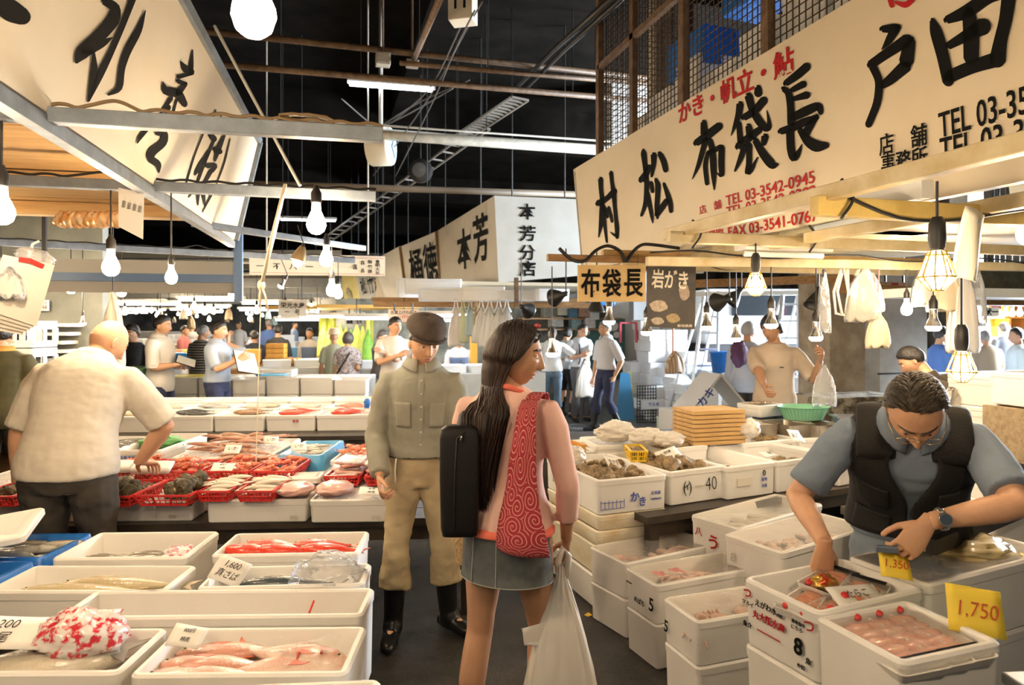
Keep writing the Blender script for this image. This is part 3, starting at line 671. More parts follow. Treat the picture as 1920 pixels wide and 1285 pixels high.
text_px('店　舗',(1648,274),(1738,250),.10,RB,RN,INK,t,bold=.012);text_px('事務所',(1652,310),(1738,293),.10,RB,RN,INK,t,bold=.012)
# ---- the leaning sign over the left-hand stall
LB=onx(440,450,-.72);LT=ony(485,265,LB.y);DL=(FWD*FPX+RGT*(672-CX)).normalized();LYAW=atan2(DL.y,DL.x)-pi/2;LB0,LT0=LB-DL*6.2,LT-DL*6.2
LN=((-DL).cross(LT-LB)).normalized();LN=LN if LN.x>0 else-LN
t=thing('shop_sign','leaning white shop sign with cursive black brush characters over the left stall','shop sign',LB);signL=t
panel('board',[LB,LT,LT0,LB0],.04,SIGNW,t,(-1,0,0))
upL=(LT-LB).normalized()
b=MB()
b.bar(LB+LN*.004,LT+LN*.004,.05,.06,LN);o=b.build('end_trim',STEELB,t);o.matrix_parent_inverse=Matrix.Translation(-t.location)
b=MB();b.bar(LT+LN*.004,LT0+LN*.004,.05,.05,LN);o=b.build('top_trim',STEELB,t);o.matrix_parent_inverse=Matrix.Translation(-t.location)
b=MB();b.bar(LB+Vector((-.02,0,-.04)),LB0+Vector((-.02,0,-.04)),.05,.055);o=b.build('bottom_trim',STEELB,t);o.matrix_parent_inverse=Matrix.Translation(-t.location)
brush('character',[[(585,5,44),(650,40,56),(640,110,76),(560,200,72),(455,300,84),(430,345,26)],[(745,-5,36),(680,160,34),(620,300,34),(560,420,44),(498,565,12)],[(526,290,12),(530,400,46),(515,500,40),(492,570,8)],[(815,60,6),(780,170,40),(710,290,46),(680,390,36),(672,500,40),(608,530,14)],[(480,290,60),(580,240,46),(630,210,5)]],0,LB,LN,INK,t)
brush('character',[[(-20,5,90),(60,60,130),(130,95,96)]],0,LB,LN,INK,t)
brush('character',[[(1080,280,6),(1072,360,28),(1070,410,26)],[(1015,345,5),(1040,390,50),(1080,400,22)],[(1000,432,24),(1080,410,20)],[(998,455,28),(1045,470,14)],[(1040,470,26),(1000,520,40)],[(915,460,5),(922,510,50),(1000,520,52),(1035,585,36)],[(960,550,24),(900,640,18),(860,690,14),(790,760,30),(770,802,8)],[(990,560,14),(965,660,12)],[(945,600,30),(928,645,26)],[(880,750,24),(925,742,40),(920,800,44),(850,850,52),(840,890,42),(890,920,40),(890,965,10)]],0,LB,LN,INK,t)
brush('character',[[(1140,750,8),(1090,870,8),(1045,1025,10)],[(1290,780,6),(1260,910,10),(1215,1030,6)],[(1180,755,30),(1200,780,36)],[(1170,850,20),(1110,950,30),(1092,980,10)],[(1200,790,14),(1150,900,20),(1105,1030,14)],[(1260,755,14),(1222,840,34),(1205,900,14)],[(1205,838,36),(1232,850,34)],[(1160,930,30),(1215,925,24),(1190,960,20)],[(1185,955,24),(1140,1040,18),(1110,1085,22),(1110,1150,6)],[(1210,615,6),(1180,700,12),(1172,760,16)],[(1240,650,8),(1236,700,12)],[(1140,1088,24),(1150,1160,6)],[(1190,1083,14),(1135,1190,5)],[(1075,1080,14),(1058,1108,5)]],0,LB,LN,INK,t)
# ---- signs of the stalls across the aisle; corners as (x, y, depth)
def quad(name,label,TL,TR,BR,BL,material,thick=.05,inward=(1,0,0),cat='shop sign',hang=None):
 c=[pt(*q)for q in(BL,BR,TR,TL)];t=thing(name,label,cat,c[0]);panel('board',c,thick,material,t,inward)
 n=(c[1]-c[0]).cross(c[3]-c[0]).normalized();n=n if n.dot(EYE-c[0])>0 else-n
 if hang is None:hang=6.3 if cat=='shop sign' else 0
 if hang:
  for f in(.2,.8):q=c[3].lerp(c[2],f)+Vector(inward)*thick*.5;m_=MB();m_.tube([q-Vector((0,0,.02)),(q.x,q.y,hang)],.012,6);o_=m_.build('hanger',DARKM,t);o_.matrix_parent_inverse=Matrix.Translation(-c[0])
 return t,c[0],n
dC=10.4
t,p0,n=quad('shop_sign','long white shop sign with two black characters, far side of the cross aisle',(815,436,14.2),(927,367,dC),(935,530,dC),(822,562,14.2),SIGNY)
text_px('本',(857,472),(884,461),.0+.72,p0,n,INK,t,bold=.02);text_px('芳',(887,452),(915,441),.78,p0,n,INK,t,bold=.02)
t,p0,n=quad('shop_sign','white end sign with four black characters in a column',(927,367,dC),(1092,374,dC+.35),(1100,516,dC+.35),(935,530,dC),SIGNC,inward=(0,1,0))
for c,y in zip('本芳分店',(397,438,474,504)):text_px(c,(973,y),(1005,y),.245,p0,n,INK,t,bold=.022)
t,p0,n=quad('shop_sign','brown-framed white sign with two brush characters under stacked white boxes',(750,463,15.6),(818,434,14.0),(828,545,14.0),(766,588,15.6),SIGNW,.06)
text_px('桶',(768,507),(791,500),.85,p0,n,INK,t,bold=.014);text_px('徳',(794,497),(820,489),.85,p0,n,INK,t,bold=.014)
for a,c in(((818,434,13.95),(828,552,13.95)),((750,463,15.55),(766,588,15.55))):
 b=MB();b.bar(pt(*a),pt(*c),.06);o=b.build('frame_strip',BROWNW,t);o.matrix_parent_inverse=Matrix.Translation(-t.location)
t,p0,n=quad('shop_sign','plain white sign panel left of the brown-framed sign',(697,490,17.5),(749,462,15.7),(764,566,15.7),(735,590,16.8),SIGNW)
t,p0,n=quad('shop_sign','cream sign with two black characters beside the plain white panel',(697,494,18.5),(722,484,17.6),(737,570,17.6),(708,582,18.5),SIGNY)
text_px('麻',(702,533),(712,530),.42,p0,n,INK,t,bold=.01);text_px('代',(716,529),(727,526),.42,p0,n,INK,t,bold=.01)
t,p0,n=quad('shop_sign','white sign with two thin columns of black characters',(664,508,20.0),(697,496,18.6),(708,584,18.6),(682,588,20.0),SIGNC)
text_px('松',(676,538),(685,535),.5,p0,n,INK,t,bold=.01);text_px('竹',(689,535),(699,532),.5,p0,n,INK,t,bold=.01)
t,p0,n=quad('shop_sign','yellow sign with grey characters, end of the row of signs',(633,520,22.0),(664,509,20.1),(683,588,20.1),(652,590,22.0),mat('yellow_sign',(.85,.72,.16),.5,var=.1))
text_px('魚',(650,555),(660,552),.5,p0,n,mat('olive_ink',(.30,.28,.08),.5),t)
t,p0,n=quad('shop_sign','grey-white sign with slanting brush characters far down the left aisle',(520,538,24),(610,518,22),(640,580,22),(560,600,24),mat('dull_sign',(.55,.54,.48),.5,var=.2,vscale=2),cat='shop sign')
text_px('魚',(595,545),(615,541),.7,p0,n,mat('faded_ink',(.16,.15,.13),.5),t);text_px('石',(566,556),(582,553),.5,p0,n,mat('faded_ink',(.16,.15,.13),.5),t)
t,p0,n=quad('direction_sign','long cream direction sign hanging over the left aisle behind the bulbs',(467,474,9.0),(722,481,9.6),(722,518,9.6),(468,515,9.0),SIGNW,.04,(0,1,0),'sign')
for s_,a,c,h in(('一　不　八　一',(480,499),(587,501),.08),('国',(662,501),(669,501),.07),('森',(676,493),(684,493),.06),('長',(676,508),(684,508),.06),('桜',(690,491),(698,491),.05),('竹',(690,500),(698,500),.05),('縁',(690,509),(698,509),.05),('豊',(704,491),(712,491),.05),('明',(704,498),(712,498),.05),('大',(704,505),(712,505),.05),('谷',(704,512),(712,512),.05)):
 text_px(s_,a,c,h,p0,n,INK,t,bold=.015)
for(a,c)in(((470,479),(720,485)),((470,511),(720,515))):
 b=MB();b.bar(onplane(*a,p0+n*.006,n),onplane(*c,p0+n*.006,n),.006,.004);o=b.build('line',INKR,t);o.matrix_parent_inverse=Matrix.Translation(-t.location)
for x in(500,690):A=pt(x,478,9.0+.6*(x-467)/255);b=MB();b.tube([A,(A.x,A.y,6.3)],.012,6);o=b.build('hanger',GALV,t);o.matrix_parent_inverse=Matrix.Translation(-t.location)
t,p0,n=quad('hanging_sign','small cream sign reading six black characters in two lines over the left aisle',(522,562,11.0),(575,564,11.1),(575,594,11.1),(522,593,11.0),SIGNW,.03,(0,1,0),'sign')
text_px('栄光水産',(526,572),(571,573),.10,p0,n,INK,t,bold=.015);text_px('一　号',(534,585),(562,586),.09,p0,n,INK,t,bold=.015)
for x in(530,566):A=pt(x,563,11.05);b=MB();b.tube([A,(A.x,A.y,6.3)],.008,6);o=b.build('hanger',DARKM,t);o.matrix_parent_inverse=Matrix.Translation(-t.location)
# board hung from the beam end, with its neighbour poster
t,p0,n=quad('hanging_board','tan cardboard sign with three bold black characters hanging from the beam',(1084,497,4.93),(1211,497,4.93),(1211,566,4.93),(1084,566,4.93),mat('tan_board',(.66,.46,.20),.6,var=.08),.015,(0,1,0),'sign')
for c,x in zip('布袋長',(1107,1147,1188)):text_px(c,(x-18,531),(x+18,531),.205,p0,n,INK,t,bold=.022)
for x in(1100,1196):b=MB();b.tube([pt(x,498,4.94),pt(x,478,4.94)],.002,5);o=b.build('hanging_wire',DARKM,t);o.matrix_parent_inverse=Matrix.Translation(-t.location)
t,p0,n=quad('oyster_poster','dark oyster poster with white brush lettering hanging beside the tan board',(1213,494,5.0),(1305,495,5.0),(1303,618,5.0),(1214,613,5.0),mat('poster_print',(.014,.011,.009),.45,col2=(.055,.04,.025),vscale=5),.004,(0,1,0),'poster')
text_px('岩がき',(1222,522),(1290,526),.14,p0,n,mat('poster_white',(.80,.72,.58),.5),t,bold=.02)
for(x,y,rx,ry,c)in((1235,574,17,11,(.52,.40,.28)),(1283,548,10,16,(.45,.33,.24)),(1233,602,12,7,(.55,.45,.34)),(1262,597,13,9,(.40,.28,.12))):
 b=MB();q=[onplane(x+cos(a*.5)*rx*(1+.12*sin(a*2)),y+sin(a*.5)*ry,p0+n*.006,n)for a in range(13)];b.add(q,[tuple(range(13))]);o=b.build('shell_picture',mat('print_%d%d'%(x,y),c,.4,var=.4,vscale=30),t);o.matrix_parent_inverse=Matrix.Translation(-t.location)
text_px('築地直送',(1270,611),(1298,611),.02,p0,n,mat('poster_white',(.8,.72,.58)),t)
for x in(1222,1298):b=MB();b.tube([pt(x,496,5.0),pt(x,484,4.97)],.002,5);o=b.build('hanging_wire',DARKM,t);o.matrix_parent_inverse=Matrix.Translation(-t.location)
# ================================================================ market goods: builders
FOAM=mat('white_foam',(.86,.84,.80),.55,col2=(.80,.77,.71),vscale=1.6,bump=.06,bscale=160,sss=0)
FOAMO=mat('old_yellowed_foam',(.78,.71,.55),.6,col2=(.66,.52,.30),vscale=5,thr=(.28,.5),bump=.1,bscale=60)
FOAMC=mat('cool_white_foam',(.84,.85,.86),.55,col2=(.76,.77,.78),vscale=2)
FOAMB=mat('pale_blue_foam',(.55,.68,.80),.55)
ICE=mat('crushed_ice',(.82,.80,.76),.25,bump=.9,bscale=70)
FILM=film('clear_film',(1,.98,.94),.05,.10,.25,14);BAG=film('milky_bag',(.72,.68,.60),.5,.3,.5,14);CLEARBAG=film('clear_bag',(.95,.95,.95),.22,.1,.9,12)
PAPER=mat('paper_card',(.82,.79,.72),.7);YCARD=mat('yellow_price_card',(.90,.66,.06),.6);RINK=mat('red_marker',(.55,.06,.02),.5)
REDP=mat('red_plastic',(.62,.030,.025),.35);YELP=mat('yellow_plastic',(.85,.55,.02),.35);BLUEP=mat('blue_plastic',(.02,.16,.55),.3,bump=.3,bscale=18);LBLUE=mat('light_blue_plastic',(.08,.36,.66),.3,bump=.3,bscale=16)
GREENP=mat('mint_plastic',(.28,.62,.40),.4);STEEL=mat('stainless_steel',(.55,.50,.42),.32,metal=.9,var=.2,vscale=8)
ICEG=mat('wet_ice_grey',(.55,.56,.55),.25,bump=.8,bscale=60)
_FB={}
def foam_mesh(L,W,H,t=.024,r=.028):
 k=('b',round(L,2),round(W,2),round(H,3),t)
 if k in _FB:return _FB[k].copy()if False else _FB[k]
 b=MB();h=H
 rs=[rrect(L,W,r,0,4,.016),rrect(L,W,r,.006,4,.010),rrect(L,W,r,h-.034,4,.005),rrect(L,W,r,h-.032,4,.001),rrect(L,W,r,h-.007,4,0),rrect(L,W,r,h,4,.007),rrect(L,W,r,h,4,t-.006),rrect(L,W,r,h-.006,4,t),rrect(L,W,r,.04,4,t+.012),rrect(L,W,r,.03,4,t+.022)]
 b.rings(rs);me=b.mesh('foam_box',angle=40);_FB[k]=me;return me
def lid_mesh(L,W,T=.03,r=.028):
 k=('l',round(L,2),round(W,2),T)
 if k in _FB:return _FB[k]
 b=MB();b.rings([rrect(L,W,r,0,4,.004),rrect(L,W,r,.004,4,0),rrect(L,W,r,T-.006,4,0),rrect(L,W,r,T,4,.007),rrect(L,W,r,T,4,.045),rrect(L,W,r,T-.005,4,.052)]);me=b.mesh('foam_lid',angle=40);_FB[k]=me;return me
_MM={}
def with_mat(me,m):
 k=(me.name,m.name)
 if k not in _MM:
  c=me.copy();c.materials.clear();c.materials.append(m);_MM[k]=c
 return _MM[k]
class Box:pass
def fbox(label,c,L,W,H,yaw=0.0,m=None,lid=False,group=None,name='foam_box',ice=0.0,cat='foam box',lidm=None,t=.024):
 """an open foam box standing on c; ice: height of the ice bed as a share of the depth"""
 m=m or FOAM;B=Box();B.c=Vector(c);B.L,B.W,B.H,B.yaw=L,W,H,yaw
 o=link(name,with_mat(foam_mesh(L,W,H,t),m),None,None,c,yaw,label,cat,group);B.o=o;B.M=Matrix.Translation(B.c)@Matrix.Rotation(yaw,4,'Z');B.top=H;B.bed=.03
 if lid:link('lid',with_mat(lid_mesh(L,W),lidm or m),None,o,(0,0,H));B.top=H+.03
 if ice:
  b=MB();z=.03+(H-.03)*ice;n=14;b.grid(lambda u,v:((u-.5)*(L-2*t-.012),(v-.5)*(W-2*t-.012),z+.012*noise.noise(Vector((u*9+c[0]*7,v*7+c[1]*5,1)))),n,n)
  b.build('ice_bed',ICE,o,smooth=True);B.bed=z
 return B
def inb(B,u,v,h):return B.M@Vector((u*(B.L-.06),v*(B.W-.06),h))
def rect_px(FL,FR,NL,z):
 a,b,c=onz(*FL,z),onz(*FR,z),onz(*NL,z);x=b-a;L=x.length;yaw=atan2(x.y,x.x);n=Vector((sin(yaw),-cos(yaw),0));W=abs((c-a).dot(n));ctr=a+x/2+n*W/2;return ctr,L,W,yaw
def rect_near(NL,NR,FL,z):
 a,b,c=onz(*NL,z),onz(*NR,z),onz(*FL,z);x=b-a;L=x.length;yaw=atan2(x.y,x.x);n=Vector((-sin(yaw),cos(yaw),0));W=abs((c-a).dot(n));ctr=a+x/2+n*W/2;return ctr,L,W,yaw
def bpx(label,FL,FR,NL,z,H,near=False,**kw):
 c,L,W,yaw=(rect_near if near else rect_px)(FL,FR,NL,z);c.z=z-H
 return fbox(label,c,L,W,H,yaw,**kw)
def stack_under(B,base,label,group,h=.16,m=None,lid=False):
 """closed boxes of the same footprint from the ground (or table) up to the box B"""
 n=max(1,round((B.c.z-base)/h));hh=(B.c.z-base)/n;out=[]
 for i in range(n):
  out.append(fbox(label,(B.c.x,B.c.y,base+i*hh),B.L-.004,B.W-.004,hh-(.03 if lid else.0)-.001,B.yaw+random.uniform(-.012,.012),m=m or FOAM,lid=lid,group=group))
 return out
def film_over(B,name='film_cover',m=None,sag=.012):
 b=MB();L,W,H=B.L,B.W,B.H;n=16
 b.grid(lambda u,v:((u-.5)*(L-.012),(v-.5)*(W-.012),H+.003-sag*sin(pi*u)*sin(pi*v)+.006*noise.noise(Vector((u*6+L*9,v*5,B.c.x*3)))*sin(pi*u)*sin(pi*v)),n,n)
 return b.build(name,m or FILM,B.o,smooth=True)
def mark(B,s,side,u,v,size,m=None,bold=.012,xs=1.0,name='lettering'):
 """lettering on a box face: side n(ear) f(ar) l(eft) r(ight); u, v in metres from the face centre"""
 L,W,H=B.L,B.W,B.H;k=.008
 if side=='n':M=frame((u,-W/2+k-.0105,H/2+v),(1,0,0),(0,.05,1))
 elif side=='l':M=frame((-L/2+k-.0105,u,H/2+v),(0,-1,0),(.05,0,1))
 elif side=='r':M=frame((L/2-k+.0105,u,H/2+v),(0,1,0),(-.05,0,1))
 text(name,s,size,M,m or INK,B.o,bold=bold,xs=xs)
def sheet_card(name,label,s,c,w,h,rot,m=None,ink=None,cat='price tag',size=None,group=None,bold=.012):
 """a stiff written card; rot: euler"""
 b=MB();b.grid(lambda u,v:((u-.5)*w,(v-.5)*h,.004*sin(u*3+v*2)),5,4);o=b.build(name,m or PAPER,None,c,rot,smooth=True,label=label,cat=cat,group=group,solid=.0012)
 for i,ln in enumerate(s.split('|')):
  n=s.count('|')+1;M=frame((0,(n/2-.5-i)*h/n*.8,.0065),(1,0,0),(0,1,0));text('writing',ln,(size or h/n*.5)*.9,M,ink or INK,o,bold=-.012,shear=.2,xs=.85)
 return o
def crumple(name,label,c,w,d,h,m,cat='plastic bag',seed=1,rot=0,group=None,parent=None,nn=26,spike=1.0):
 """a crumpled bag or wrapped bundle"""
 b=MB();n=nn
 rs=[]
 for i in range(1,n):
  a=-pi/2+pi*i/n;ring=[]
  for j in range(n+6):
   t=2*pi*j/(n+6);p=Vector((cos(a)*cos(t),cos(a)*sin(t),sin(a)));q=1+.26*spike*noise.fractal(p*2.4+Vector((seed,0,0)),.9,2.2,4)-.22*spike*abs(noise.noise(p*4.5+Vector((0,seed,0))))
   ring.append(Vector((p.x*w/2*q,p.y*d/2*q,max(0,h*.5+p.z*h/2*q))))
  rs.append(ring)
 b.rings(rs);return b.build(name,m,parent,c,rot,smooth=True,label=label,cat=cat,group=group)
 # ---- fish
def fishmat(name,back,belly,rough=.25,spots=None):
 if name in _M:return _M[name]
 m=bpy.data.materials.new(name);m.use_nodes=True;nt=m.node_tree;L=nt.links.new;p=nt.nodes['Principled BSDF'];p.inputs['Roughness'].default_value=rough;p.inputs['Coat Weight'].default_value=.3;p.inputs['Coat Roughness'].default_value=.15
 tc=nt.nodes.new('ShaderNodeTexCoord');sx=nt.nodes.new('ShaderNodeSeparateXYZ');L(tc.outputs['Generated'],sx.inputs[0])
 n=nt.nodes.new('ShaderNodeTexNoise');n.inputs['Scale'].default_value=9;L(tc.outputs['Generated'],n.inputs['Vector'])
 ad=nt.nodes.new('ShaderNodeMath');ad.operation='MULTIPLY_ADD';ad.inputs[1].default_value=.35;L(n.outputs['Fac'],ad.inputs[0]);L(sx.outputs[1],ad.inputs[2])
 r=nt.nodes.new('ShaderNodeValToRGB');r.color_ramp.elements[0].position=.35;r.color_ramp.elements[0].color=(*belly,1);r.color_ramp.elements[1].position=.85;r.color_ramp.elements[1].color=(*back,1)
 L(ad.outputs[0],r.inputs[0]);L(r.outputs[0],p.inputs['Base Color'])
 v=nt.nodes.new('ShaderNodeTexVoronoi');v.inputs['Scale'].default_value=110;L(tc.outputs['Object'],v.inputs['Vector']);bp=nt.nodes.new('ShaderNodeBump');bp.inputs['Strength'].default_value=.12;bp.inputs['Distance'].default_value=.01;L(v.outputs['Distance'],bp.inputs['Height']);L(bp.outputs[0],p.inputs['Normal'])
 _M[name]=m;return m
FINM=mat('fin_grey',(.20,.18,.15),.4);EYEF=mat('fish_eye',(.03,.03,.03),.1);EYER=mat('fish_eye_ring',(.65,.55,.35),.2)
def fish(label,c,L,H,T,m,fin,rot=(0,0,0),bend=0.0,group=None,name='fish',deep=.36,cat='fish',tail=1.0):
 """a whole fish on its side, head to +x, back to +y"""
 b=MB();rs=[];prof=[(0,.03),(.03,.28),(.08,.50),(.16,.76),(deep,1.0),(.55,.90),(.70,.62),(.82,.33),(.90,.18),(.96,.15),(1.0,.13)]
 for t,k in prof:
  x=L/2-t*L;yb=bend*L*(t-.4)**2
  rs.append([Vector((x,yb+cos(2*pi*j/14)*H/2*k+(.04*H if t>.05 else 0)*k,sin(2*pi*j/14)*T/2*(k**.8)))for j in range(14)])
 b.rings(rs);o=b.build(name,m,None,c,rot,smooth=True,label=label,cat=cat,group=group)
 xe=-L/2;ye=bend*L*.36;f=MB();f.prism([(xe+.02*L,ye+.07*H),(xe-.06*L,ye+.30*H*tail),(xe-.15*L,ye+.52*H*tail),(xe-.09*L,ye+.05*H),(xe-.15*L,ye-.50*H*tail),(xe-.06*L,ye-.28*H*tail),(xe+.02*L,ye-.06*H)],-.0015,.0015);f.build('tail_fin',fin,o)
 f=MB();P=[]
 for i in range(9):t=.25+.5*i/8;k=1.0-abs(t-.36)*1.2;P.append((L/2-t*L,bend*L*(t-.4)**2+H*.47*k))
 Q=[(x-.02*L,y+H*.20*(1 if i%2 else.75)*sin(pi*(i+1.2)/10))for i,(x,y)in enumerate(P)]
 f.prism(P[::-1]+Q,-.001,.001);f.build('dorsal_fin',fin,o)
 f=MB();f.prism([(L*.22,-H*.02),(L*.08,H*.06),(L*.04,-H*.10),(L*.14,-H*.12)],T*.47,T*.49);f.build('pectoral_fin',fin,o)
 e=MB();e.ball((L*.41,H*.10,T*.24),(H*.075,H*.075,T*.10),10,6);e.cur=1;e.ball((L*.41,H*.10,T*.30),(H*.042,H*.042,T*.075),8,6);e.build('eye',[EYER,EYEF],o,smooth=True)
 return reg(o)
SQUIDM=mat('squid_brown',(.42,.15,.085),.3,col2=(.62,.42,.30),vscale=14,stretch=(.5,4,4),coat=.3);SQUIDW=mat('squid_white',(.78,.72,.62),.3,col2=(.62,.58,.46),vscale=10,coat=.3)
PRAWN=mat('prawn_red',(.68,.12,.05),.3,col2=(.80,.40,.26),vscale=30,stretch=(4,1,1),coat=.3);PRAWNP=mat('prawn_pink',(.72,.40,.30),.35,col2=(.80,.62,.50),vscale=22,coat=.3)
def squid(label,c,L,R,m,rot,group,name='squid'):
 b=MB();b.tube([(L*.5,0,R*.3),(L*.42,0,R*.5),(L*.25,0,R*.8),(0,0,R),(-L*.12,0,R*.9),(-L*.16,0,R*.7),(-L*.24,0,R*.75)],[(R*.1,R*.1),(R*.5,R*.4),(R*.85,R*.7),(R,R*.8),(R*.95,R*.75),(R*.5,R*.5),(R*.7,R*.55)],10)
 o=b.build(name,m,None,c,rot,smooth=True,label=label,cat='squid',group=group)
 f=MB();f.prism([(L*.5,0),(L*.34,R*1.5),(L*.22,R*.6),(L*.22,-R*.6),(L*.34,-R*1.5)],R*.5,R*.56);f.build('fin',m,o)
 f=MB()
 for k in range(6):y=(k-2.5)*R*.22;f.tube([(-L*.22,y,R*.6),(-L*.36,y*2.2,R*.4),(-L*.5,y*3.0+.004*(k%2),R*.2)],[R*.16,R*.13,R*.05],5)
 f.build('arms',m,o,smooth=True);return reg(o)
def prawn(label,c,L,m,rot,group,name='prawn'):
 b=MB();q=[];r=[]
 for i in range(11):
  t=i/10;a=-.5+t*2.1;q.append((cos(a)*L*.32-.1*L,sin(a)*L*.32-.1*L,L*.07));r.append(L*(.075+.035*sin(pi*min(1,t*1.6))-.06*max(0,t-.55))*(1 if i%2 else.93))
 b.tube(q,r,8);o=b.build(name,m,None,c,rot,smooth=True,label=label,cat='prawn',group=group)
 f=MB();e=Vector(q[-1]);f.prism([(e.x,e.y),(e.x-L*.16,e.y+L*.05),(e.x-L*.18,e.y-L*.06),(e.x-L*.08,e.y-L*.10)],L*.05,L*.065);f.build('tail_fan',m,o)
 f=MB();s=Vector(q[0])
 for k in(-1,1):f.tube([s,s+Vector((L*.15,-L*.12,L*.05+k*.01)),s+Vector((L*.05+k*L*.2,-L*.45,L*.06))],[L*.008,L*.006,L*.003],4)
 for k in range(5):p=Vector(q[2+k]);f.tube([p,p+Vector((-L*.10,L*.0-L*.1+k*L*.04,-L*.03)),p+Vector((-L*.18,-L*.10+k*L*.05,-L*.05))],[L*.012,L*.009,L*.004],4)
 f.build('feelers_and_legs',m,o,smooth=True);return reg(o)
CRABM=mat('crab_shell',(.52,.27,.16),.4,col2=(.66,.42,.30),vscale=24,bump=.3,bscale=60,coat=.2)
def crab(label,c,w,rot,group,m=None):
 m=m or CRABM;b=MB();b.ball((0,0,w*.13),(w*.5,w*.38,w*.14),18,8);o=b.build('crab',m,None,c,rot,smooth=True,label=label,cat='crab',group=group)
 for sg in(1,-1):
  for k in range(4):
   f=MB();y=w*(.18-.14*k);f.tube([(sg*w*.42,y,w*.12),(sg*w*.8,y*1.6,w*.22),(sg*w*1.05,y*2.2-.02,w*.05),(sg*w*1.2,y*2.5-.03,w*.02)],[w*.06,w*.055,w*.04,w*.012],6);f.build('leg',m,o,smooth=True)
  f=MB();f.tube([(sg*w*.36,w*.28,w*.12),(sg*w*.62,w*.45,w*.16),(sg*w*.55,w*.66,w*.12),(sg*w*.36,w*.82,w*.1)],[w*.07,w*.075,w*.11,w*.03],8);f.build('claw',m,o,smooth=True)
 return reg(o)
OYS=mat('oyster_shell',(.40,.27,.13),.6,col2=(.13,.09,.05),vscale=14,bump=1.0,bscale=40,thr=(.35,.6));SAZ=mat('turban_shell',(.15,.11,.05),.5,col2=(.05,.045,.025),vscale=20,bump=1.0,bscale=50);OPER=mat('shell_lid',(.55,.45,.28),.5)
_OY=[]
def oyster(c,s,rot,label,group,m=None,name='oyster'):
 if len(_OY)<4:
  b=MB();b.ball((0,0,0),(.062,.042,.02),18,10);me=b.mesh('oyster',True);k=len(_OY)
  for v in me.vertices:q=v.co;v.co+=Vector(q).normalized()*(.016*noise.fractal(q*26+Vector((k*9,0,0)),.8,2.2,3)+.004*sin(q.length*500));v.co.y+=.25*v.co.x*v.co.x/.06
  _OY.append(me)
 me=with_mat(_OY[random.randrange(len(_OY))],m or OYS);o=link(name,me,None,None,c,rot,label,'oyster',group);o.scale=(s,s,s);return o
def turban(c,s,rot,label,group):
 if 'turb' not in _FB:
  b=MB();rs=[];n=28
  for i in range(n*3+1):
   t=i/(n*3);a=t*6*pi;R=.036*(1-t)**.9+.001;h=.062*t;cx=Vector((cos(a)*R*.55,sin(a)*R*.55,h));rr=R*.75+.003*max(0,sin(a*4))
   u=Vector((cos(a),sin(a),0));rs.append([cx+u*cos(2*pi*j/8)*rr+Vector((0,0,1))*sin(2*pi*j/8)*rr for j in range(8)])
  b.rings(rs);_FB['turb']=b.mesh('turban_shell',True);b=MB();b.ball((.026,0,-.004),(.016,.014,.02),10,6);_FB['oper']=b.mesh('lid',True)
 o=link('turban_shell',with_mat(_FB['turb'],SAZ),None,None,c,rot,label,'shellfish',group);link('operculum',with_mat(_FB['oper'],OPER),None,o);o.scale=(s,s,s);return o
 # ---- baskets, trays, crates
def basket(label,c,L,W,H,yaw,m=None,group=None,cat='basket',nb=9):
 m=m or REDP;o=thing('plastic_basket',label,cat,c,yaw,group);t=.004;f=.80
 b=MB();b.rings([rrect(L,W,.02,H-.010,3),rrect(L,W,.02,H,3),rrect(L,W,.02,H,3,.012),rrect(L,W,.02,H-.010,3,.012),rrect(L,W,.02,H-.010,3)],False,False);b.build('rim',m,o)
 b=MB();b.rings([rrect(L*f,W*f,.015,0,3),rrect(L*f,W*f,.015,.006,3)]);b.build('base',m,o)
 b=MB()
 for(ax,n,half,oth)in(('x',nb,L,W),('y',max(4,int(nb*W/L)),W,L)):
  for sg in(1,-1):
   for i in range(n+1):
    u=(i/n-.5)*.96;lo=(u*half*f,sg*oth/2*f);hi=(u*half,sg*(oth/2-.006));w=.012 if i%3==0 else.004
    p,q=(Vector((*lo,0)),Vector((*hi,H-.008)))if ax=='x' else(Vector((lo[1],lo[0],0)),Vector((hi[1],hi[0],H-.008)))
    b.bar(p,q,w,t,(0,1,0)if ax=='x' else(1,0,0))
   for zz in(.02,.5):
    z=H*zz if zz>.1 else.008;k=f+(1-f)*z/H
    p,q=((-half/2*k,sg*oth/2*k,z),(half/2*k,sg*oth/2*k,z))if ax=='x' else((sg*oth/2*k,-half/2*k,z),(sg*oth/2*k,half/2*k,z))
    b.bar(p,q,t,.010 if zz<.1 else.005)
 b.build('lattice',m,o);return o
def table(label,c,L,W,z,yaw,m=None,t=.04,plank=True,name='trestle_table'):
 m=m or DARKW;o=thing(name,label,'table',(c[0],c[1],0),yaw);b=MB();n=max(2,int(W/.2))
 for i in range(n):b.box((0,(i+.5)/n*W-W/2,z-t/2),(L,W/n-.012,t))
 b.build('top',m,o)
 for sx in(-1,1):
  for sy in(-1,1):b=MB();b.box((sx*(L/2-.08),sy*(W/2-.07),(z-t)/2),(.06,.06,z-t));b.build('leg',m,o)
 b=MB();b.bar((-L/2+.08,-W/2+.07,z-t-.05),(L/2-.08,-W/2+.07,z-t-.05),.03,.08);b.build('rail',m,o);return o
def crate_wood(label,c,L,W,H,yaw,group=None,m=None,name='wooden_crate',op=False):
 m=m or PINE;o=thing(name,label,'wooden box',c,yaw,group);b=MB();t=.010
 for sg in(-1,1):
  b.box((0,sg*(W/2-t/2),H/2),(L,t,H-.004));b.box((sg*(L/2-t/2),0,H/2),(t,W-2*t,H-.004))
 b.build('sides',m,o);b=MB();b.box((0,0,.006 if op else H-.005),(L-.022,W-.022,.008));b.build('floor_board' if op else 'top_board',m,o);return o
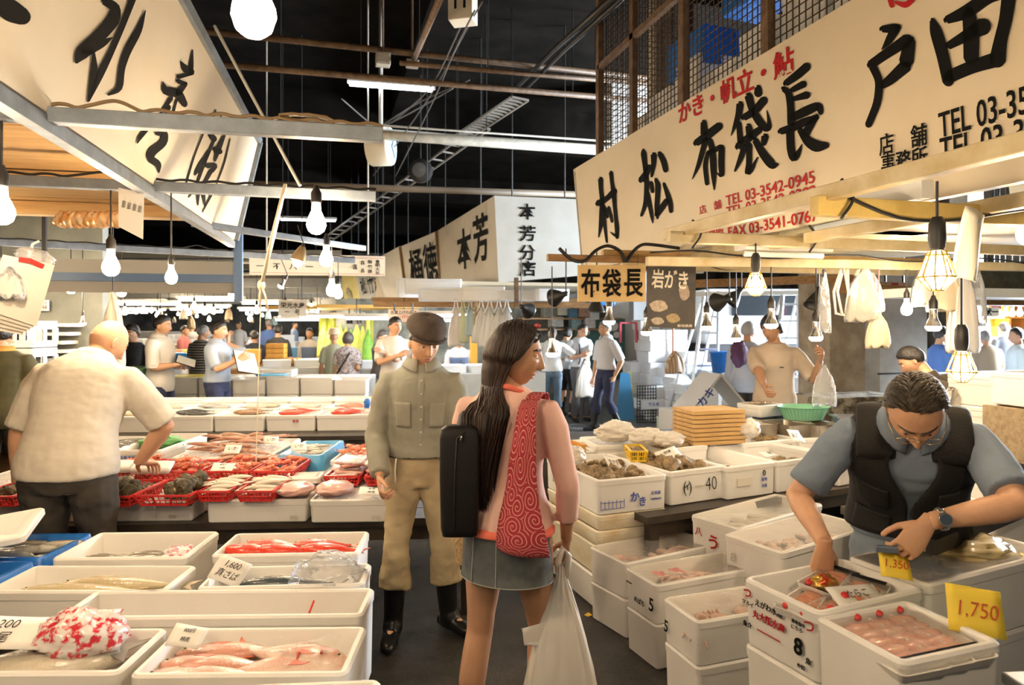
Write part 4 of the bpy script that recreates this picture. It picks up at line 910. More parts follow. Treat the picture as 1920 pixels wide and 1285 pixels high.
 # ---- bulbs
GLOW=mat('bulb_glow',(1,.9,.7),.2,emit=150,ecol=(1.0,.77,.51));GLOWF=mat('bulb_glow_far',(1,.9,.7),.2,emit=130,ecol=(1.0,.80,.56));GLASS=film('bulb_glass',(1,.95,.85),.15,.05,0,5);SOCK=mat('bakelite',(.025,.022,.02),.35);SILVER=mat('silvered_glass',(.80,.78,.74),.15,metal=.9)
CAGE=mat('yellow_wire_guard',(.75,.48,.08),.35)
GLOWR=mat('reflector_glow',(1,.95,.85),.2,emit=28,ecol=(1.0,.80,.55))
def bulb(label,p,top,R=.045,m=None,tilt=0.0,group=None,cord=None,kind='pear'):
 """p: centre of the glowing bulb, top: height its cord hangs from"""
 o=thing('light_bulb',label,'light bulb',p,0,group);m=m or GLOW;k=R/.045;Mx=Matrix.Rotation(tilt,4,'Y')
 b=MB()
 if kind=='pear':b.lathe([(.001,-.045*k),(.020*k,-.041*k),(.036*k,-.028*k),(.045*k,0),(.042*k,.020*k),(.031*k,.045*k),(.022*k,.065*k)],16,Mx);b.build('globe',m,o,smooth=True);b=MB();b.lathe([(.022*k,.065*k),(.020*k,.105*k)],14,Mx,False,False);b.build('glass_neck',mat('warm_neck',(1,.9,.7),.3,emit=5,ecol=(1,.8,.5)),o,smooth=True)
 else:
  b.lathe([(.001,-.030*k),(.030*k,-.027*k),(.043*k,-.012*k),(.044*k,0)],16,Mx);b.build('globe',m,o,smooth=True)
  b=MB();b.lathe([(.044*k,0),(.036*k,.02*k),(.024*k,.045*k),(.020*k,.1*k)],16,Mx,False,False);b.build('silvered_neck',SILVER,o,smooth=True)
 b=MB();b.lathe([(.017*k,.10*k),(.025*k,.105*k),(.025*k,.15*k),(.016*k,.165*k),(.010*k,.185*k)],12,Mx);b.build('socket',SOCK,o,smooth=True,angle=40)
 e=Mx@Vector((0,0,.18*k));b=MB();T=Vector(cord)-Vector(p)if cord is not None else Vector((0,0,top-p[2]));b.tube([e,T],.0045,6);b.build('cord',CABLE,o);return o
def caged(label,p,top,R=.07,cord=None):
 o=bulb(label,p,top,.036,None,0,None,cord);o['category']='work lamp';o.name='caged_work_lamp';b=MB();k=R
 pr=[(.45,1.5),(.55,1.25),(1.0,0.0),(.35,-.75)]
 for j in range(10):
  a=2*pi*j/10;b.tube([(cos(a)*r*k,sin(a)*r*k,z*k)for r,z in pr],.0032,5)
 for r,z in((1.0,0),(.35,-.75),(.55,1.25)):b.tube([(cos(2*pi*j/20)*r*k,sin(2*pi*j/20)*r*k,z*k)for j in range(21)],.0035,5)
 b.build('wire_guard',CAGE,o,smooth=True);b=MB();b.lathe([(.022,.09),(.026,.12),(.024,.17),(.014,.19)],14);b.build('handle',DARKM,o,smooth=True,angle=40);return o
def hang_bag(label,p,w,h,m,top=None,group=None,seed=0,cat='plastic bag',folds=6,name='hanging_bag',straps=True,thick=.05):
 """a bag or bundle hanging by its top from p"""
 b=MB();n=24;rs=[];st=((0,.06),(.06,.12),(.16,.30),(.32,.62),(.55,.84),(.8,.96),(.95,1.0),(1,.97),(1,.5))
 for t,k in st:
  rs.append([Vector(((abs(cos(2*pi*j/n))**.6)*(1 if cos(2*pi*j/n)>0 else-1)*w/2*k,sin(2*pi*j/n)*thick*(.3+.7*k)+thick*.35*sin(j*folds*pi/6+seed)*(1-t*.6),-h*t+.015*sin(j*1.7+seed)*t))for j in range(n)])
 b.rings(rs);o=b.build(name,m,None,p,random.uniform(-.2,.2),smooth=True,label=label,cat=cat,group=group)
 if straps:
  f=MB()
  for sg in(-1,1):f.tube([(sg*.01,0,(top-p[2])if top else.12),(sg*w*.10,0,0),(sg*w*.22,0,-h*.15)],[(.003,.006),(.004,.012),(.006,.02)],6)
  f.build('handles',m,o,smooth=True)
 return o
 # ================================================================ canopies and beams of the two stalls
def beam(name,a,b,w,h,m,label,cat='beam',group=None):
 a=Vector(a);b=Vector(b);mb=MB();mb.bar((0,0,0),b-a,w,h);return mb.build(name,m,None,a,label=label,cat=cat,group=group,bevel=.004)
XL=DL.cross(Vector((0,0,1)))
# left: plywood ceiling boards under the canopy
for i in range(6):
 y=.6+i*.97;b=MB();b.box((0,0,0),(3.5,.95,.02));c_=LB-DL*(LB.y-y-.48)+DL.cross(Vector((0,0,1)))*-1.88;b.build('ceiling_board',PLY,None,(c_.x,c_.y,2.52),LYAW,label='orange-lit plywood board of the left canopy ceiling',cat='ceiling board',group='plywood boards over the left stall')
for i,y in enumerate((1.15,2.1,3.1,4.5,5.6)):beam('joist',LB-DL*(LB.y-y)+XL*-.15+Vector((0,0,2.46-LB.z)),LB-DL*(LB.y-y)+XL*-3.6+Vector((0,0,2.46-LB.z)),.05,.09,PLY,'plywood-coloured joist under the left canopy boards',group='joists of the left canopy')
beam('fascia_board',LB0+XL*-.2+Vector((0,0,.14)),LB+XL*-.2+Vector((0,0,.14)),.03,.10,PLY,'long wooden fascia board behind the bottom of the left sign')
zb=2.35
B1a,B1b=onz(718,254,zb),onz(0,212,zb);B2a,B2b=onz(705,369,zb),onz(0,338,zb);B3a,B3b=onz(683,466,zb),onz(400,424,zb);B4a,B4b=onz(665,489,zb),onz(20,456,zb)
def ext(a,b,k):return b+(b-a)*k
beam('steel_beam',B1a,ext(B1a,B1b,.4),.05,.055,STEELB,'grey-blue steel beam across the left sign, upper one in the picture')
beam('steel_beam',B2a,ext(B2a,B2b,.5),.05,.055,STEELB,'grey-blue steel beam crossing below the brush characters')
beam('steel_beam',B3a,ext(B3a,B3b,.1),.05,.05,STEELB,'grey steel beam behind the hanging bulbs, slanting away')
beam('steel_beam',B4a,ext(B4a,B4b,.3),.05,.06,STEELB,'grey steel beam with cables along the back of the left canopy')
def smooth_path(q,k=4):
 q=[Vector(p)for p in q];out=[]
 for i in range(len(q)-1):
  a0,a1,a2,a3=q[max(0,i-1)],q[i],q[i+1],q[min(len(q)-1,i+2)]
  for j in range(k):t=j/k;out.append(.5*((2*a1)+(a2-a0)*t+(2*a0-5*a1+4*a2-a3)*t*t+(3*a1-a0-3*a2+a3)*t**3))
 return out+[q[-1]]
def cable(name,pts,r,label,m=CABLE,group=None):b=MB();b.tube(smooth_path(pts),r,6);return b.build(name,m,smooth=True,label=label,cat='cable',group=group)
for i,(a,b_,lab)in enumerate(((B1a,ext(B1a,B1b,.4),'tangled brown cable lying along the upper steel beam'),(B2a,ext(B2a,B2b,.5),'dark cable looped along the second steel beam'),(B4a,ext(B4a,B4b,.3),'dark cable along the back steel beam'))):
 q=[]
 for k in range(61):t=k/60;p=a.lerp(b_,t);q.append(p+Vector((0,0,.033+.012*abs(sin(k*.9+i))+.03*exp(-((t-(.52,.50,.4)[i])*40)**2))))
 cable('beam_cable',q,.007,lab,mat('brown_cable',(.16,.10,.045),.6)if i==0 else CABLE)
c=B1a.lerp(B1b,.22);b=MB();q=[c+Vector((.10*cos(k*.7),.012*sin(k*1.3),.045+.016*sin(k*.7)))for k in range(40)];b.tube(q,.006,6);b.build('cable_coil',mat('brown_cable'),smooth=True,label='coil of brown cable on the upper steel beam near its end',cat='cable')
beam('guy_rod',onplane(402,48,LB+LN*.05,LN),onz(563,349,zb+.02),.016,.016,WHITEP,'thin white rod slanting from the left sign to the steel beam','rod')
# twine strap and string
A=onz(535,345,zb-.01);Bp=pt(490,535,3.75);b=MB();b.tube([A,A.lerp(Bp,.5),Bp],[(.010,.004),(.014,.005),(.010,.006)],6);o=thing('twine','pale twine strap knotted in the middle with a long string below it','twine',Bp);s_=b.build('strap',mat('twine_pale',(.74,.63,.46),.8),o,smooth=True);s_.matrix_parent_inverse=Matrix.Translation(-Bp)
b=MB();b.ball((0,0,0),(.022,.02,.03),10,6);b.tube([(0,0,0),(.02,0,-.06),(.035,.01,-.14)],[(.012,.006),(.018,.006),(.022,.004)],6);b.tube([(0,0,0),(-.01,0,-.06),(-.008,.01,-.12)],[(.01,.005),(.012,.006),(.012,.004)],6);b.build('knot',mat('twine_pale'),o,smooth=True)
b=MB();b.tube([(0,0,0),pt(480,866,3.75)-Bp],.003,5);b.build('string',mat('twine_pale'),o)
# end fascia of the left canopy with a blue stripe
t=thing('end_fascia','white board with a blue stripe closing the far end of the left canopy','fascia',(LB.x-1.9,LB.y+.17,2.02),LYAW);b=MB();b.box((0,0,.09),(3.9,.03,.12));b.build('board',mat('grey_white',(.34,.35,.34),.6),t);b=MB();b.box((0,-.012,.0),(3.9,.03,.07));b.build('blue_stripe',BLUE,t);b=MB();b.box((.1,.02,-.08),(3.7,.03,.10));b.build('lower_board',mat('dull_white',(.30,.29,.27),.6),t)
b=MB();b.box((1.93,-.02,.25),(.07,.06,.9));b.build('blue_post',BLUE,t)
for sx in(-1.4,0.4):b=MB();b.bar((sx,0,.12),(sx,0,.50),.03);b.build('hanger',DARKM,t)
# hand-written poster hanging at the left
t,p0,n=quad('hanging_paper','white hand-written paper hanging from the left canopy',(222,352,3.5),(270,362,3.5),(268,449,3.5),(222,425,3.5),PAPER,.003,(0,1,0),'paper')
for k in range(4):text_px('鮮魚御注文',(229+k*10,380+3*k),(236+k*10,381+3*k),.05,p0,n,mat('grey_writing',(.35,.32,.28),.6),t)
b=MB();b.tube([pt(245,354,3.5),onz(245,352,2.45)],.003,5);o=b.build('hanging_wire',DARKM,t);o.matrix_parent_inverse=Matrix.Translation(-t.location)
b=MB();b.tube([pt(i,412+3*sin(i),4.3)for i in range(110,232,4)],.05,10);b.build('foil_tube',mat('orange_foil',(.72,.34,.10),.3,metal=.4,col2=(.80,.62,.40),vscale=20),smooth=True,label='ribbed orange-brown tube lying under the left canopy boards',cat='tube')
# right: pole frame and boards
zr=2.10
R1a,R1b=onz(1026,483,zr),onz(1640,481,zr);Rr=onz(1530,362,zr+.02)
beam('timber_beam',R1a,R1a+Vector((1.15,0,0)),.045,.05,BROWNW,'brown timber whose end sticks out over the aisle above the tan board')
beam('timber_beam',R1a+Vector((.45,.05,.05)),R1a+Vector((3.6,.05,.06)),.045,.05,PINE,'orange timber lying along the top of the brown one')
beam('timber_beam',R1a+Vector((.55,-.06,-.055)),R1a+Vector((4.2,-.1,-.05)),.05,.05,CREAMW,'cream pole under the brown timber, from which lamps hang')
XR=1.87
beam('edge_rail',(XR,1.2,zr+.02),(XR,3.45,zr+.02),.05,.06,CREAMW,'cream timber rail along the aisle edge of the near right canopy')
beam('timber_beam',(XR-.06,Rr.y,zr-.03),(5.4,Rr.y,zr-.03),.05,.075,mat('yellow_painted_timber',(.68,.50,.16),.5,col2=(.52,.36,.10),vscale=6),'yellow timber beam across the near right canopy')
beam('edge_rail',(2.62,1.2,zr+.0),(2.62,4.6,zr+.0),.05,.06,CREAMW,'second cream rail further inside the right canopy')
beam('timber_beam',(XR-.1,3.25,zr-.02),(5.4,3.25,zr-.02),.05,.06,CREAMW,'cream timber beam half way along the right canopy')
beam('timber_beam',(2.0,3.95,zr-.08),(5.6,3.75,zr-.06),.05,.06,CREAMW,'slightly sagging cream timber in front of the hanging bags')
beam('timber_beam',(XR-.02,1.35,zr+.08),(4.5,1.35,zr+.08),.12,.06,mat('grey_board',(.42,.38,.30),.6),'grey board lying across the rails at the top right')
for i,(x,y,w,l,m_,z)in enumerate(((3.48,2.9,1.5,.8,FOAM,2.17),(3.5,1.9,1.2,.75,FOAM,2.20),(3.08,3.75,.7,1.2,CREAMW,2.17),(3.3,4.1,1.2,1.0,CREAMW,2.19),(4.5,3.4,1.0,1.6,FOAM,2.21),(3.45,5.6,1.4,1.5,CREAMW,2.24),(4.4,5.4,1.4,1.6,CREAMW,2.24))):
 b=MB();b.box((0,0,0),(w,l,.035));b.build('canopy_board',m_,None,(x,y,z),(0,0,.04*((i%3)-1)),label='pale board lying on the rails of the right canopy, '+('over the caged lamps','at the right edge','near the sign','in the middle','far right','at the back','at the back right')[i],cat='canopy board',bevel=.004)
fbox('flat white foam box stored on top of the right canopy rails',(3.05,2.0,zr+.035),.62,.38,.09,.05)
strip(1470,478,4.2,.62,0,'unlit white tube lamp fixed under the right canopy',1,None,WHITEP)
p=pt(1660,372,2.9);b=MB();b.box((0,0,0),(.42,.06,.07));b.build('lamp_diffuser',mat('white_diffuser',(.85,.84,.80),.4),None,p,radians(90),label='white square lamp cover on the inner rail of the right canopy',cat='lamp')
q=[R1a+Vector((x,-.03,.035+z))for x,z in((.08,.03),(.18,-.05),(.28,-.055),(.36,.02),(.46,.06),(.56,.02),(.60,-.06),(.64,.0),(.72,.07),(.82,.08),(1.1,.055),(1.3,.05),(1.5,.12),(1.65,.13),(2.2,.12),(3.0,.12))]
cable('thick_cable',q,.013,'thick black cable looping along the timbers above the tan board')
cable('lamp_cable',[(XR+.0,Rr.y-.03,zr+.03)]+[(XR+.3*k,Rr.y-.035,zr-.02-.05*sin(k*1.1))for k in range(1,10)],.007,'black cable stapled along the yellow beam')
cable('lamp_cable',[(2.0+.3*k,3.9-.017*k,zr-.03+.02*sin(k*1.7))for k in range(12)],.006,'black cable along the sagging cream timber')
cable('lamp_cable',[R1a+Vector((1.0+.2*k,-.09,-.05+.02*sin(k*2.1)))for k in range(14)],.006,'thin black cable along the cream pole')
for i,(x,y)in enumerate(((XR+.03,Rr.y),(XR+.02,3.25),(2.62,3.25))):cable('cable_tie',[(x,y-.04+.0,zr-.08),(x+.05,y-.045,zr),(x,y-.04,zr+.07)],.006,'black cable tie round the timber joint, '+('near one','middle one','inner one')[i])
b=MB();q=[(1.9,3.3),(3.6,3.3)]
# paper / cardboard sheet hung on the right
b=MB();b.grid(lambda u,v:((u-.5)*.115,.008*sin(u*5+v*3),(v-.5)*.24),6,8);b.build('hanging_card',mat('cream_card',(.80,.74,.60),.6),None,pt(1818,458,2.35),(.05,.22,.15),smooth=True,solid=.004,label='cream card hanging at an angle beside the large caged lamp',cat='card')
b=MB();b.tube([pt(1832,420,2.35),pt(1830,395,2.36)],.004,5);b.build('blue_tape',LBLUE,label='bit of blue tape above the hanging card',cat='tape')
# the steel cage stored full of boxes above the right sign
cz0,cz1,cx,cy0,cy1=RT.z-.1,4.9,RT.x+.12,1.2,RT.y-.45
t=thing('storage_cage','rusty steel mesh cage above the right shop sign','cage',(cx,cy1,cz0));MESHM=mat('rusty_mesh',(.07,.04,.02),.6)
b=MB();n=int((cy1-cy0)/.055)
for i in range(n+1):y=-i*.055;b.bar((0,y,0),(0,y,cz1-cz0),.006)
for k in range(int((cz1-cz0)/.055)+1):b.bar((.004,0,k*.055),(.004,cy0-cy1,k*.055),.006)
b.build('mesh_side',MESHM,t)
b=MB()
for i in range(20):b.bar((i*.055,0,0),(i*.055,0,cz1-cz0),.006)
for k in range(int((cz1-cz0)/.055)+1):b.bar((0,.004,k*.055),(1.1,.004,k*.055),.006)
b.build('mesh_end',MESHM,t)
for y in(0,-.75,-1.6,-2.6,-3.6):b=MB();b.bar((-.02,y,-.1),(-.02,y,cz1-cz0),.07,.05);b.build('post',RUST,t)
for z in(1.0,cz1-cz0):b=MB();b.bar((-.02,0,z),(-.02,cy0-cy1,z),.05);b.build('rail',RUST,t)
b=MB();b.box((.55,(cy0-cy1)/2,.02),(1.1,cy1-cy0,.03));b.build('shelf',DARKW,t)
for i in range(9):
 y=cy1-.45-i*.45;fbox('white foam box stored inside the mesh cage',(cx+.32,y,cz0+.05),.36,.40,.30+.1*(i%3),0,lid=True,group='boxes in the mesh cage')
for i,(y,z)in enumerate(((cy1-1.3,.55),(cy1-2.1,.75))):b=MB();b.box((0,0,0),(.34,.5,.3));b.build('blue_crate',BLUEP,None,(cx+.32,y,cz0+z+.1),.1,label='blue plastic crate inside the mesh cage, '+('lower' if i==0 else 'upper'),cat='crate',bevel=.01)
p=pt(1236,150,7.0);b=MB();b.box((0,0,0),(.18,.18,3.4));b.build('cage_column',mat('beige_column',(.55,.46,.32),.6,var=.15,vscale=3),None,(p.x,p.y,4.6),0,label='beige post rising beside the end of the mesh cage',cat='post')
b=MB();b.box((0,0,0),(.11,.11,3.2));b.build('cage_column',mat('dark_rust',(.05,.028,.016),.6),None,(p.x+.18,p.y-.2,4.75),0,label='dark rusty post beside the beige one',cat='post')
# ---- light bulbs: left stall
GB='bulbs over the left stall'
def bpxl(px,py,r,label,top=2.50,kind='pear',tilt=0,R=.045,m=None,d=None):
 d0=d or R*FPX/r;v=pt(px,608,1.0)-EYE;best=None
 for A_,B_ in((B1a,ext(B1a,B1b,.4)),(B2a,ext(B2a,B2b,.5)),(B3a,ext(B3a,B3b,.1)),(B4a,ext(B4a,B4b,.3))):
  w_=B_-A_;det=v.x*-w_.y+v.y*w_.x
  if abs(det)<1e-6:continue
  d_=(A_.x*-w_.y+A_.y*w_.x)/det;q_=v*d_;tt=(Vector((q_.x,q_.y,A_.z))-A_).dot(w_)/w_.dot(w_)
  if 0<=tt<=1 and.55<d_/d0<1.7 and(best is None or abs(d_-d0)<abs(best-d0)):best=d_
 if best and top==2.50:d0=best;R=min(.062,max(.03,r*best/FPX));top=zb-.02
 d=d0;p=pt(px,py,d);return bulb(label,p,top,R,m,tilt,None,None,kind)
bpxl(476,30,40,'large bulb glaring at the top of the picture',6.3)
bpxl(593,422,18,'bulb with a clear neck hanging from the second steel beam',2.33,R=.0515,d=3.66)
bpxl(612,488,14,'bulb below and behind the one on the second beam',2.33,R=.058,d=6.1)
bpxl(208,503,15.5,'bulb in front of the blue-striped fascia, left of the paper')
bpxl(321,522,11,'bulb right of the paper, over the second table')
bpxl(436,554,7.5,'small far bulb at the right end of the left stall')
bpxl(391,528,6.5,'small bulb half way to the end of the left canopy',kind='reflector')
bpxl(133,546,7,'small reflector bulb in front of the grey partition',kind='reflector')
bpxl(228,549,8,'bulb beside the hanging white cloth')
bpxl(3,400,22,'big bulb cut off by the left edge, upper one')
bpxl(2,548,12,'bulb cut off by the left edge, lower one')
bpxl(622,546,10,'left bulb of the touching pair above the green stall');bpxl(634,552,8,'right bulb of the touching pair above the green stall')
bpxl(155,606,5.5,'far reflector bulb above the bald man',kind='reflector');bpxl(527,537,6,'small tilted spot bulb under the direction sign',tilt=.5,kind='reflector')
p=pt(558,492,4.9);o=bulb('bulb inside a small metal shade hanging from the slanting beam',p,2.33,.035,None,.3)
b=MB();b.lathe([(.055,.01),(.05,.05),(.03,.10),(.02,.12)],16,Matrix.Rotation(.3,4,'Y'),False,False);b.build('metal_shade',mat('dull_brass',(.35,.24,.12),.4,metal=.6),o,smooth=True)
# the lamps the stalls carry behind and beside the camera
for i,(x,y)in enumerate(((-1.9,1.2),(-.75,.35),(-.9,1.75),(-2.6,5.4))):
 bulb('bulb over the near left boxes',(x,y,2.05),2.45,.045,None,0,'more bulbs over the left stall')
for i,(x,y)in enumerate(((1.2,.35),(2.9,2.2),(3.6,3.3))):
 bulb('bulb over the near right boxes',(x,y,2.0),2.2,.045,None,0,'more bulbs over the right stall')
 # ---- lamps: right stall
caged('large caged lamp nearest the camera over the right stall',pt(1757,520,2.15),2.07,.054)
caged('caged lamp hanging near the dark poster',ony(1417,540,3.22),2.06,.056)
caged('low caged lamp on a long cord behind the vest vendor',ony(1803,697,Rr.y-.03),2.05,.054)
for px,py,r,lab,tp in((1035,662,11,'reflector lamp on a long cord beside the young woman\'s face',2.10),(1142,602,13,'reflector lamp under the tan board',2.06),(1213,622,10,'reflector lamp under the left edge of the poster',2.06),(1325,612,9,'reflector lamp in front of the ladder',2.06),(1380,634,8,'reflector lamp on a long cord left of the beige vendor',2.06),(1446,608,10,'reflector lamp in front of the beige vendor\'s face',2.06),(1530,632,9,'reflector lamp in front of the stained pillar',2.06),(1750,612,13,'reflector lamp under the large caged lamp',2.1)):
 Yb=R1a.y-.075 if px<1440 else 3.88 if px<1700 else 3.24;bulb(lab,ony(px,py,Yb),(zr-.07 if px<1440 else zr-.1 if px<1700 else zr-.04),.045,GLOWR,0,None,None,'reflector')
bulb('round bulb in front of the pale concrete pillar',ony(1700,582,3.84),2.0,.036)
# loose wires strung under the ceiling
for i,q in enumerate((((905,2,6.0),(872,60,7.0),(800,190,8.6),(700,330,10.5)),((890,20,6.2),(850,100,7.2),(812,190,8.4),(742,330,10.4)),((868,40,6.6),(806,165,8.2),(735,230,9.0)),((640,185,8.4),(690,228,9.2),(712,240,9.6)),((712,240,9.6),(770,212,9.4),(850,165,9.0)),((712,238,9.6),(790,190,9.0),(880,150,8.4)))):
 cable('loose_wire',[pt(*p)for p in q],.009,('longest dark wire slanting past the strip light','second dark wire slanting beside the longest one','short dark wire beside the strip light','wire sagging to the clock from the left','wire running up from the clock to the right','upper wire running up from the clock to the right')[i],mat('dusty_wire',(.09,.08,.07),.6))
 # ================================================================ left stall: near table
random.seed(11)
ZA=.66
F_DARK=fishmat('dark_fish',(.05,.05,.05),(.30,.29,.27));F_RED=fishmat('red_fish',(.72,.06,.03),(.80,.30,.20));F_BREAM=fishmat('bream',(.62,.30,.22),(.80,.66,.56))
F_PALE=fishmat('pale_fish',(.50,.42,.26),(.78,.70,.54));F_GREY=fishmat('grey_fish',(.20,.18,.14),(.62,.56,.44));F_MACK=fishmat('mackerel',(.04,.06,.07),(.55,.55,.52));F_BROWN=fishmat('brown_fish',(.30,.17,.08),(.60,.45,.30))
FINR=mat('fin_red',(.60,.14,.08),.4);FINP=mat('fin_pale',(.62,.52,.38),.4)
REDBAG=mat('red_printed_wrap',(.80,.74,.70),.25,col2=(.62,.03,.05),vscale=38,thr=(.42,.52),coat=.4)
REDBAG2=mat('pink_printed_wrap',(.82,.76,.74),.25,col2=(.70,.16,.22),vscale=30,thr=(.40,.48),coat=.4)
table('low dark plank table under the near left fish boxes',du(2.36,-2.20),3.15,1.95,.36,-radians(11.2))
A1=bpx('open white box with a large dark fish, a red-printed wrap and a price paper',(-150,1180),(318,1177),(-215,1266),ZA,.16,ice=.45,cat='foam box')
A2=bpx('open white box of red sea bream with a small price card',(335,1177),(690,1174),(268,1268),ZA,.16,ice=.45)
A0=bpx('open white box cut off by the bottom edge of the picture below the sea bream',(290,1290),(716,1272),(200,1400),ZA,.16,ice=.4)
A00=bpx('open white box cut off at the bottom left corner',(-250,1292),(262,1292),(-330,1400),ZA,.16,ice=.4)
B2=bpx('long white box with a red-banded shrimp bag',(180,1107),(704,1102),(118,1160),ZA,.30,ice=.45)
C2=bpx('open white box with two long pale fish',(66,1060),(372,1060),(-5,1110),ZA,.20,ice=.5)
C1=bpx('white box with a blue plastic liner folded over its edge',(-230,1056),(64,1056),(-310,1110),ZA,.20,ice=.4)
C3=bpx('white box with a dark mackerel, a crumpled clear bag and a price paper',(408,1063),(698,1056),(370,1104),ZA,.18,ice=.55)
D2=bpx('white box of bright red fish at the table end',(442,1000),(694,996),(412,1042),ZA+.02,.22,ice=.72)
D1=bpx('white box with four grey fish and a pink-printed wrap',(188,998),(414,996),(140,1048),ZA+.02,.22,ice=.5)
D0=bpx('box covered by a blue plastic liner with silvery fish',(-60,1003),(172,1003),(-130,1050),ZA,.18,ice=.78)
for B_ in(A1,A2,A0,A00,C2,C1,C3,D2,D1,D0):stack_under(B_,.36,'plain white foam box underneath the fish boxes of the near left table','boxes under the near left fish boxes',.16)
# plain lid slab at the left edge
o=link('foam_sheet',with_mat(lid_mesh(.5,.34),FOAM),None,None,onz(4,1012,.74)+Vector((-.14,.02,0)),(.10,-.12,.1),'white foam lid lying across the blue-lined box','foam sheet')
# A2 sea bream
gb='sea bream in the near box'
for i,(u,v,L,yaw,lab)in enumerate(((-.18,.30,.34,pi+.05,'pinkish sea bream at the back of the box, tail to the right'),(-.20,-.05,.36,pi-.06,'sea bream in the middle of the box behind the price card'),(-.22,-.30,.36,pi+.02,'sea bream along the front edge on the left'),(.17,-.20,.40,.16,'orange-tailed sea bream lying lowest at the right front'),(.20,.02,.34,-.22,'large silvery sea bream with a red band at the right end'))):
 fish(lab,inb(A2,u,v,A2.bed+.03+.012*(i==4)),L,L*.36,.055,F_BREAM,FINR,(.12,0,A2.yaw+yaw),.1,None,'sea_bream')
for u,v,sc in((.24,-.1,.07),(.36,-.05,.075)):
 b=MB();b.tube([inb(A2,u,v+.02*k,A2.bed+.035+.035*sin(pi*(k+4)/8.2))for k in range(-4,5)],.004,6);b.build('red_band',REDP,smooth=True,label='red plastic band round a sea bream, '+('inner one' if u<.3 else 'the one near its head'),cat='band')
b=MB();b.grid(lambda u,v:inb(A2,.10+.34*u,-.30+.5*v,A2.bed+.085+.012*sin(9*u)*cos(7*v)),12,8);b.build('clear_wrap',FILM,smooth=True,label='clear plastic wrap over the sea bream at the right end',cat='plastic wrap')
sheet_card('price_card','small white price card on the sea bream','900円|特売',inb(A2,-.40,.10,A2.bed+.10),.10,.075,(.5,.1,A2.yaw-.05))
# A1 dark fish
fish('very large dark fish lying along the near left box',inb(A1,-.05,.15,A1.bed+.06),.62,.20,.10,F_DARK,FINM,(.1,0,A1.yaw+pi),.05,None,'large_fish')
fish('second large dark fish along the front of the near left box',inb(A1,.12,-.25,A1.bed+.05),.50,.17,.09,F_GREY,FINM,(.1,0,A1.yaw+.2),.05,None,'large_fish')
crumple('printed_wrap','red and white printed plastic wrap on the dark fish',inb(A1,.27,.05,A1.bed+.03),.26,.20,.15,REDBAG,'plastic wrap',3,A1.yaw,spike=.7)
sheet_card('price_paper','large price paper lying on the dark fish in the left corner','1,200|一尾',inb(A1,-.02,-.18,A1.bed+.14),.26,.13,(.35,.1,A1.yaw+.2),size=.05)
# B2
crumple('shrimp_bag','clear bag of shrimp with a red tie in the long box',inb(B2,.22,0,B2.bed-.01),.22,.12,.06,REDBAG2,'plastic bag',5,B2.yaw)
b=MB();b.tube([inb(B2,.29,.1,B2.bed+.03),inb(B2,.285,.12,B2.bed+.06),inb(B2,.30,.2,B2.bed+.09),inb(B2,.315,.3,B2.bed+.13)],.004,6);b.build('red_band',REDP,smooth=True,label='thin red plastic band standing up from the long box',cat='band')
for i in range(6):prawn('pale shrimp in the long white box',inb(B2,.12+.05*i,random.uniform(-.2,.2),B2.bed+.012),.10,PRAWNP,(0,0,random.uniform(0,6)),'shrimp in the long box')
# C2 long pale fish, C3 mackerel
fish('long pale fish with its head to the left',inb(C2,-.05,-.15,C2.bed+.04),.50,.10,.07,F_PALE,FINP,(0,0,C2.yaw+pi),-.06,None,'long_fish')
fish('long yellowish fish lying behind the other long fish',inb(C2,.12,.15,C2.bed+.045),.46,.10,.07,F_PALE,FINP,(0,0,C2.yaw+pi+.03),.04,None,'long_fish')
fish('dark mackerel beside the crumpled bag',inb(C3,-.02,.0,C3.bed+.035),.36,.08,.06,F_MACK,FINM,(0,0,C3.yaw+pi),.05,None,'mackerel')
crumple('crumpled_bag','crumpled clear bag hanging over the right end of the mackerel box',inb(C3,.26,.05,C3.bed),.27,.24,.14,CLEARBAG,'plastic bag',9,C3.yaw)
sheet_card('price_paper','white price paper standing at the left end of the mackerel box','1,600|真さば',inb(C3,-.40,.0,C3.bed+.09),.13,.10,(.75,.25,C3.yaw-.25),size=.04)
# D2 red fish, D1 grey fish
for i,(u,v,L,yaw,lab)in enumerate(((-.33,-.10,.26,pi-.12,'red fish at the left end with its white belly up'),(-.18,.12,.28,pi-.15,'red fish behind the first one'),(-.08,-.12,.25,pi-.08,'small red fish in the middle of the red fish box'),(.20,.10,.26,pi+.02,'glowing red fish at the right, upper one'),(.28,-.12,.26,pi-.1,'glowing red fish at the right, lower one'))):
 fish(lab,inb(D2,u,v,D2.bed+.03),L,L*.40,.06,F_RED,FINR,(.1,0,D2.yaw+yaw),.06,None,'red_fish')
for i,(u,v,L,yaw,lab)in enumerate(((-.28,.0,.22,pi,'grey fish at the left end of its box, mouth open'),(-.05,-.1,.24,.2,'grey fish with its tail raised'),(.12,.12,.26,pi,'slim grey fish along the back'),(.16,-.14,.26,.08,'slim grey fish along the front'))):
 fish(lab,inb(D1,u,v,D1.bed+.03),L,L*.28,.05,F_GREY,FINM,(.1,0,D1.yaw+yaw),.1,None,'grey_fish')
crumple('printed_wrap','pink and white printed wrap at the right end of the grey fish box',inb(D1,.34,.02,D1.bed-.01),.16,.16,.09,REDBAG2,'plastic wrap',6,D1.yaw)
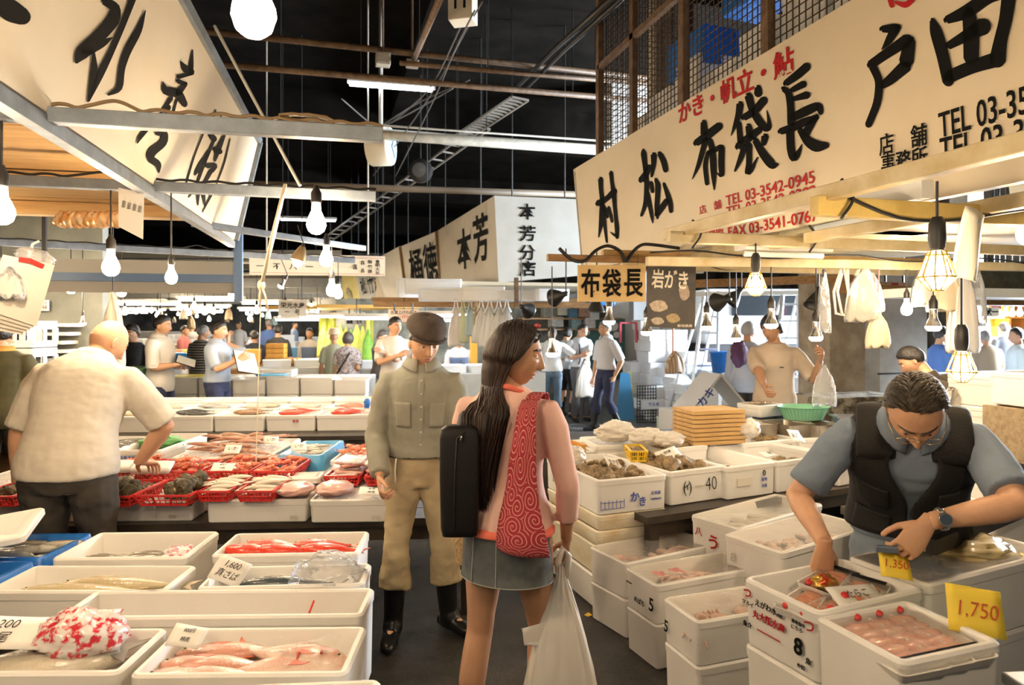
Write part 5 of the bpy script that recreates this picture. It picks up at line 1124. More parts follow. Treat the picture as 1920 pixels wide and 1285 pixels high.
# blue liners
def liner(B,label,m,ov=.035,seed=0):
 L,W,H=B.L,B.W,B.H;b=MB();n=20;rs=[]
 for k,(ins,z)in enumerate(((.06,B.bed-.0),(.034,H-.02),(.016,H+.006),(-.006,H+.004),(-ov*.5,H-.06),(-ov*.7,H-.12))):
  r=rrect(L,W,.03,z,5,ins);rs.append([p+Vector((0,0,.012*noise.noise(Vector((p.x*14+seed,p.y*14,k)))))for p in r])
 b.rings(rs,False,False);return b.build('plastic_liner',m,B.o,smooth=True,solid=.0015)
liner(D0,'',BLUEP);liner(C1,'',BLUEP,seed=4)
for i in range(7):fish('silvery fish in the blue-lined box at the left',inb(D0,random.uniform(-.1,.4),random.uniform(-.3,.3),D0.bed+.022),.24,.05,.04,F_GREY,FINM,(0,0,D0.yaw+random.uniform(-.3,.3)),.05,'fish in the blue-lined box','silvery_fish')
crumple('blue_bag','crumpled blue plastic sheet in the box at the left edge',inb(C1,.10,0,C1.bed),.40,.26,.12,BLUEP,'plastic sheet',2,C1.yaw,spike=.6)
# plank pallets at the aisle side
for i,(y0,lab)in enumerate(((1098,'upper'),(1165,'lower'))):
 c=onz(716,y0+60,.10);crate_wood('dark wet wooden crate on the floor beside the left boxes, %s one'%lab,(c.x-.36,c.y,.0),.34,.42,.10 if i else.13,-radians(11.2),None,DARKW,'wooden_pallet_box')
 # ================================================================ left stall: second table with baskets
ZT=.68;yaw2=-radians(11.0)
table('dark wooden table carrying the red baskets',du(4.42,-1.68),2.9,1.55,.555,yaw2)
T2=[]
for nm,FLx,FRx,yb in(('broad white box under the shell baskets',62,352,945),('white box under the squid baskets',374,571,945),('white box under the pink bags, at the table end',573,722,944),('white box at the left edge under a red basket',-190,56,946)):
 c,L,W,yaw=rect_near((FLx,yb),(FRx,yb-(FRx-FLx)*.012),(FLx+40,893),ZT);T2.append(fbox(nm,(c.x,c.y,.555),L,.52,ZT-.555,yaw,ice=.96))
for i,(B_,lab)in enumerate(zip(T2[:4],'abcd')):
 n=Vector((-sin(B_.yaw),cos(B_.yaw),0));T2.append(fbox('plain white box in the second row under the prawn baskets',B_.c+n*.54,B_.L,.52,ZT-.555,B_.yaw,ice=.96,group='second-row boxes on the basket table'))
for B_ in(T2[0],T2[1],T2[2]):mark(B_,'発泡','n',B_.L*.36,-.035,.022,mat('emboss',(.66,.62,.54),.6));
ZB=ZT+.003
def bask(label,xl,xr,yf,yb,z=ZB,H=.065,m=None,nb=9,**kw):
 """basket from the image span of its front rim and the heights of front and back rim"""
 a,b_=onz(xl,yf,z+H),onz(xr,yf,z+H);L=(b_-a).length;dF=FPX*(HC-z-H)/(yf-HY);dB=FPX*(HC-z-H)/(yb-HY);W=dB-dF
 x=(b_-a).normalized();n=Vector((-x.y,x.x,0));c=a+x*L/2+n*W/2;yaw=atan2(x.y,x.x);o=basket(label,(c.x,c.y,z),L,W,H,yaw,m,nb=nb,**kw);return o,Matrix.Translation((c.x,c.y,z))@Matrix.Rotation(yaw,4,'Z'),L,W
g='turban shells in the red baskets'
K1,M1,L1,W1=bask('red basket half full of dark shells beside the white-shirted worker',152,243,931,899)
K2,M2,L2,W2=bask('broad red basket heaped with dark shells on its right side',247,355,929,898)
for M_,L_,W_,n,u0,u1 in((M1,L1,W1,20,-.35,.40),(M2,L2,W2,26,-.15,.42)):
 for i in range(n):
  u,v=random.uniform(u0,u1),random.uniform(-.30,.35);lay=i%3
  turban(M_@Vector((u*L_*.72,v*W_*.72,.022+lay*.028)),random.uniform(.85,1.1),(random.uniform(-1.2,1.2),random.uniform(-1.2,1.2),random.uniform(0,6)),'dark knobbly turban shell heaped in a red basket',g)
b=MB();b.grid(lambda u,v:M2@Vector(((u-.5)*L2*.8,(v-.5)*W2*.8,.016+.004*sin(u*40)*sin(v*30))),12,12);b.build('ice_layer',ICEG,label='wet crushed ice in the broad shell basket',cat='ice',kind='stuff',smooth=True)
K3,M3,L3,W3=bask('red basket of pale squid, first from the shell baskets',366,428,921,895);K4,M4,L4,W4=bask('red basket of pale squid beside the pink bags',440,512,921,895)
for M_,L_,W_ in((M3,L3,W3),(M4,L4,W4)):
 for i in range(9):squid('pale glossy squid piled in a red basket',M_@Vector((random.uniform(-.10,.10)*L_,(i/8-.5)*W_*.55,.032+(i%3)*.016)),L_*1.15,.017,SQUIDW,(0,random.uniform(-.15,.1),yaw2+random.uniform(-.18,.25)),'pale squid in the red baskets')
K0,M0,L0,W0=bask('red basket at the far left edge under the worker\'s left hand',-60,22,931,892)
for i in range(8):turban(M0@Vector((random.uniform(-.3,.4)*L0,random.uniform(-.3,.3)*W0,.03+.02*(i%2))),1,(random.uniform(-1,1),random.uniform(-1,1),i),'dark shell in the red basket at the far left','shells in the far left basket')
# prawn baskets behind
gp='red prawns in the baskets behind'
for lab,xl,xr,yf,yb in(('red basket of orange prawns reached by the worker\'s right hand',262,374,884,862),('red basket of orange prawns with a white card',386,468,884,860),('red basket of orange prawns next to the white tray',472,548,884,860),('red basket of small red fish behind the worker\'s arm',178,256,886,860)):
 K,M_,L_,W_=bask(lab,xl,xr,yf,yb,ZB+.01)
 for i in range(18):prawn('red-orange prawn heaped in a red basket',M_@Vector((random.uniform(-.36,.36)*L_,random.uniform(-.36,.36)*W_,.03+(i%4)*.016)),.15,PRAWN,(random.uniform(-.4,.4),random.uniform(-.3,.3),random.uniform(0,6)),gp)
sheet_card('price_card','white card lying on the orange prawns','赤えび|1,000',onz(418,876,.80),.12,.07,(.5,0,yaw2))
for i,(x,y,lab)in enumerate(((215,880,'white wrapped pack left of the worker\'s forearm'),(285,882,'white wrapped pack under the worker\'s wrist'))):
 b=MB();b.rings([rrect(.20,.14,.02,0,3),rrect(.22,.16,.02,.03,3),rrect(.18,.12,.02,.034,3)]);b.build('wrapped_pack',PAPER,None,onz(x,y,.775),(.12,.05,yaw2+.2),smooth=True,label=lab,cat='food pack')
 # pink bags and film packs on the right end
PINKB=mat('pink_fish_paste',(.74,.47,.40),.35,col2=(.66,.36,.30),vscale=16,coat=.5)
for x,y,s_,lab in((553,935,1,'floppy pink vacuum pack hanging over the table edge'),(628,933,7,'plump pink pack nearest the table end')):
 crumple('pink_pack',lab,onz(x,y,ZT)+Vector((0,.06,0)),.21,.22,.075,PINKB,'food pack',s_,yaw2,nn=22,spike=.6)
o=fbox('shallow white tray lid behind the pink packs',onz(570,902,.69),.22,.17,.035,yaw2,name='white_tray',cat='tray')
for x,lab in((648,'red basket of wrapped pink packs beside the man in the cap'),(700,'red basket of wrapped packs half hidden by the man in the cap')):
 K,M_,L_,W_=bask(lab,x-42 if x<690 else x-18,x+26 if x<690 else x+40,893,868,ZB)
 for i in range(6):b=MB();b.rings([rrect(.15,.20,.02,0,3),rrect(.17,.22,.02,.014,3),rrect(.14,.19,.02,.020,3)]);b.build('wrapped_pack',REDBAG2 if i%2 else PINKB,None,M_@Vector((random.uniform(-.03,.03),random.uniform(-.04,.04),.02+i*.019)),(random.uniform(-.1,.1),random.uniform(-.08,.08),yaw2+random.uniform(-.3,.3)),smooth=True,label='pink wrapped pack stacked in the red baskets at the table end',cat='food pack',group='wrapped packs at the table end')
sheet_card('price_paper','folded white paper with printing under the old man\'s hand','本日|特価',onz(696,922,.72),.13,.10,(.2,.05,yaw2))
# back row of the second table
ZR=.76
PB=bpx('white box with a green leaf sheet and blue print on its front',(310,812),(392,812),(296,845),ZR,.14,ice=.5)
mark(PB,'鳥取県漁業協同組合','n',-.01,.018,.026,INKB,xs=1.0);mark(PB,'境港支所','n',-.06,-.02,.026,INKB)
GREENS=mat('green_leaf_sheet',(.10,.36,.10),.4,col2=(.20,.48,.18),vscale=8)
crumple('green_sheet','crumpled green leaf sheet in the printed white box',inb(PB,0,0,PB.bed),.36,.24,.09,GREENS,'plastic sheet',8,PB.yaw)
Q1=bpx('white box with dark fillets left of the printed box',(200,818),(300,818),(184,848),ZR,.13,ice=.8)
for i in range(4):fish('dark fillet-like fish in the box left of the printed box',inb(Q1,.25,-.3+.18*i,Q1.bed+.02),.22,.07,.03,F_DARK,FINM,(0,0,Q1.yaw+.1),.03,'dark fish left of the printed box','dark_fish')
Q2=bpx('broad white tray heaped with brown squid',(412,822),(566,822),(398,858),ZR,.12,ice=.9);Q3=bpx('lower white tray of brown squid in front',(398,864),(550,864),(388,884),ZR-.06,.09,ice=.9)
for B_,n,gz in((Q2,34,.0),(Q3,16,.0)):
 for i in range(n):squid('brown striped squid heaped in the white trays',inb(B_,random.uniform(-.40,.40),random.uniform(-.42,.42),B_.bed+.012+(i%4)*.014),.22,.016,SQUIDM,(random.uniform(-.2,.2),random.uniform(-.2,.2),B_.yaw+random.choice((0,pi))+random.uniform(-.5,.5)),'brown squid in the white trays')
for i,(x,y)in enumerate(((436,843),(508,826),(560,838))):sheet_card('price_card',('white','upright white','pinkish white')[i]+' card among the brown squid, '+('on the left','in the middle','next to the blue tray')[i],'いか',onz(x,y,ZR+.05),.10,.08,(.6,.0,yaw2+.2*i))
BT=bpx('tray wrapped in a bright blue plastic bag',(570,828),(644,828),(566,856),ZR+.01,.15,ice=.85);liner(BT,'',LBLUE,.03,3)
for i in range(10):fish('small silver fish in the blue-bagged tray',inb(BT,random.uniform(-.32,.32),random.uniform(-.3,.3),BT.bed+.015),.13,.03,.02,F_GREY,FINM,(0,0,random.uniform(-.4,.4)),.05,'small fish in the blue tray','small_fish')
Q4=bpx('white box of red prawns behind the old man',(652,838),(730,838),(650,864),ZR,.13,ice=.9)
for i in range(22):prawn('red prawn in the white box behind the man in the cap',inb(Q4,random.uniform(-.4,.4),random.uniform(-.4,.4),Q4.bed+.012+(i%3)*.012),.14,PRAWN,(0,0,random.uniform(0,6)),'prawns behind the man in the cap')
for x0,x1,lab in((200,292,'a'),(405,560,'b')):
 pass
stack_under(PB,.555,'white box under the back row of the basket table','boxes under the back row of the basket table',.1)
for B_ in(Q1,Q2,Q4,BT):stack_under(B_,.555,'white box under the back row of the basket table','boxes under the back row of the basket table',.1)
# ================================================================ left stall: third and fourth tables, long rows of boxes
yaw3=-radians(12)
table('long table under the third row of white boxes',du(7.05,-2.55),4.6,1.8,.60,yaw3)
row=[]
for i,(xl,xr,yb,cont)in enumerate(((150,283,788,0),(285,386,786,1),(388,488,784,2),(490,586,783,3),(588,690,781,4))):
 c,L,W,yaw=rect_near((xl,yb),(xr,yb-1),(xl+8,766),.755)
 B_=fbox(('plain white box','white box with a dark fish tail showing','white box of brown fish beside the hanging string','white box of red fish','white box at the aisle end of the third row')[i]+(', third row, behind the bald worker' if i==0 else ', front of the third row'),(c.x,c.y,.60),L,.44,.155,yaw,ice=.86);row.append(B_)
 n=Vector((-sin(yaw),cos(yaw),0))
 B2_=fbox('white box in the back line of the third row',c*1+n*.46-Vector((0,0,.155)),L,.44,.165,yaw,ice=.8,group='back line of the third row')
 B3_=fbox('white box in the hindmost line of the third row',c*1+n*.92-Vector((0,0,.155)),L,.44,.19,yaw,ice=.8,group='hindmost line of the third row')
 mm,fin=(F_PALE,F_DARK,F_BROWN,F_RED,F_RED)[i],(FINP,FINM,FINM,FINR,FINR)[i]
 for k in range(3):fish(('pale','dark','brown','red','red')[i]+' fish in '+('the plain','the second','the middle','the fourth','the end')[i]+' box of the third row',inb(B_,random.uniform(-.2,.2),-.25+.25*k,B_.bed+.022),.26,.09,.05,mm,fin,(0,0,yaw+pi+random.uniform(-.2,.2)),.05,'fish in box %s of the third row'%'abcde'[i],'fish')
 for k in range(2):fish('fish in the back line of the third row',inb(B2_,random.uniform(-.2,.2),-.1+.25*k,B2_.bed+.022),.26,.08,.05,(F_GREY,F_MACK,F_GREY,F_BREAM,F_RED)[i],FINM,(0,0,yaw+random.uniform(-.2,.2)),.05,'fish in the back line of the third row','fish')
mark(row[3],'鮮魚','n',.05,.02,.03,INKR)
o=crumple('blue_knot','blue plastic cord knotted at the corner of the third row',onz(688,766,.76),.07,.06,.10,BLUEP,'cord',4)
# fourth row, beyond the two men with clipboards
ZF=.86
for i in range(8):
 x0=150+i*66;c,L,W,yaw=rect_near((x0,716),(x0+64,716),(x0+3,704),ZF)
 if x0>670:break
 L=min(L,.56);fbox('white box with a faint tied cord in the fourth row',(c.x,c.y,ZF-.20),L,.5,.20,yaw3,lid=(i%3!=1),group='white boxes of the fourth row')
 fbox('white box in the lower layer of the fourth row',(c.x,c.y+.02,ZF-.40),L-.02,.5,.168,yaw3,lid=True,group='lower white boxes of the fourth row')
 fbox('white box behind the fourth row',(c.x+.1,c.y+.56,ZF-.34),L,.5,.31,yaw3,lid=True,group='white boxes behind the fourth row')
table('long table under the fourth row of white boxes',du(9.2,-3.2),5.0,1.3,.455,yaw3)
fbox('white box with a blue sheet on the fourth row',onz(520,706,ZF+.03),.5,.3,.07,yaw3,lid=True);o=link('blue_sheet',with_mat(lid_mesh(.36,.26,.02),LBLUE),None,None,onz(512,704,ZF+.135),yaw3,'flat blue tray on top of the fourth row','tray')
for i,(x,n)in enumerate(((482,2),(519,6),(545,3),(566,2),(500,2))):
 p=onz(x,700,.86)
 for k in range(n):crate_wood('flat orange wooden box in the '+('low','tall','short','lowest','short left')[i]+' pile beyond the fourth row',(p.x*1.12,p.y*1.12,.78+k*.085),.30,.24,.08,yaw3,'orange wooden boxes, pile '+'abcde'[i],mat('orange_pine',(.68,.34,.07),.55,var=.2,vscale=8))
b=MB();b.box((0,0,0),(1.9,.5,.78));o=b.build('wooden_counter',BROWNW,None,(onz(525,702,.78).x*1.12,onz(525,702,.78).y*1.12,.39),yaw3,label='dark brown wooden counter carrying the orange boxes',cat='counter')
# ================================================================ right stall
random.seed(21)
yr=0.0
ST='old white foam box in the stack under the oysters'
# oyster box and its stack
OB=bpx('white oyster box with a blue oyster print on its front, top of the corner stack',(1120,902),(1252,890),(1042,856),.738,.20,near=True,ice=.55)
for i,(h,m_)in enumerate(((.19,FOAM),(.17,FOAMO),(.09,FOAMO),(.088,FOAMO))):
 z=(0,.19,.36,.45)[i];fbox('old yellowed foam box in the corner stack under the oysters' if i else 'lowest old foam box of the corner stack, standing on the wet floor',(OB.c.x+random.uniform(-.006,.006),OB.c.y+random.uniform(-.006,.006),z),OB.L-.004,OB.W-.004,h-.002,OB.yaw,m=m_,group='stack under the oyster box' if i else None)
mark(OB,'か','n',.01,-.015,.062,INKB,bold=.02);mark(OB,'き','n',.06,-.045,.058,INKB,bold=.02);mark(OB,'広島産','n',.15,.0,.022,INKB);mark(OB,'海産物協同','n',.15,-.035,.014,INKB)
b=MB()
for k in range(7):b.box((-.21+.025*k,-.006,-.045+(.0 if k%2 else.006)),(.003,.002,.045))
b.box((-.135,-.006,-.066),(.155,.002,.003));b.box((-.135,-.006,-.03),(.155,.002,.003));o=b.build('raft_picture',INKB,OB.o);o.matrix_local=Matrix.Translation((0,-OB.W/2+.0,OB.H/2))@Matrix.Translation((0,.003,0))
b=MB();b.box((0,0,0),(.002,.09,.085));o=b.build('side_label',mat('grey_label',(.36,.37,.40),.5,col2=(.62,.60,.55),vscale=60),OB.o);o.matrix_local=Matrix.Translation((-OB.L/2+.003,-.08,.11))
b=MB();b.box((0,0,0),(.002,.07,.09));o=b.build('side_label',mat('grey_label'),OB.o);o.matrix_local=Matrix.Translation((-OB.L/2+.003,.22,.11))
go='oysters in the blue-printed box'
for i in range(58):
 u,v=random.uniform(-.40,.42),random.uniform(-.44,.40);h=OB.bed+.015+(i%4)*.016*(1-abs(u)*.8)
 oyster(inb(OB,u,v,h),random.uniform(.75,1.0),(random.uniform(-.6,.6),random.uniform(-.6,.6),random.uniform(0,6)),'rough brown oyster in the blue-printed box',go)
sheet_card('price_card','curled white card stuck in the oysters of the printed box','生かき',inb(OB,.18,.0,OB.H+.01),.15,.09,(.8,.2,.5))
# boxes along the counter
C=[OB]
names=('white box with a circled mark, heaped with oysters and a price card','white box with the number 40 and two clams in one corner','white box with blue print and one shell beside it','white box with a second number 40 at its right end, half hidden by the vendor')
cor=(((1256,886),(1361,873),(1180,846)),((1363,877),(1456,866),(1285,838)),((1458,866),(1572,852),(1385,832)),((1574,856),(1690,838),(1490,822)))
for i,(a,c,f)in enumerate(cor):
 B_=bpx(names[i],a,c,f,.742,.205,near=True,ice=.62 if i==0 else.5);C.append(B_)
def emb(B,u,v,w,h):b=MB();b.box((u,-B.W/2+.001,B.H/2+v),(w,.004,h));b.build('embossed_panel',mat('emboss_pale',(.76,.71,.62),.6),B.o)
C1b,C2b,C3b,C4b=C[1:5]
mark(C1b,'(','n',-.11,.0,.10,INK,bold=-.01);mark(C1b,'イ','n',-.09,.0,.045,INK);mark(C1b,')','n',-.065,.0,.10,INK,bold=-.01);mark(C1b,'40','n',.10,-.0,.12,INK,bold=-.022,xs=.8);emb(C1b,.01,.0,.07,.008)
mark(C2b,'0','n',.10,.04,.05,INK);mark(C2b,'築地','n',.10,.0,.024,INKB);mark(C2b,'水産','n',.10,-.04,.024,INKB);emb(C2b,-.06,.0,.12,.05)
mark(C3b,'40','n',.08,.02,.12,INK,bold=-.022,xs=.8);emb(C3b,-.08,-.01,.12,.04)
for i in range(30):
 u,v=random.uniform(-.40,.40),random.uniform(-.42,.25);oyster(inb(C1b,u,v,C1b.bed+.02+(i%4)*.02*(1-abs(u))),random.uniform(.9,1.15),(random.uniform(-.7,.7),random.uniform(-.7,.7),random.uniform(0,6)),'large rough oyster beside the white card','oysters in the circled-mark box')
sheet_card('price_card','white card bent over the large oysters','岩牡蠣|800',inb(C1b,.05,-.05,C1b.H+.03),.18,.10,(.7,-.2,.2))
for i in range(3):oyster(inb(C2b,-.2+.12*i,-.32+.05*i,C2b.bed+.02),1.0,(0,0,i),'clam in the near corner of the number 40 box','clams in the number 40 box')
for i in range(7):oyster(inb(C3b,-.3+.09*i,-.15+.1*sin(i*2),C3b.bed+.02),1.0,(.2,0,i),'brown shell in the box with the second number 40','shells in the second number 40 box')
for i in range(14):oyster(inb(C4b,random.uniform(-.4,.4),random.uniform(-.2,.4),C4b.bed+.02+.02*(i%2)),1.0,(.2,.3,i),'brown shell in the box behind the vendor\'s sleeve','shells behind the vendor\'s sleeve')
sheet_card('price_card','white card lying in the blue-print box','貝',inb(C3b,.05,.1,C3b.bed+.05),.15,.09,(.2,0,.2))
for n_,(x0,x1,yb,lab)in enumerate(((1395,1500,826,'white box with clams and an upright card in the second line'),(1500,1620,818,'white box of dark shells at the far right of the second line'),(1240,1330,838,'white box in the second line beside the yellow basket'))):
 B_=bpx(lab,(x0,yb+6),(x1,yb-4),(x0-60,yb-12),.76,.14,near=True,ice=.75)
 for i in range(9):oyster(inb(B_,random.uniform(-.35,.35),random.uniform(-.3,.3),B_.bed+.02),1.0,(.1,.1,i),'brown clam in the second line of boxes, '+('by the card','far right','by the yellow basket')[n_],'clams in second-line box '+'abc'[n_])
 stack_under(B_,.53,'white box under the second line of the oyster counter','boxes under the second line',.1)
sheet_card('price_card','white card standing in the second-line clam box','あさり',onz(1492,818,.84),.14,.10,(.9,.1,.3))
table('dark counter table under the numbered white boxes',(C2b.c.x+.55,C2b.c.y+.25,0),2.9,1.15,.535,C2b.yaw)
# rear part of the counter: wrapped bags, yellow basket, wooden trays
YB,MY,LY,WY=(lambda L_:L_)(bask('yellow plastic basket with dark shells on the oyster boxes',1182,1216,846,833,.74,.075,YELP,7))
for i in range(8):oyster(MY@Vector((random.uniform(-.3,.3)*LY,random.uniform(-.3,.3)*WY,.05)),.8,(.2,0,i),'small dark shell in the yellow basket','shells in the yellow basket')
for i in range(8):
 p=onz(1328,828,.755);crate_wood('flat pine tray in the neat pile beside the yellow basket',(p.x,p.y,.755+i*.031),.42,.30,.029,.0,'pine trays piled on the counter')
for i in range(3):p=onz(1052,862,.70);crate_wood('small orange wooden tray stacked beside the woman',(p.x+.05,p.y,.70+i*.038),.16,.22,.036,.1,'orange trays beside the woman',mat('orange_pine'),op=(i==2))
RB_=bpx('white foam box with a bent lid at the back of the counter',(1118,836),(1215,832),(1112,818),.78,.16,near=True,ice=.9)
for x,y,w,h,s_,lab in((1155,812,.32,.15,2,'bulging clear bag of pale goods with blue print at the counter end'),(1215,818,.30,.12,3,'clear bag of pale goods in the middle'),(1255,822,.24,.11,5,'clear bag of pale goods beside the pine trays'),(1075,856,.16,.12,6,'small crumpled bag beside the orange trays'),(1405,806,.18,.15,8,'pinkish bag tied at the top beside the steel trays')):
 p=onz(x,y+18,.78);crumple('goods_bag',lab,p,w,w*.7,h,film('milky_wrap',(.92,.86,.76),.62,.25,.8,22),'plastic bag',s_,.2,nn=30,spike=.8)
for i,(x0,x1,y0,lab)in enumerate(((1110,1210,838,'low white box of fish behind the oyster stack'),(1085,1160,842,'low white box end-on behind the oyster stack'))):
 B_=bpx(lab,(x0,y0+6),(x1,y0),(x0-25,y0-14),.74,.10,near=True,ice=.8)
 for k in range(3):fish('pale fish in the low boxes behind the oysters',inb(B_,-.2+.2*k,0,B_.bed+.02),.2,.06,.03,F_PALE,FINP,(0,0,k),0,'pale fish behind the oysters','fish')
b=MB();b.box((0,0,0),(2.6,.75,.70));o=b.build('counter_block',DARKW,None,(onz(1300,836,.7).x+.25,onz(1300,836,.7).y+.42,.35),0,label='dark wooden counter block at the rear of the right stall',cat='counter')
# steel trays, green colander, scale
for i,(x,w)in enumerate(((1432,.26),(1500,.24),(1552,.24))):
 p=onz(x,822,.74);b=MB();b.rings([rrect(w,.30,.03,0,4),rrect(w+.02,.32,.03,.10,4),rrect(w+.035,.335,.03,.104,4),rrect(w,.30,.03,.10,4),rrect(w-.02,.28,.03,.01,4)]);b.build('steel_tray',STEEL,None,(p.x,p.y+.15,.74),.12,smooth=True,angle=40,label='deep stainless steel tray, '+('left','middle','right')[i]+' one of three in a row',cat='steel tray',group=None)
p=onz(1518,785,.86);b=MB();b.lathe([(.16,0),(.21,.10),(.222,.102),(.205,.095),(.155,.006)],36,Matrix.Diagonal((1.0,.8,1,1)));o=b.build('colander',GREENP,None,(p.x+.02,p.y+.1,.845),0,smooth=True,angle=50,label='mint green plastic colander on the steel trays',cat='colander')
b=MB()
for j in range(40):a=2*pi*j/40;b.bar((cos(a)*.163,sin(a)*.130,.01),(cos(a)*.212,sin(a)*.169,.098),.004,.003)
b.build('ribs',mat('mint_dark',(.20,.50,.31),.4),o)
KB=fbox('white foam tray of fish on the steel trays in front of the vendor',onz(1442,782,.85)+Vector((0,.12,0)),.30,.26,.10,.25,ice=.8,name='foam_tray')
for k in range(6):fish('small fish under the vendor\'s hand',inb(KB,-.3+.12*k,.1*(k%2),KB.bed+.02),.16,.04,.025,F_BROWN,FINM,(0,0,k),0,'small fish under the vendor\'s hand','small_fish')
p=onz(1590,800,.80);t=thing('weighing_scale','small blue-grey weighing scale with a yellow display','scale',(p.x,p.y,.78),-.35)
b=MB();b.prism([(-.10,-.07),(.10,-.07),(.09,.07),(-.09,.07)],0,.09);b.build('housing',mat('scale_grey',(.20,.24,.32),.4),t,bevel=.006);b=MB();b.box((0,-.073,.05),(.13,.006,.035));b.build('display',mat('yellow_display',(.75,.50,.03),.4),t);b=MB();b.box((0,.02,.10),(.22,.18,.012));b.build('pan',STEEL,t)
# film-covered boxes nearer
gE='foam box under the film-covered boxes beside the aisle'
E1=bpx('film-covered white box of pale crabs and langoustines, beside the corner stack',(1173,1058),(1346,1020),(1132,1019),.392,.19,near=True,ice=.35)
E2=bpx('film-covered white box marked 5 with pink prawns and a red print',(1230,1099),(1424,1064),(1178,1062),.402,.19,near=True,ice=.35)
E3=bpx('film-covered white box of brown crabs with a lamp reflection',(1308,1168),(1476,1140),(1240,1121),.40,.19,near=True,ice=.3)
for B_ in(E1,E2,E3):
 stack_under(B_,0,'lower white foam box standing on the wet floor, '+('by the corner stack' if B_ is E1 else 'under the box marked 5' if B_ is E2 else 'under the brown crabs'),None,.2);film_over(B_)
 b=MB();
mark(E2,'5','l',-.10,-.01,.085,INK,bold=.01);mark(E2,'一','l',.09,.03,.05,INK);mark(E2,'めばち','l',.0,-.03,.03,INK);mark(E3,'5','l',.10,-.02,.07,INK)
for i in range(9):prawn('pale langoustine under film beside the corner stack',inb(E1,-.35+.085*i,random.uniform(-.25,.25),E1.bed+.02),.20,PRAWNP,(0,0,random.uniform(0,6)),'langoustines under film')
crab('pale pink crab under film at the right end',inb(E1,.33,.1,E1.bed+.01),.11,(0,0,.6),None,PRAWNP)
for i in range(16):prawn('pink prawn under film in the box marked 5',inb(E2,random.uniform(-.4,.4),random.uniform(-.35,.35),E2.bed+.02),.16,PRAWNP,(0,0,random.uniform(0,6)),'prawns in the box marked 5')
for u in(-.38,-.20):b=MB();b.grid(lambda a,c:inb(E2,u+.11*a,-.1+.35*c,E2.H-.012),3,3);b.build('red_print',mat('pink_print',(.72,.20,.18),.4,col2=(.82,.70,.62),vscale=24,thr=(.45,.55)),label='pink printed label under the film of the box marked 5, '+('outer' if u<-.3 else 'inner')+' one',cat='label')
for i,(u,v)in enumerate(((-.25,-.1),(.02,.12),(.28,-.08),(.38,.25))):crab('brown crab lying under film, '+('nearest the aisle','second from the aisle','third from the aisle','in the far corner')[i],inb(E3,u,v,E3.bed+.01),.12,(0,0,i*1.3+.4),None)
F1=bpx('film-covered white box of pale fish fillets with a red mark on its end',(1386,992),(1545,946),(1328,957),.545,.20,near=True,ice=.4)
F2=bpx('film-covered white box of pale shellfish in front of the red-marked box',(1467,1037),(1640,988),(1388,993),.55,.21,near=True,ice=.45)
for B_,lab in((F1,'box under the red-marked film-covered box'),(F2,'box under the film-covered shellfish box')):stack_under(B_,0,'white foam '+lab,'stack under: '+lab,.18);film_over(B_)
mark(F1,'う','l',.0,-.02,.085,INKR,bold=.02);mark(F1,'7k','l',-.12,-.05,.05,INK,bold=.02);mark(F1,'八','l',.10,.02,.05,INKR)
mark(F2,'8','l',.11,.0,.06,mat('grey_pen',(.45,.43,.38),.6))
for i in range(6):fish('pale fish under film in the red-marked box',inb(F1,-.3+.12*i,.1*(-1)**i,F1.bed+.02),.26,.08,.04,F_PALE,FINP,(0,0,F1.yaw+pi/2+i*.1),0,'pale fish under film','fish')
for i in range(26):oyster(inb(F2,random.uniform(-.42,.42),random.uniform(-.4,.4),F2.bed+.015+.015*(i%2)),.8,(.2,.2,i),'pale scallop under film','scallops under film',mat('scallop',(.66,.50,.38),.4,col2=(.48,.32,.22),vscale=20))
# the vendor's boxes in front
ZG=.84
G1=bpx('white box printed in red and black with the number 8, holding orange roe packs',(1537,1152),(1738,1104),(1416,1078),ZG,.20,near=True,ice=.62)
G2=bpx('large white box nearest the picture corner with long packs of pink roe',(1694,1246),(1884,1204),(1543,1152),ZG-.01,.25,near=True,ice=.74)
for B_,lab in((G1,'plain box under the printed number 8 box'),(G2,'plain box under the nearest box of pink roe')):stack_under(B_,0,'white foam '+lab,'stack: '+lab,.2)
for s_,u,v,z,m_,bo in(('マルイ',.118,.03,.016,INK,.02),('つ',.12,.06,.034,INKR,.02),('魚介',.12,-.035,.018,INK,.02),('えがわ水産',.035,.045,.022,INK,.02),('丸大阪水産',.035,.008,.025,INKR,.03),('━━━',.035,-.035,.03,INKR,0),('8',-.075,-.02,.062,INK,.03),('にちろ',-.07,.030,.014,INK,.01),('築地魚市',-.075,.046,.012,INK,.01),('つ',-.112,.052,.04,INKR,.01),('魚',-.11,-.045,.02,INK,.02),('仲卸',-.085,-.07,.014,INK,.01)):mark(G1,s_,'l',u,v,z,m_,bold=bo)
ROE=mat('orange_roe',(.72,.22,.08),.3,col2=(.80,.38,.20),vscale=30,coat=.5);ROEP=mat('pink_roe',(.74,.34,.24),.3,col2=(.80,.55,.44),vscale=20,coat=.5);TRAYW=mat('white_pack',(.82,.78,.72),.3)
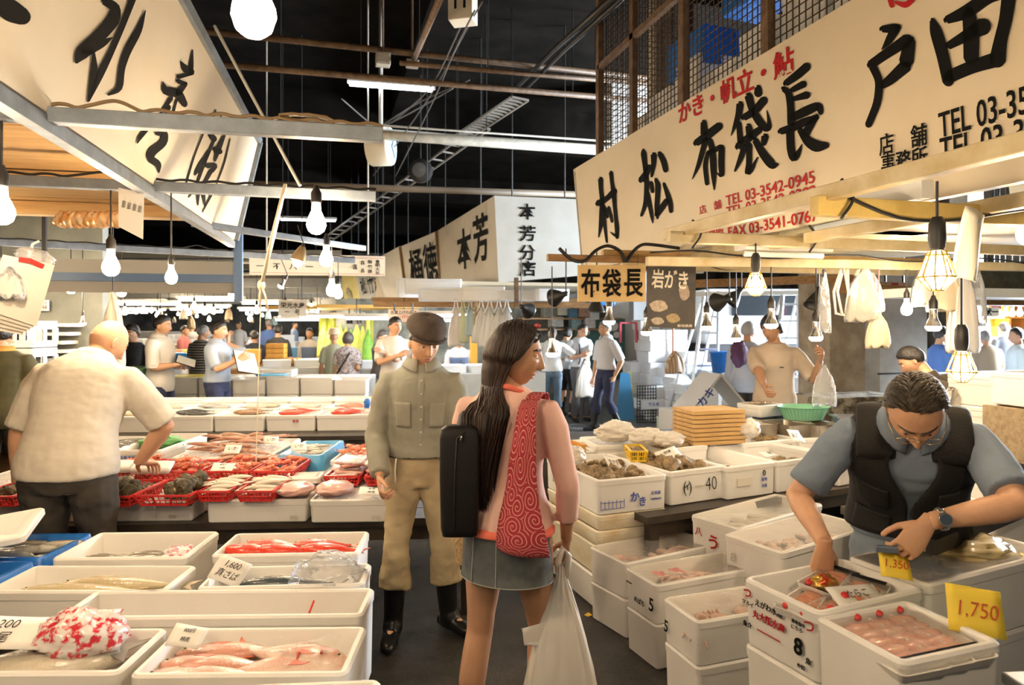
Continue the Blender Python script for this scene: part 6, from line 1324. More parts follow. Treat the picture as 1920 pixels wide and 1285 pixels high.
def pack(label,B,u,v,h,L,W,yaw,roe,tilt=0.0,group=None):
 o=thing('roe_pack',label,'food pack',inb(B,u,v,h),(tilt,0,B.yaw+yaw),group)
 b=MB();b.rings([rrect(L*.92,W*.9,.015,0,3),rrect(L,W,.018,.022,3),rrect(L-.01,W-.01,.015,.022,3),rrect(L*.9,W*.86,.012,.006,3)]);b.build('tray',TRAYW,o,smooth=True,angle=40)
 b=MB();n=5
 for k in range(n):x=(k/(n-1)-.5)*L*.55-L*.03;b.ball((x,0,.016),(L*.085,W*.36,.014),10,6)
 b.build('roe',roe,o,smooth=True)
 b=MB();b.grid(lambda a,c:((a-.5)*L*.98,(c-.5)*W*.98,.030+.004*sin(a*17)*cos(c*9)),8,5);b.build('film',FILM,o,smooth=True)
 b=MB();b.grid(lambda a,c:(L*.30+L*.13*a,(c-.5)*W*.8,.0335),2,2);b.build('black_label',INK,o)
 b=MB();b.ball((-L*.42,W*.2,.03),(.016,.012,.01),8,6);b.build('red_seal',REDP,o,smooth=True)
for i,(u,v,yaw,lab)in enumerate(((-.30,-.05,.35,'pack of orange roe at the left end of the number 8 box'),(.14,.22,.30,'pack of orange roe behind, next to the price card'),(-.05,-.28,.5,'slanting white pack with red seals in the middle'),(.16,-.22,.45,'pack of orange roe at the right of the number 8 box'),(-.28,-.36,.2,'pack of roe in the near left corner'))):pack(lab,G1,u,v,G1.bed+.010+.018*(i%2),.23,.12,yaw,ROE,.08)
crumple('gold_wrapper','crumpled gold wrapper under the vendor\'s right hand',inb(G1,-.02,.12,G1.bed+.03),.09,.06,.05,mat('gold_wrap',(.70,.45,.08),.25,metal=.5,col2=(.70,.10,.04),vscale=30,thr=(.4,.5)),'wrapper',3)
sheet_card('price_card','white card lettered in black in the number 8 box','たらこ|切れ子',inb(G1,.0,-.44,G1.H-.02),.17,.12,(.5,0,G1.yaw-.15),size=.035)
for i,(u,lab)in enumerate(((-.30,'long pack of pink roe nearest the number 8 box'),(-.02,'long pack of pink roe with a red seal, middle one'),(.26,'long pack of pink roe under the yellow card'))):pack(lab,G2,u,-.02,G2.bed+.012,.30,.15,-pi/2-.12,ROEP,.06)
YC='yellow price card in red marker reading '
sheet_card('price_card',YC+'1,350, held by the vendor\'s left hand','1,350',pt(1678,1060,2.03),.088,.082,(.85,.12,-.45),YCARD,RINK,size=.042)
sheet_card('price_card',YC+'1,750, standing in the nearest box','1,750',pt(1828,1146,1.80),.135,.12,(1.05,.1,-.50),YCARD,RINK,size=.062)
b=MB();b.box((0,0,0),(.06,.02,.02));b.build('clip',mat('slate_clip',(.10,.13,.18),.4),None,pt(1662,1030,2.03),-.5,label='dark blue clip between the vendor\'s fingers',cat='clip',bevel=.004)
G3=bpx('film-wrapped white box of sheets with yellow tags at the right edge',(1742,1098),(1990,1035),(1650,1030),ZG+.01,.22,near=True,ice=.6);stack_under(G3,0,'white foam box under the film-wrapped box at the right edge','stack at the right edge',.2);film_over(G3)
crumple('film_bundle','shiny crumpled plastic bundle with a yellow corner in the film-wrapped box',inb(G3,.18,.1,G3.H-.06),.34,.26,.10,mat('shiny_wrap',(.76,.64,.36),.18,col2=(.60,.46,.20),vscale=7,coat=.8),'plastic bundle',4,.2)
sheet_card('price_card','yellow card lying under film at the right edge','950',inb(G3,.35,-.28,G3.H-.02),.10,.07,(.1,0,-.3),YCARD,RINK)
b=MB();b.bar(onz(1745,1026,.90),onz(1960,938,.90),.03,.05);b.build('edge_rail',DARKM,label='dark metal rail behind the film-wrapped box',cat='rail')
b=MB();b.prism([(-.12,-.14),(.12,-.14),(.12,.14),(-.12,.14)],0,.7);t=thing('steel_bin','grey metal stand at the right edge beside the nearest box','stand',du(1.62,1.40),-.2);b.build('body',mat('grey_steel',(.30,.29,.26),.4,metal=.6),t,bevel=.01);b=MB();b.box((0,0,.71),(.26,.30,.03));b.build('lid',mat('grey_steel'),t,bevel=.006)
# side table behind the vendor's elbow, basket and bowl
b=MB();b.bar(onz(1840,925,.74),onz(2010,905,.74),.09,.07);b.build('timber_rail',PINE,label='thick timber rail behind the vendor\'s left elbow',cat='timber')
p=onz(1905,905,.80);b=MB();b.lathe([(.02,0),(.10,.02),(.16,.07),(.165,.072),(.10,.03),(.02,.012)],28);b.build('brown_bowl',mat('lacquer_brown',(.12,.05,.025),.35),None,(p.x+.05,p.y+.25,.80),(0,-.75,.2),smooth=True,label='brown bowl tipped on its side at the right edge',cat='bowl')
p=onz(1890,935,.74);basket('yellow basket under the tipped brown bowl',(p.x+.15,p.y+.25,.72),.22,.18,.07,.2,YELP,nb=6)
fbox('open white box at the right edge behind the bowl',(pt(1890,850,3.0).x,pt(1890,850,3.0).y,.72),.5,.36,.16,-.1,ice=.4)
table('dark table at the right edge behind the vendor',(pt(1880,850,3.1).x+.3,pt(1880,850,3.1).y,0),1.5,1.0,.70,0)
b=MB();p=onz(1103,1155,0.0);b.grid(lambda u,v:((u-.5)*.035,(v-.5)*.03,.004+.006*u*v),3,3);b.build('yellow_scrap',YELP,None,(p.x,p.y,0),.4,label='small yellow scrap lying on the wet floor',cat='scrap')
# ================================================================ people
random.seed(5)
def P_(px,d):u=(px-CX)/FPX*d;q=du(d,u);return(q.x,q.y,0)
CAM=-FWD
def facing(a):return(Matrix.Rotation(a,3,'Z')@(-FWD))
KHAKI=mat('khaki_cotton',(.50,.41,.25),.85,col2=(.43,.34,.20),vscale=5,bump=.15,bscale=220);SAGE=mat('sage_cotton',(.33,.325,.265),.85,col2=(.28,.27,.215),vscale=6,bump=.15,bscale=260)
PINKK=mat('pale_pink_knit',(.78,.50,.42),.85,col2=(.74,.45,.37),vscale=7,bump=.12,bscale=300);DENIM=mat('grey_denim',(.105,.115,.115),.85,col2=(.06,.068,.072),vscale=16,bump=.25,bscale=320)
WCOT=mat('white_cotton',(.66,.60,.50),.85,col2=(.61,.55,.45),vscale=5,bump=.1,bscale=240);CHAR=mat('charcoal_trousers',(.075,.062,.045),.85,col2=(.05,.04,.03),vscale=6)
BLUEC=mat('blue_grey_cotton',(.20,.25,.32),.85,col2=(.16,.20,.26),vscale=5,bump=.12,bscale=240);BLACKC=mat('black_nylon',(.006,.005,.005),.6,bump=.15,bscale=160,spec=.3);CORAL=mat('coral_trim',(.80,.17,.11),.8)
CAPM=mat('brown_wool_cap',(.085,.06,.045),.9,bump=.4,bscale=200,col2=(.065,.045,.033),vscale=30)
# ---- the man in the flat cap
A=onz(748,1196,0);Bf=onz(852,1180,0);mid=(A+Bf)/2-RGT*.035;fc=facing(.10)
P1=person('old man in a brown flat cap, sage shirt, khaki trousers and black boots',(mid.x,mid.y,0),fc,1.665,0,fat=1.0,head=(-.34,.26,.0),skin=SKIN,hair='short',hairth=.008,top=SAGE,sleeve=1,hem=.955,topoff=.020,bottom=KHAKI,legs=.76,boots=BOOT,collar=SAGE,hr=pt(712,893,3.36),hl=pt(862,905,3.42),er=(.5,-1,0),el=(-.5,-1,0),curl_r=(.75,.95,.6),curl_l=(.5,.7,.5),foot_r=(.14,.05,0,.1),foot_l=(-.15,-.04,0,-.75),legw=.034,wr=.007,shoulder=.98,side=-.02)
HM,hs,rt=P1['HM'],P1['hs'],P1['root']
b=MB();n=40;rs=[]
def cap_r(a,r):ry=.123 if sin(a)>0 else.112;return.098*r*cos(a),ry*r*sin(a)
for z,r in((.054,.80),(.058,.90),(.065,.985),(.078,1.03),(.094,1.045),(.112,.99),(.127,.88),(.138,.70),(.145,.45),(.148,.2),(.1485,.02)):
 ring=[]
 for j in range(n):
  a=2*pi*j/n;x,y=cap_r(a,r);f=max(0,sin(a));zz=z+(.022*max(0,-sin(a))*(1-(z-.054)/.095)*-1)-.030*f*sst(.6,1,r)*1.0+.012*(1-f);y+=.024*f*sst(.07,.082,z)*r
  ring.append(HM@(Vector((x*1.02,y+.004,zz))*hs))
 rs.append(ring)
b.rings(rs,True,True);cap=b.build('flat_cap',CAPM,rt,smooth=True)
b=MB()
def brim(u,v):a=pi*(.14+.72*u);x,y=cap_r(a,.86+.30*v*(.55+.45*sin(a)));return HM@(Vector((x,y+.016,.047-.012*v+.006*abs(cos(a))))*hs)
b.grid(brim,20,5);b.build('brim',CAPM,cap,smooth=True,solid=.008)
b=MB();b.rings([P1['ring'](z,*P1['interp'](z),.022 if k in(1,2)else.014,40)for k,z in enumerate((.955,.957,.993,.995))],False,False);b.build('belt',mat('dark_belt',(.05,.04,.03),.5),rt,smooth=True)
for k in range(6):
 z=1.36-k*.066;hw,hd,yo=P1['interp'](z);p=P1['tp'](-.006,yo+hd*P1['fat']*1.0+.024,z);b=MB();b.ball(p,(.006,.003,.006),8,6);b.build('button',mat('shell_button',(.62,.58,.45),.3),rt,smooth=True)
b=MB();b.grid(lambda u,v:P1['tp'](-.018+.03*u,P1['interp'](.98+.42*v)[2]+P1['interp'](.98+.42*v)[1]*P1['fat']+.0215+.003*sin(pi*u),.98+.42*v),4,20);b.build('placket',SAGE,rt,smooth=True)
def patch(P,nm,m,a0,a1,z0,z1,off,th=.003):return shell(P,nm,m,z0,z1,a0,a1,off,th,10,8)
patch(P1,'chest_pocket',SAGE,1.85,2.35,1.12,1.25,.027);patch(P1,'chest_pocket',SAGE,.80,1.30,1.12,1.25,.027)
b=MB();b.tube([P1['tp'](.12,.12,.96),P1['tp'](.125,.14,.90),P1['tp'](.122,.14,.84)],.005,6);b.build('key_strap',PAPER,rt,smooth=True)
for k in('r','l'):I,S,E,T=P1['arm'][k];b=MB();dirv=(T-E).normalized();b.tube([T-dirv*.075,T-dirv*.02],[.041,.040],14);b.build('cuff',SAGE,rt,smooth=True)
# ---- the young woman
wp=P_(952,2.58);fw=(Matrix.Rotation(-.42,3,'Z')@FWD)
P2=person('young woman in a pink top and denim skirt with long hair, holding a plastic bag',(wp[0],wp[1],0),fw,1.64,0,female=True,fat=1.06,head=(1.25,.10,.06),skin=SKIN2,hair=None,top=PINKK,sleeve=.80,hem=.90,topoff=.009,cuff=.004,hsc=1.08,lean=.0,twist=-.10,hr=pt(1062,1012,2.60),hl=pt(868,985,2.95),er=(.8,-.6,0),el=(-.8,-.5,0),hand_r=((.0,.35,-1),(-1,0,-.2)),hand_l=((.15,.8,-.5),(.5,.0,-.8)),curl_r=(.9,1.1,.8),curl_l=(.7,.8,.6),foot_r=(.10,.10,0,.25),foot_l=(-.135,-.10,0,-.2),shoes=mat('brown_sandal',(.12,.07,.04),.5),wr=.003,shoulder=1.1)
rt2,HM2,hs2=P2['root'],P2['HM'],P2['hs']
b=MB();b.rings([P2['ring'](z,*P2['interp'](z),o_,40)for z,o_ in((.878,.016),(.882,.019),(.900,.0195),(.908,.010))],False,False);b.build('coral_hem',CORAL,rt2,smooth=True)
b=MB();b.tube([P2['tp'](cos(2*pi*j/28)*.078,-.012+sin(2*pi*j/28)*.070,1.418-.016*sin(2*pi*j/28)-.010*cos(4*pi*j/28))for j in range(29)],.0115,8);b.build('coral_neckline',CORAL,rt2,smooth=True)
b=MB();rs=[]
for z,k in((.905,1.0),(.88,1.02),(.82,1.05),(.74,1.065),(.66,1.08),(.60,1.095),(.595,1.095),(.60,1.06),(.70,1.03)):
 rs.append([P2['tp'](cos(2*pi*j/48)*.172*k*(1 if z>.8 else 1+.015*sin(j*1.3)),-.008+sin(2*pi*j/48)*.132*k,z)for j in range(48)])
b.rings(rs,True,False);sk=b.build('denim_skirt',DENIM,rt2,smooth=True)
b=MB()
for a in(-pi/2-.5,-pi/2+.1):b.tube([P2['tp'](cos(a)*.1745*(1+.098*min(1,(.9-z)/.27)),-.008+sin(a)*.1345*(1+.098*min(1,(.9-z)/.27)),z)for z in(.895,.80,.70,.61)],.0022,5)
for z in(.615,):b.tube([P2['tp'](cos(2*pi*j/48)*.172*1.10,-.008+sin(2*pi*j/48)*.132*1.10,z)for j in range(49)],.002,4)
b.build('seam',mat('pale_stitching',(.30,.31,.28),.8),sk,smooth=True)
# long hair: a cap of hair and many strands
HAIRW=mat('hair_dark_brown',(.030,.012,.006),.46,col2=(.014,.006,.004),vscale=30,stretch=(1,1,.08),bump=.25,bscale=220,spec=.35)
hc=hair_mb(HM2,hs2,'long',.007,72,54,3)
rng=random.Random(4);Wi=P2['W'].inverted();nkp=HM2.translation
for k in range(2100):
 a=rng.uniform(pi*.52,pi*2.48);d=None
 for _ in range(40):
  d=Vector((rng.uniform(-1,1),rng.uniform(-1,.75),rng.uniform(-.5,1))).normalized()
  if hairline(d,'long')>.05 and not(d.y>.5 and d.z<.55):break
 p0=HM2@((headpt(d)+Vector((d.x,d.y,d.z))*.013)*hs2);out=(HM2.to_3x3()@Vector((d.x,d.y,0)));out.normalize()
 q=[p0];side_=out.x
 shoulder_back=P2['tp'](-.040+.050*d.x*1.0,-.125+rng.uniform(-.025,.02),1.34)
 ln=rng.uniform(.20,.36);mid_=p0+out*.022+Vector((0,0,-.11-.10*max(0,d.z)))
 sx_=1 if d.x>=0 else-1;ax_=max(abs(d.x),.15);ear=HM2@(Vector((sx_*(.055+.034*ax_),min(.085*d.y,.004)-.01,-.035))*hs2);mid_=HM2@(Vector((sx_*(.050+.040*ax_),min(.07*d.y-.03,-.03),-.11))*hs2)
 if d.y<-.4:dl_=sqrt(d.x*d.x+d.y*d.y)+.001;ear=HM2@(Vector((d.x/dl_*.092,d.y/dl_*.116,-.03))*hs2);mid_=HM2@(Vector((d.x/dl_*.088,d.y/dl_*.118+.004,-.12))*hs2)
 e1=shoulder_back+Vector((rng.uniform(-.045,.035),rng.uniform(-.008,.008),0));e2=e1+Vector(((-.05-e1.x)*.45+rng.uniform(-.012,.012),rng.uniform(-.01,.01),-ln*.55));e3=e2+Vector(((-.06-e2.x)*.5+rng.uniform(-.008,.008),.012,-ln*.45))
 top_=p0+out*.020+Vector((0,0,-.05*(1-max(0,d.z))))
 q=[p0]+([p0.lerp(ear,.5)+out*.009]if d.z>.1 else[])+([ear]if d.z>-.2 else[])+[mid_,mid_.lerp(e1,.55),e1,e2,e3]
 # smooth resample
 pts=[]
 for i in range(len(q)-1):
  a0,a1,a2,a3=q[max(0,i-1)],q[i],q[i+1],q[min(len(q)-1,i+2)]
  for t in(0,.5):pts.append(.5*((2*a1)+(a2-a0)*t+(2*a0-5*a1+4*a2-a3)*t*t+(3*a1-a0-3*a2+a3)*t**3))
 pts.append(q[-1]);r0=.0026;hc.tube(pts,[r0*.6]+[r0]*(len(pts)-3)+[r0*.7,r0*.2],4,False)
hc.build('long_hair',HAIRW,rt2,smooth=True)
b=MB();b.ball(HM2@(Vector((-.0,.070,.112))*hs2),(.014,.008,.010),10,8);b.build('hair_clip',mat('clip_red',(.40,.05,.05),.4),rt2,smooth=True)
# red swirl shoulder bag
def swirl_mat():
 m=bpy.data.materials.new('red_swirl_cloth');m.use_nodes=True;nt=m.node_tree;L=nt.links.new;p=nt.nodes['Principled BSDF'];p.inputs['Roughness'].default_value=.9
 tc=nt.nodes.new('ShaderNodeTexCoord');uv=tc.outputs['UV']
 vo=nt.nodes.new('ShaderNodeTexVoronoi');vo.voronoi_dimensions='2D';vo.inputs['Scale'].default_value=14;vo.inputs['Randomness'].default_value=.75;L(uv,vo.inputs['Vector'])
 sub=nt.nodes.new('ShaderNodeVectorMath');sub.operation='SUBTRACT';sc=nt.nodes.new('ShaderNodeVectorMath');sc.operation='SCALE';sc.inputs[3].default_value=14
 L(uv,sc.inputs[0]);sp=nt.nodes.new('ShaderNodeVectorMath');sp.operation='SCALE';sp.inputs[3].default_value=14;L(vo.outputs['Position'],sp.inputs[0]);L(sc.outputs[0],sub.inputs[0]);L(sp.outputs[0],sub.inputs[1])
 se=nt.nodes.new('ShaderNodeSeparateXYZ');L(sub.outputs[0],se.inputs[0]);at=nt.nodes.new('ShaderNodeMath');at.operation='ARCTAN2';L(se.outputs[1],at.inputs[0]);L(se.outputs[0],at.inputs[1])
 dv=nt.nodes.new('ShaderNodeMath');dv.operation='DIVIDE';dv.inputs[1].default_value=2*pi;L(at.outputs[0],dv.inputs[0])
 ml=nt.nodes.new('ShaderNodeMath');ml.operation='MULTIPLY_ADD';ml.inputs[1].default_value=4.6;L(vo.outputs['Distance'],ml.inputs[0]);L(dv.outputs[0],ml.inputs[2])
 fr=nt.nodes.new('ShaderNodeMath');fr.operation='FRACT';L(ml.outputs[0],fr.inputs[0])
 r=nt.nodes.new('ShaderNodeValToRGB');e=r.color_ramp.elements;e[0].position=0;e[0].color=(.62,.26,.22,1);e[1].position=1;e[1].color=(.32,.022,.035,1);e2=r.color_ramp.elements.new(.16);e2.color=(.66,.32,.27,1);e3=r.color_ramp.elements.new(.24);e3.color=(.32,.022,.035,1)
 L(fr.outputs[0],r.inputs[0]);L(r.outputs[0],p.inputs['Base Color']);return m
SWIRL=swirl_mat()
def uvgrid(name,fn,nu,nv,m,parent=None,su=1.0,sv=1.0,solid=.0,**kw):
 b=MB();b.grid(fn,nu,nv);o=b.build(name,m,parent,smooth=True,solid=solid,**kw);uvl=o.data.uv_layers.new(name='UVMap');co={}
 for pl in o.data.polygons:
  for li in pl.loop_indices:v=o.data.loops[li].vertex_index;uvl.data[li].uv=((v//(nv+1))/nu*su,(v%(nv+1))/nv*sv)
 return o
W2=P2['W'];tp2=lambda x,y,z:W2@P2['tp'](x,y,z)
bag=thing('shoulder_bag','dark red cloth shoulder bag with pink swirl pattern on the young woman\'s back','bag',tp2(.05,-.17,.90))
# outline read as (centre x, half width, depth off the back) down its length
st=[(1.395,.118,.030,-.085),(1.37,.117,.034,-.115),(1.30,.114,.040,-.138),(1.20,.112,.050,-.150),(1.10,.114,.058,-.152),(1.02,.118,.072,-.156),(.96,.124,.088,-.162),(.90,.130,.100,-.166),(.86,.132,.104,-.160),(.845,.132,.102,-.15)]
def bagf(sgn):
 def fn(u,v):
  i=min(len(st)-2,int(v*(len(st)-1)));t=v*(len(st)-1)-i;z,cx,hw,y=[st[i][k]+(st[i+1][k]-st[i][k])*t for k in range(4)]
  x=cx+(u-.5)*2*hw;bul=(1-(2*u-1)**2)*(.012+.028*sst(.45,.85,v));return tp2(x,y-(bul if sgn<0 else-.012*(1-(2*u-1)**2)),z)
 return fn
o=uvgrid('front',bagf(-1),14,36,SWIRL,bag,.20,.58,.003);o.matrix_parent_inverse=Matrix.Translation(-bag.location)
o=uvgrid('back',bagf(1),14,36,SWIRL,bag,.20,.58,.003);o.matrix_parent_inverse=Matrix.Translation(-bag.location)
def strapf(u,v):a=v*2.6;return tp2(.128+(u-.5)*.055,-.085+.17*(1-cos(a))/2*1.0,1.395+.020*sin(a)-.05*sst(.7,1,v))
o=uvgrid('strap',strapf,5,14,SWIRL,bag,.06,.2,.003);o.matrix_parent_inverse=Matrix.Translation(-bag.location)
# black shoulder bag (long soft case) between the two
cb=pt(862,893,2.46);t=thing('black_case','tall black soft case with a zip hanging from the young woman\'s left shoulder','bag',cb,-YAW+.05)
b=MB();rs=[]
t.scale=(.93,.93,.83)
for z,w,d_ in((-.26,.055,.02),(-.255,.066,.032),(-.22,.072,.042),(0,.076,.046),(.17,.076,.044),(.205,.070,.038),(.222,.052,.024)):rs.append([Vector((p.x,p.y,z))for p in rrect(w*2,d_*2,.02,0,4)])
b.rings(rs);b.build('body',BLACKC,t,smooth=True)
b=MB();b.tube([(-.02,-.046,-.22),(-.018,-.050,.0),(-.01,-.048,.17),(.02,-.044,.20)],.003,5);b.build('zip',mat('zip_grey',(.02,.02,.02),.4),t,smooth=True)
b=MB();b.tube([(.012,-.05,.19),(.004,-.056,.165)],.005,6);b.build('zip_pull',mat('chrome_pull',(.6,.58,.55),.2,metal=1),t,smooth=True)
A=tp2(-.13,.0,1.385);loc=lambda w_:Matrix.Rotation(YAW-.05,3,'Z')@(w_-cb)
b=MB()
def st_f(u,v):
 a=Vector((.030+(u-.5)*.085,.0,.215));e=loc(tp2(-.135+(u-.5)*.075,-.085,1.37));e2=loc(tp2(-.135+(u-.5)*.05,.02,1.41));return a.lerp(e,min(1,v/.8))if v<=.8 else e.lerp(e2,(v-.8)/.2)
b.grid(st_f,4,16);b.build('strap',BLACKC,t,smooth=True,solid=.006)
# woven basket purse in her left hand
wpz=P2['hand_l'].translation;b=MB();rs=[]
for i in range(17):
 z=-.20+.20*i/16;rs.append([Vector((cos(2*pi*j/20)*(.062-.012*abs(z+.1)/.1)*(1+.02*((i+j)%2)),sin(2*pi*j/20)*.04*(1+.03*((i+j)%2)),z))for j in range(20)])
b.rings(rs);b.build('woven_purse',mat('straw',(.50,.35,.17),.7,col2=(.28,.17,.07),vscale=90),None,wpz+Vector((.02,.0,-.035)),.2,label='small woven straw purse in the young woman\'s left hand',cat='purse')
# the white carrier bag in her right hand
hp=P2['hand_r']@Vector((0,.07,-.03))-FWD*.05+RGT*.012;WBAG=mat('white_carrier_film',(.70,.66,.60),.35,coat=.4,sss=.15);b=MB();rs=[];n=44
for z,w,d_ in((0,.014,.012),(-.04,.018,.016),(-.10,.040,.026),(-.18,.066,.05),(-.28,.098,.075),(-.38,.122,.09),(-.47,.135,.10),(-.53,.132,.10),(-.57,.11,.085),(-.585,.06,.05)):
 rs.append([Vector((cos(2*pi*j/n)*w*(1+.05*sin(j*2.1+z*9)),sin(2*pi*j/n)*d_*(1+.10*sin(j*3.3+1))+.006*sin(j*5+z*20),z+.008*sin(j*1.9)))for j in range(n)])
b.rings(rs);t=b.build('carrier_bag',WBAG,None,hp,-YAW,smooth=True,label='white plastic carrier bag hanging from the young woman\'s right hand',cat='plastic bag')
b=MB();b.tube([(0,0,-.06),(-.012,.0,.01),(.012,.02,.055),(.03,.01,.03),(.02,0,-.05)],[(.008,.014)]*5,8);b.build('handles',WBAG,t,smooth=True)
b=MB();b.grid(lambda u,v:(-.05-.10*u+.02*v,-.03-.02*u,-.20-.02*u-.12*v*(1-.4*u)+.015*sin(8*v)),6,6);b.build('loose_flap',WBAG,t,smooth=True,solid=.001)
# ---- the vendor in the black vest
vp=P_(1700,2.46);fv=facing(-.46)
P3=person('elderly vendor in glasses, blue-grey shirt and black vest bending over his boxes',(vp[0],vp[1],0),fv,1.64,0,fat=1.06,lean=.60,hunch=.26,head=(-.05,.95,.05),hsc=1.06,skin=SKIN,hair='receding',hairmat=mat('hair_thin_dark',(.030,.022,.016),.6,col2=(.085,.06,.04),vscale=26,stretch=(1,.3,1),bump=.3,bscale=140),hairth=.008,top=BLUEC,sleeve=.42,hem=.90,topoff=.014,bottom=mat('blue_grey_trousers',(.17,.21,.26),.85,bump=.1,bscale=200),shoes=SHOE,collar=BLUEC,hr=pt(1546,1018,2.18),hl=pt(1742,978,2.02),er=(.40,-.6,.15),el=(-1,-.3,.3),hand_r=((.0,.15,-1),(.27,.96,-.1)),hand_l=((-.67,.10,-.72),(.25,.9,-.4)),curl_r=(.55,.8,.6),curl_l=(.65,.8,.6),wr=.005,shoulder=1.06)
rt3=P3['root'];VEST=mat('black_vest',(.006,.005,.0045),.85,col2=(.010,.009,.008),vscale=8,bump=.2,bscale=120)
shell(P3,'vest',VEST,.93,1.405,pi/2,pi/2+2*pi,.032,.010,72,26,lambda z:.05+.34*sst(1.12,1.40,z))
b=MB()
for sg in(1,-1):
 q=[]
 for k in range(9):a=pi*k/8;q.append(P3['tp'](sg*(.112),-.01+cos(a)*.095*(1.2 if cos(a)>0 else 1),1.375+.05*sin(a)))
 b.tube(q,[(.014,.058)]*9,12,up=(1,0,0))
b.build('vest_shoulder',VEST,rt3,smooth=True)
patch(P3,'vest_pocket',VEST,.62,1.22,1.12,1.24,.042,.006);patch(P3,'vest_pocket',VEST,1.95,2.55,1.12,1.24,.042,.006);patch(P3,'vest_pocket',VEST,.55,1.25,.95,1.07,.044,.006);patch(P3,'vest_pocket',VEST,1.9,2.6,.95,1.07,.044,.006)
hm=P3['HM'];hs3=P3['hs'];b=MB();rg=random.Random(8)
HSTR=mat('hair_strand_dark',(.022,.016,.012),.5,col2=(.10,.075,.05),vscale=60)
for k in range(1500):
 for _ in range(30):
  d=Vector((rg.uniform(-1,1),rg.uniform(-1,1),rg.uniform(-.4,1))).normalized()
  if hairline(d,'receding')>.02:break
 fl=Vector((-.55 if d.x<.25 else.5,-.55,-.35 if abs(d.x)>.5 else-.1));q=[]
 for t in range(6):e_=(d+fl*(t*.085)).normalized();q.append(hm@((headpt(e_)+e_*(.004+.011*sin(pi*(t+.6)/6.5)+.002*rg.random()))*hs3))
 b.tube(q,[.0012,.0016,.0016,.0015,.0012,.0004],4,False)
b.build('combed_hair',HSTR,rt3,smooth=True)
b=MB()
for sg in(1,-1):
 c=Vector((sg*.033,.108,.0));b.tube([hm@((c+Vector((cos(2*pi*k/20)*.025,-.004*abs(cos(2*pi*k/20)),sin(2*pi*k/20)*.017)))*hs3)for k in range(21)],.0014,5)
 b.tube([hm@(Vector((sg*.058,.104,.004))*hs3),hm@(Vector((sg*.074,.06,.006))*hs3),hm@(Vector((sg*.079,-.005,.004))*hs3)],.0014,5)
b.tube([hm@(Vector((-.008,.110,.002))*hs3),hm@(Vector((0,.113,.005))*hs3),hm@(Vector((.008,.110,.002))*hs3)],.0014,5)
b.build('glasses',mat('gold_wire',(.60,.46,.24),.25,metal=.9),rt3,smooth=True)
I,S,E,T=P3['arm']['l'];dv=(T-E).normalized();wpos=T-dv*.035;b=MB();x=dv.orthogonal().normalized();y=dv.cross(x);b.tube([wpos+x*cos(2*pi*k/24)*.033+y*sin(2*pi*k/24)*.031 for k in range(25)],[(.003,.009)]*25,8,up=dv);wb=b.build('watch_strap',mat('steel_strap',(.50,.47,.42),.25,metal=.9),rt3,smooth=True)
nrm=(P3['hand_l'].to_3x3()@Vector((0,0,1)));nrm=P3['W'].to_3x3().inverted()@nrm;nrm=(nrm-dv*nrm.dot(dv)).normalized();b=MB();Mw=frame(wpos+nrm*.030,dv,nrm.cross(dv));b.lathe([(.019,0),(.020,.004),(.018,.009)],20,Mw);b.cur=1;b.lathe([(.0165,.0092),(.016,.0098)],20,Mw);b.build('watch_case',[mat('steel_strap'),mat('watch_dial',(.05,.07,.10),.15)],wb,smooth=True,angle=40)
# ---- the bald worker seen from behind
bp_=P_(128,3.30);fb=(Matrix.Rotation(.12,3,'Z')@FWD)
P4=person('bald worker in a white short-sleeved shirt bending over the red baskets, seen from behind',(bp_[0],bp_[1],0),fb,1.74,0,fat=1.22,lean=.42,hunch=.18,side=.06,head=(.55,.52,.0),skin=SKIN,hair=None,top=WCOT,sleeve=.46,hem=.87,topoff=.020,bottom=CHAR,shoes=SHOE,collar=WCOT,hr=pt(262,866,3.62),hl=pt(35,905,3.42),er=(.8,.2,-.5),el=(-.9,-.2,.2),hand_r=((.35,1,-.3),(0,-.2,-1)),hand_l=((.3,.5,-1),(.5,.5,-.5)),curl_r=(.35,.5,.4),curl_l=(.5,.6,.4),wr=.006)
# ---- the beige-shirted vendor at the back of the right stall
SAND=mat('sand_t_shirt',(.58,.47,.36),.85,col2=(.52,.41,.31),vscale=5);vb=P_(1452,6.15)
P5=person('long-haired vendor in a sand T-shirt holding out a clear bag',(vb[0],vb[1],0),facing(-.36),1.715,1,fat=1.02,head=(.55,.12,.06),skin=SKIN2,hair='fringe',hairth=.024,top=SAND,sleeve=.46,hem=.84,bottom=mat('dark_jeans',(.04,.05,.07),.8),shoes=SHOE,hr=pt(1438,738,5.66),hl=pt(1538,676,5.75),er=(.15,-.3,-1),el=(-.2,-.3,-1),curl_r=(.6,.7,.5),curl_l=(.8,.9,.6),wr=.004)
b=MB();b.grid(lambda u,v:P5['tp'](-.075+.035*u,P5['interp'](1.24)[1]+P5['interp'](1.24)[2]+.0205,1.225+.008*v),2,2);b.build('chest_mark',INK,P5['root'])
hang_bag('clear crinkled bag hanging from the sand-shirted vendor\'s outstretched hand',P5['hand_l'].translation+Vector((.02,-.02,-.05)),.24,.34,CLEARBAG,None,None,3,'plastic bag',6,'clear_bag',False,.05)
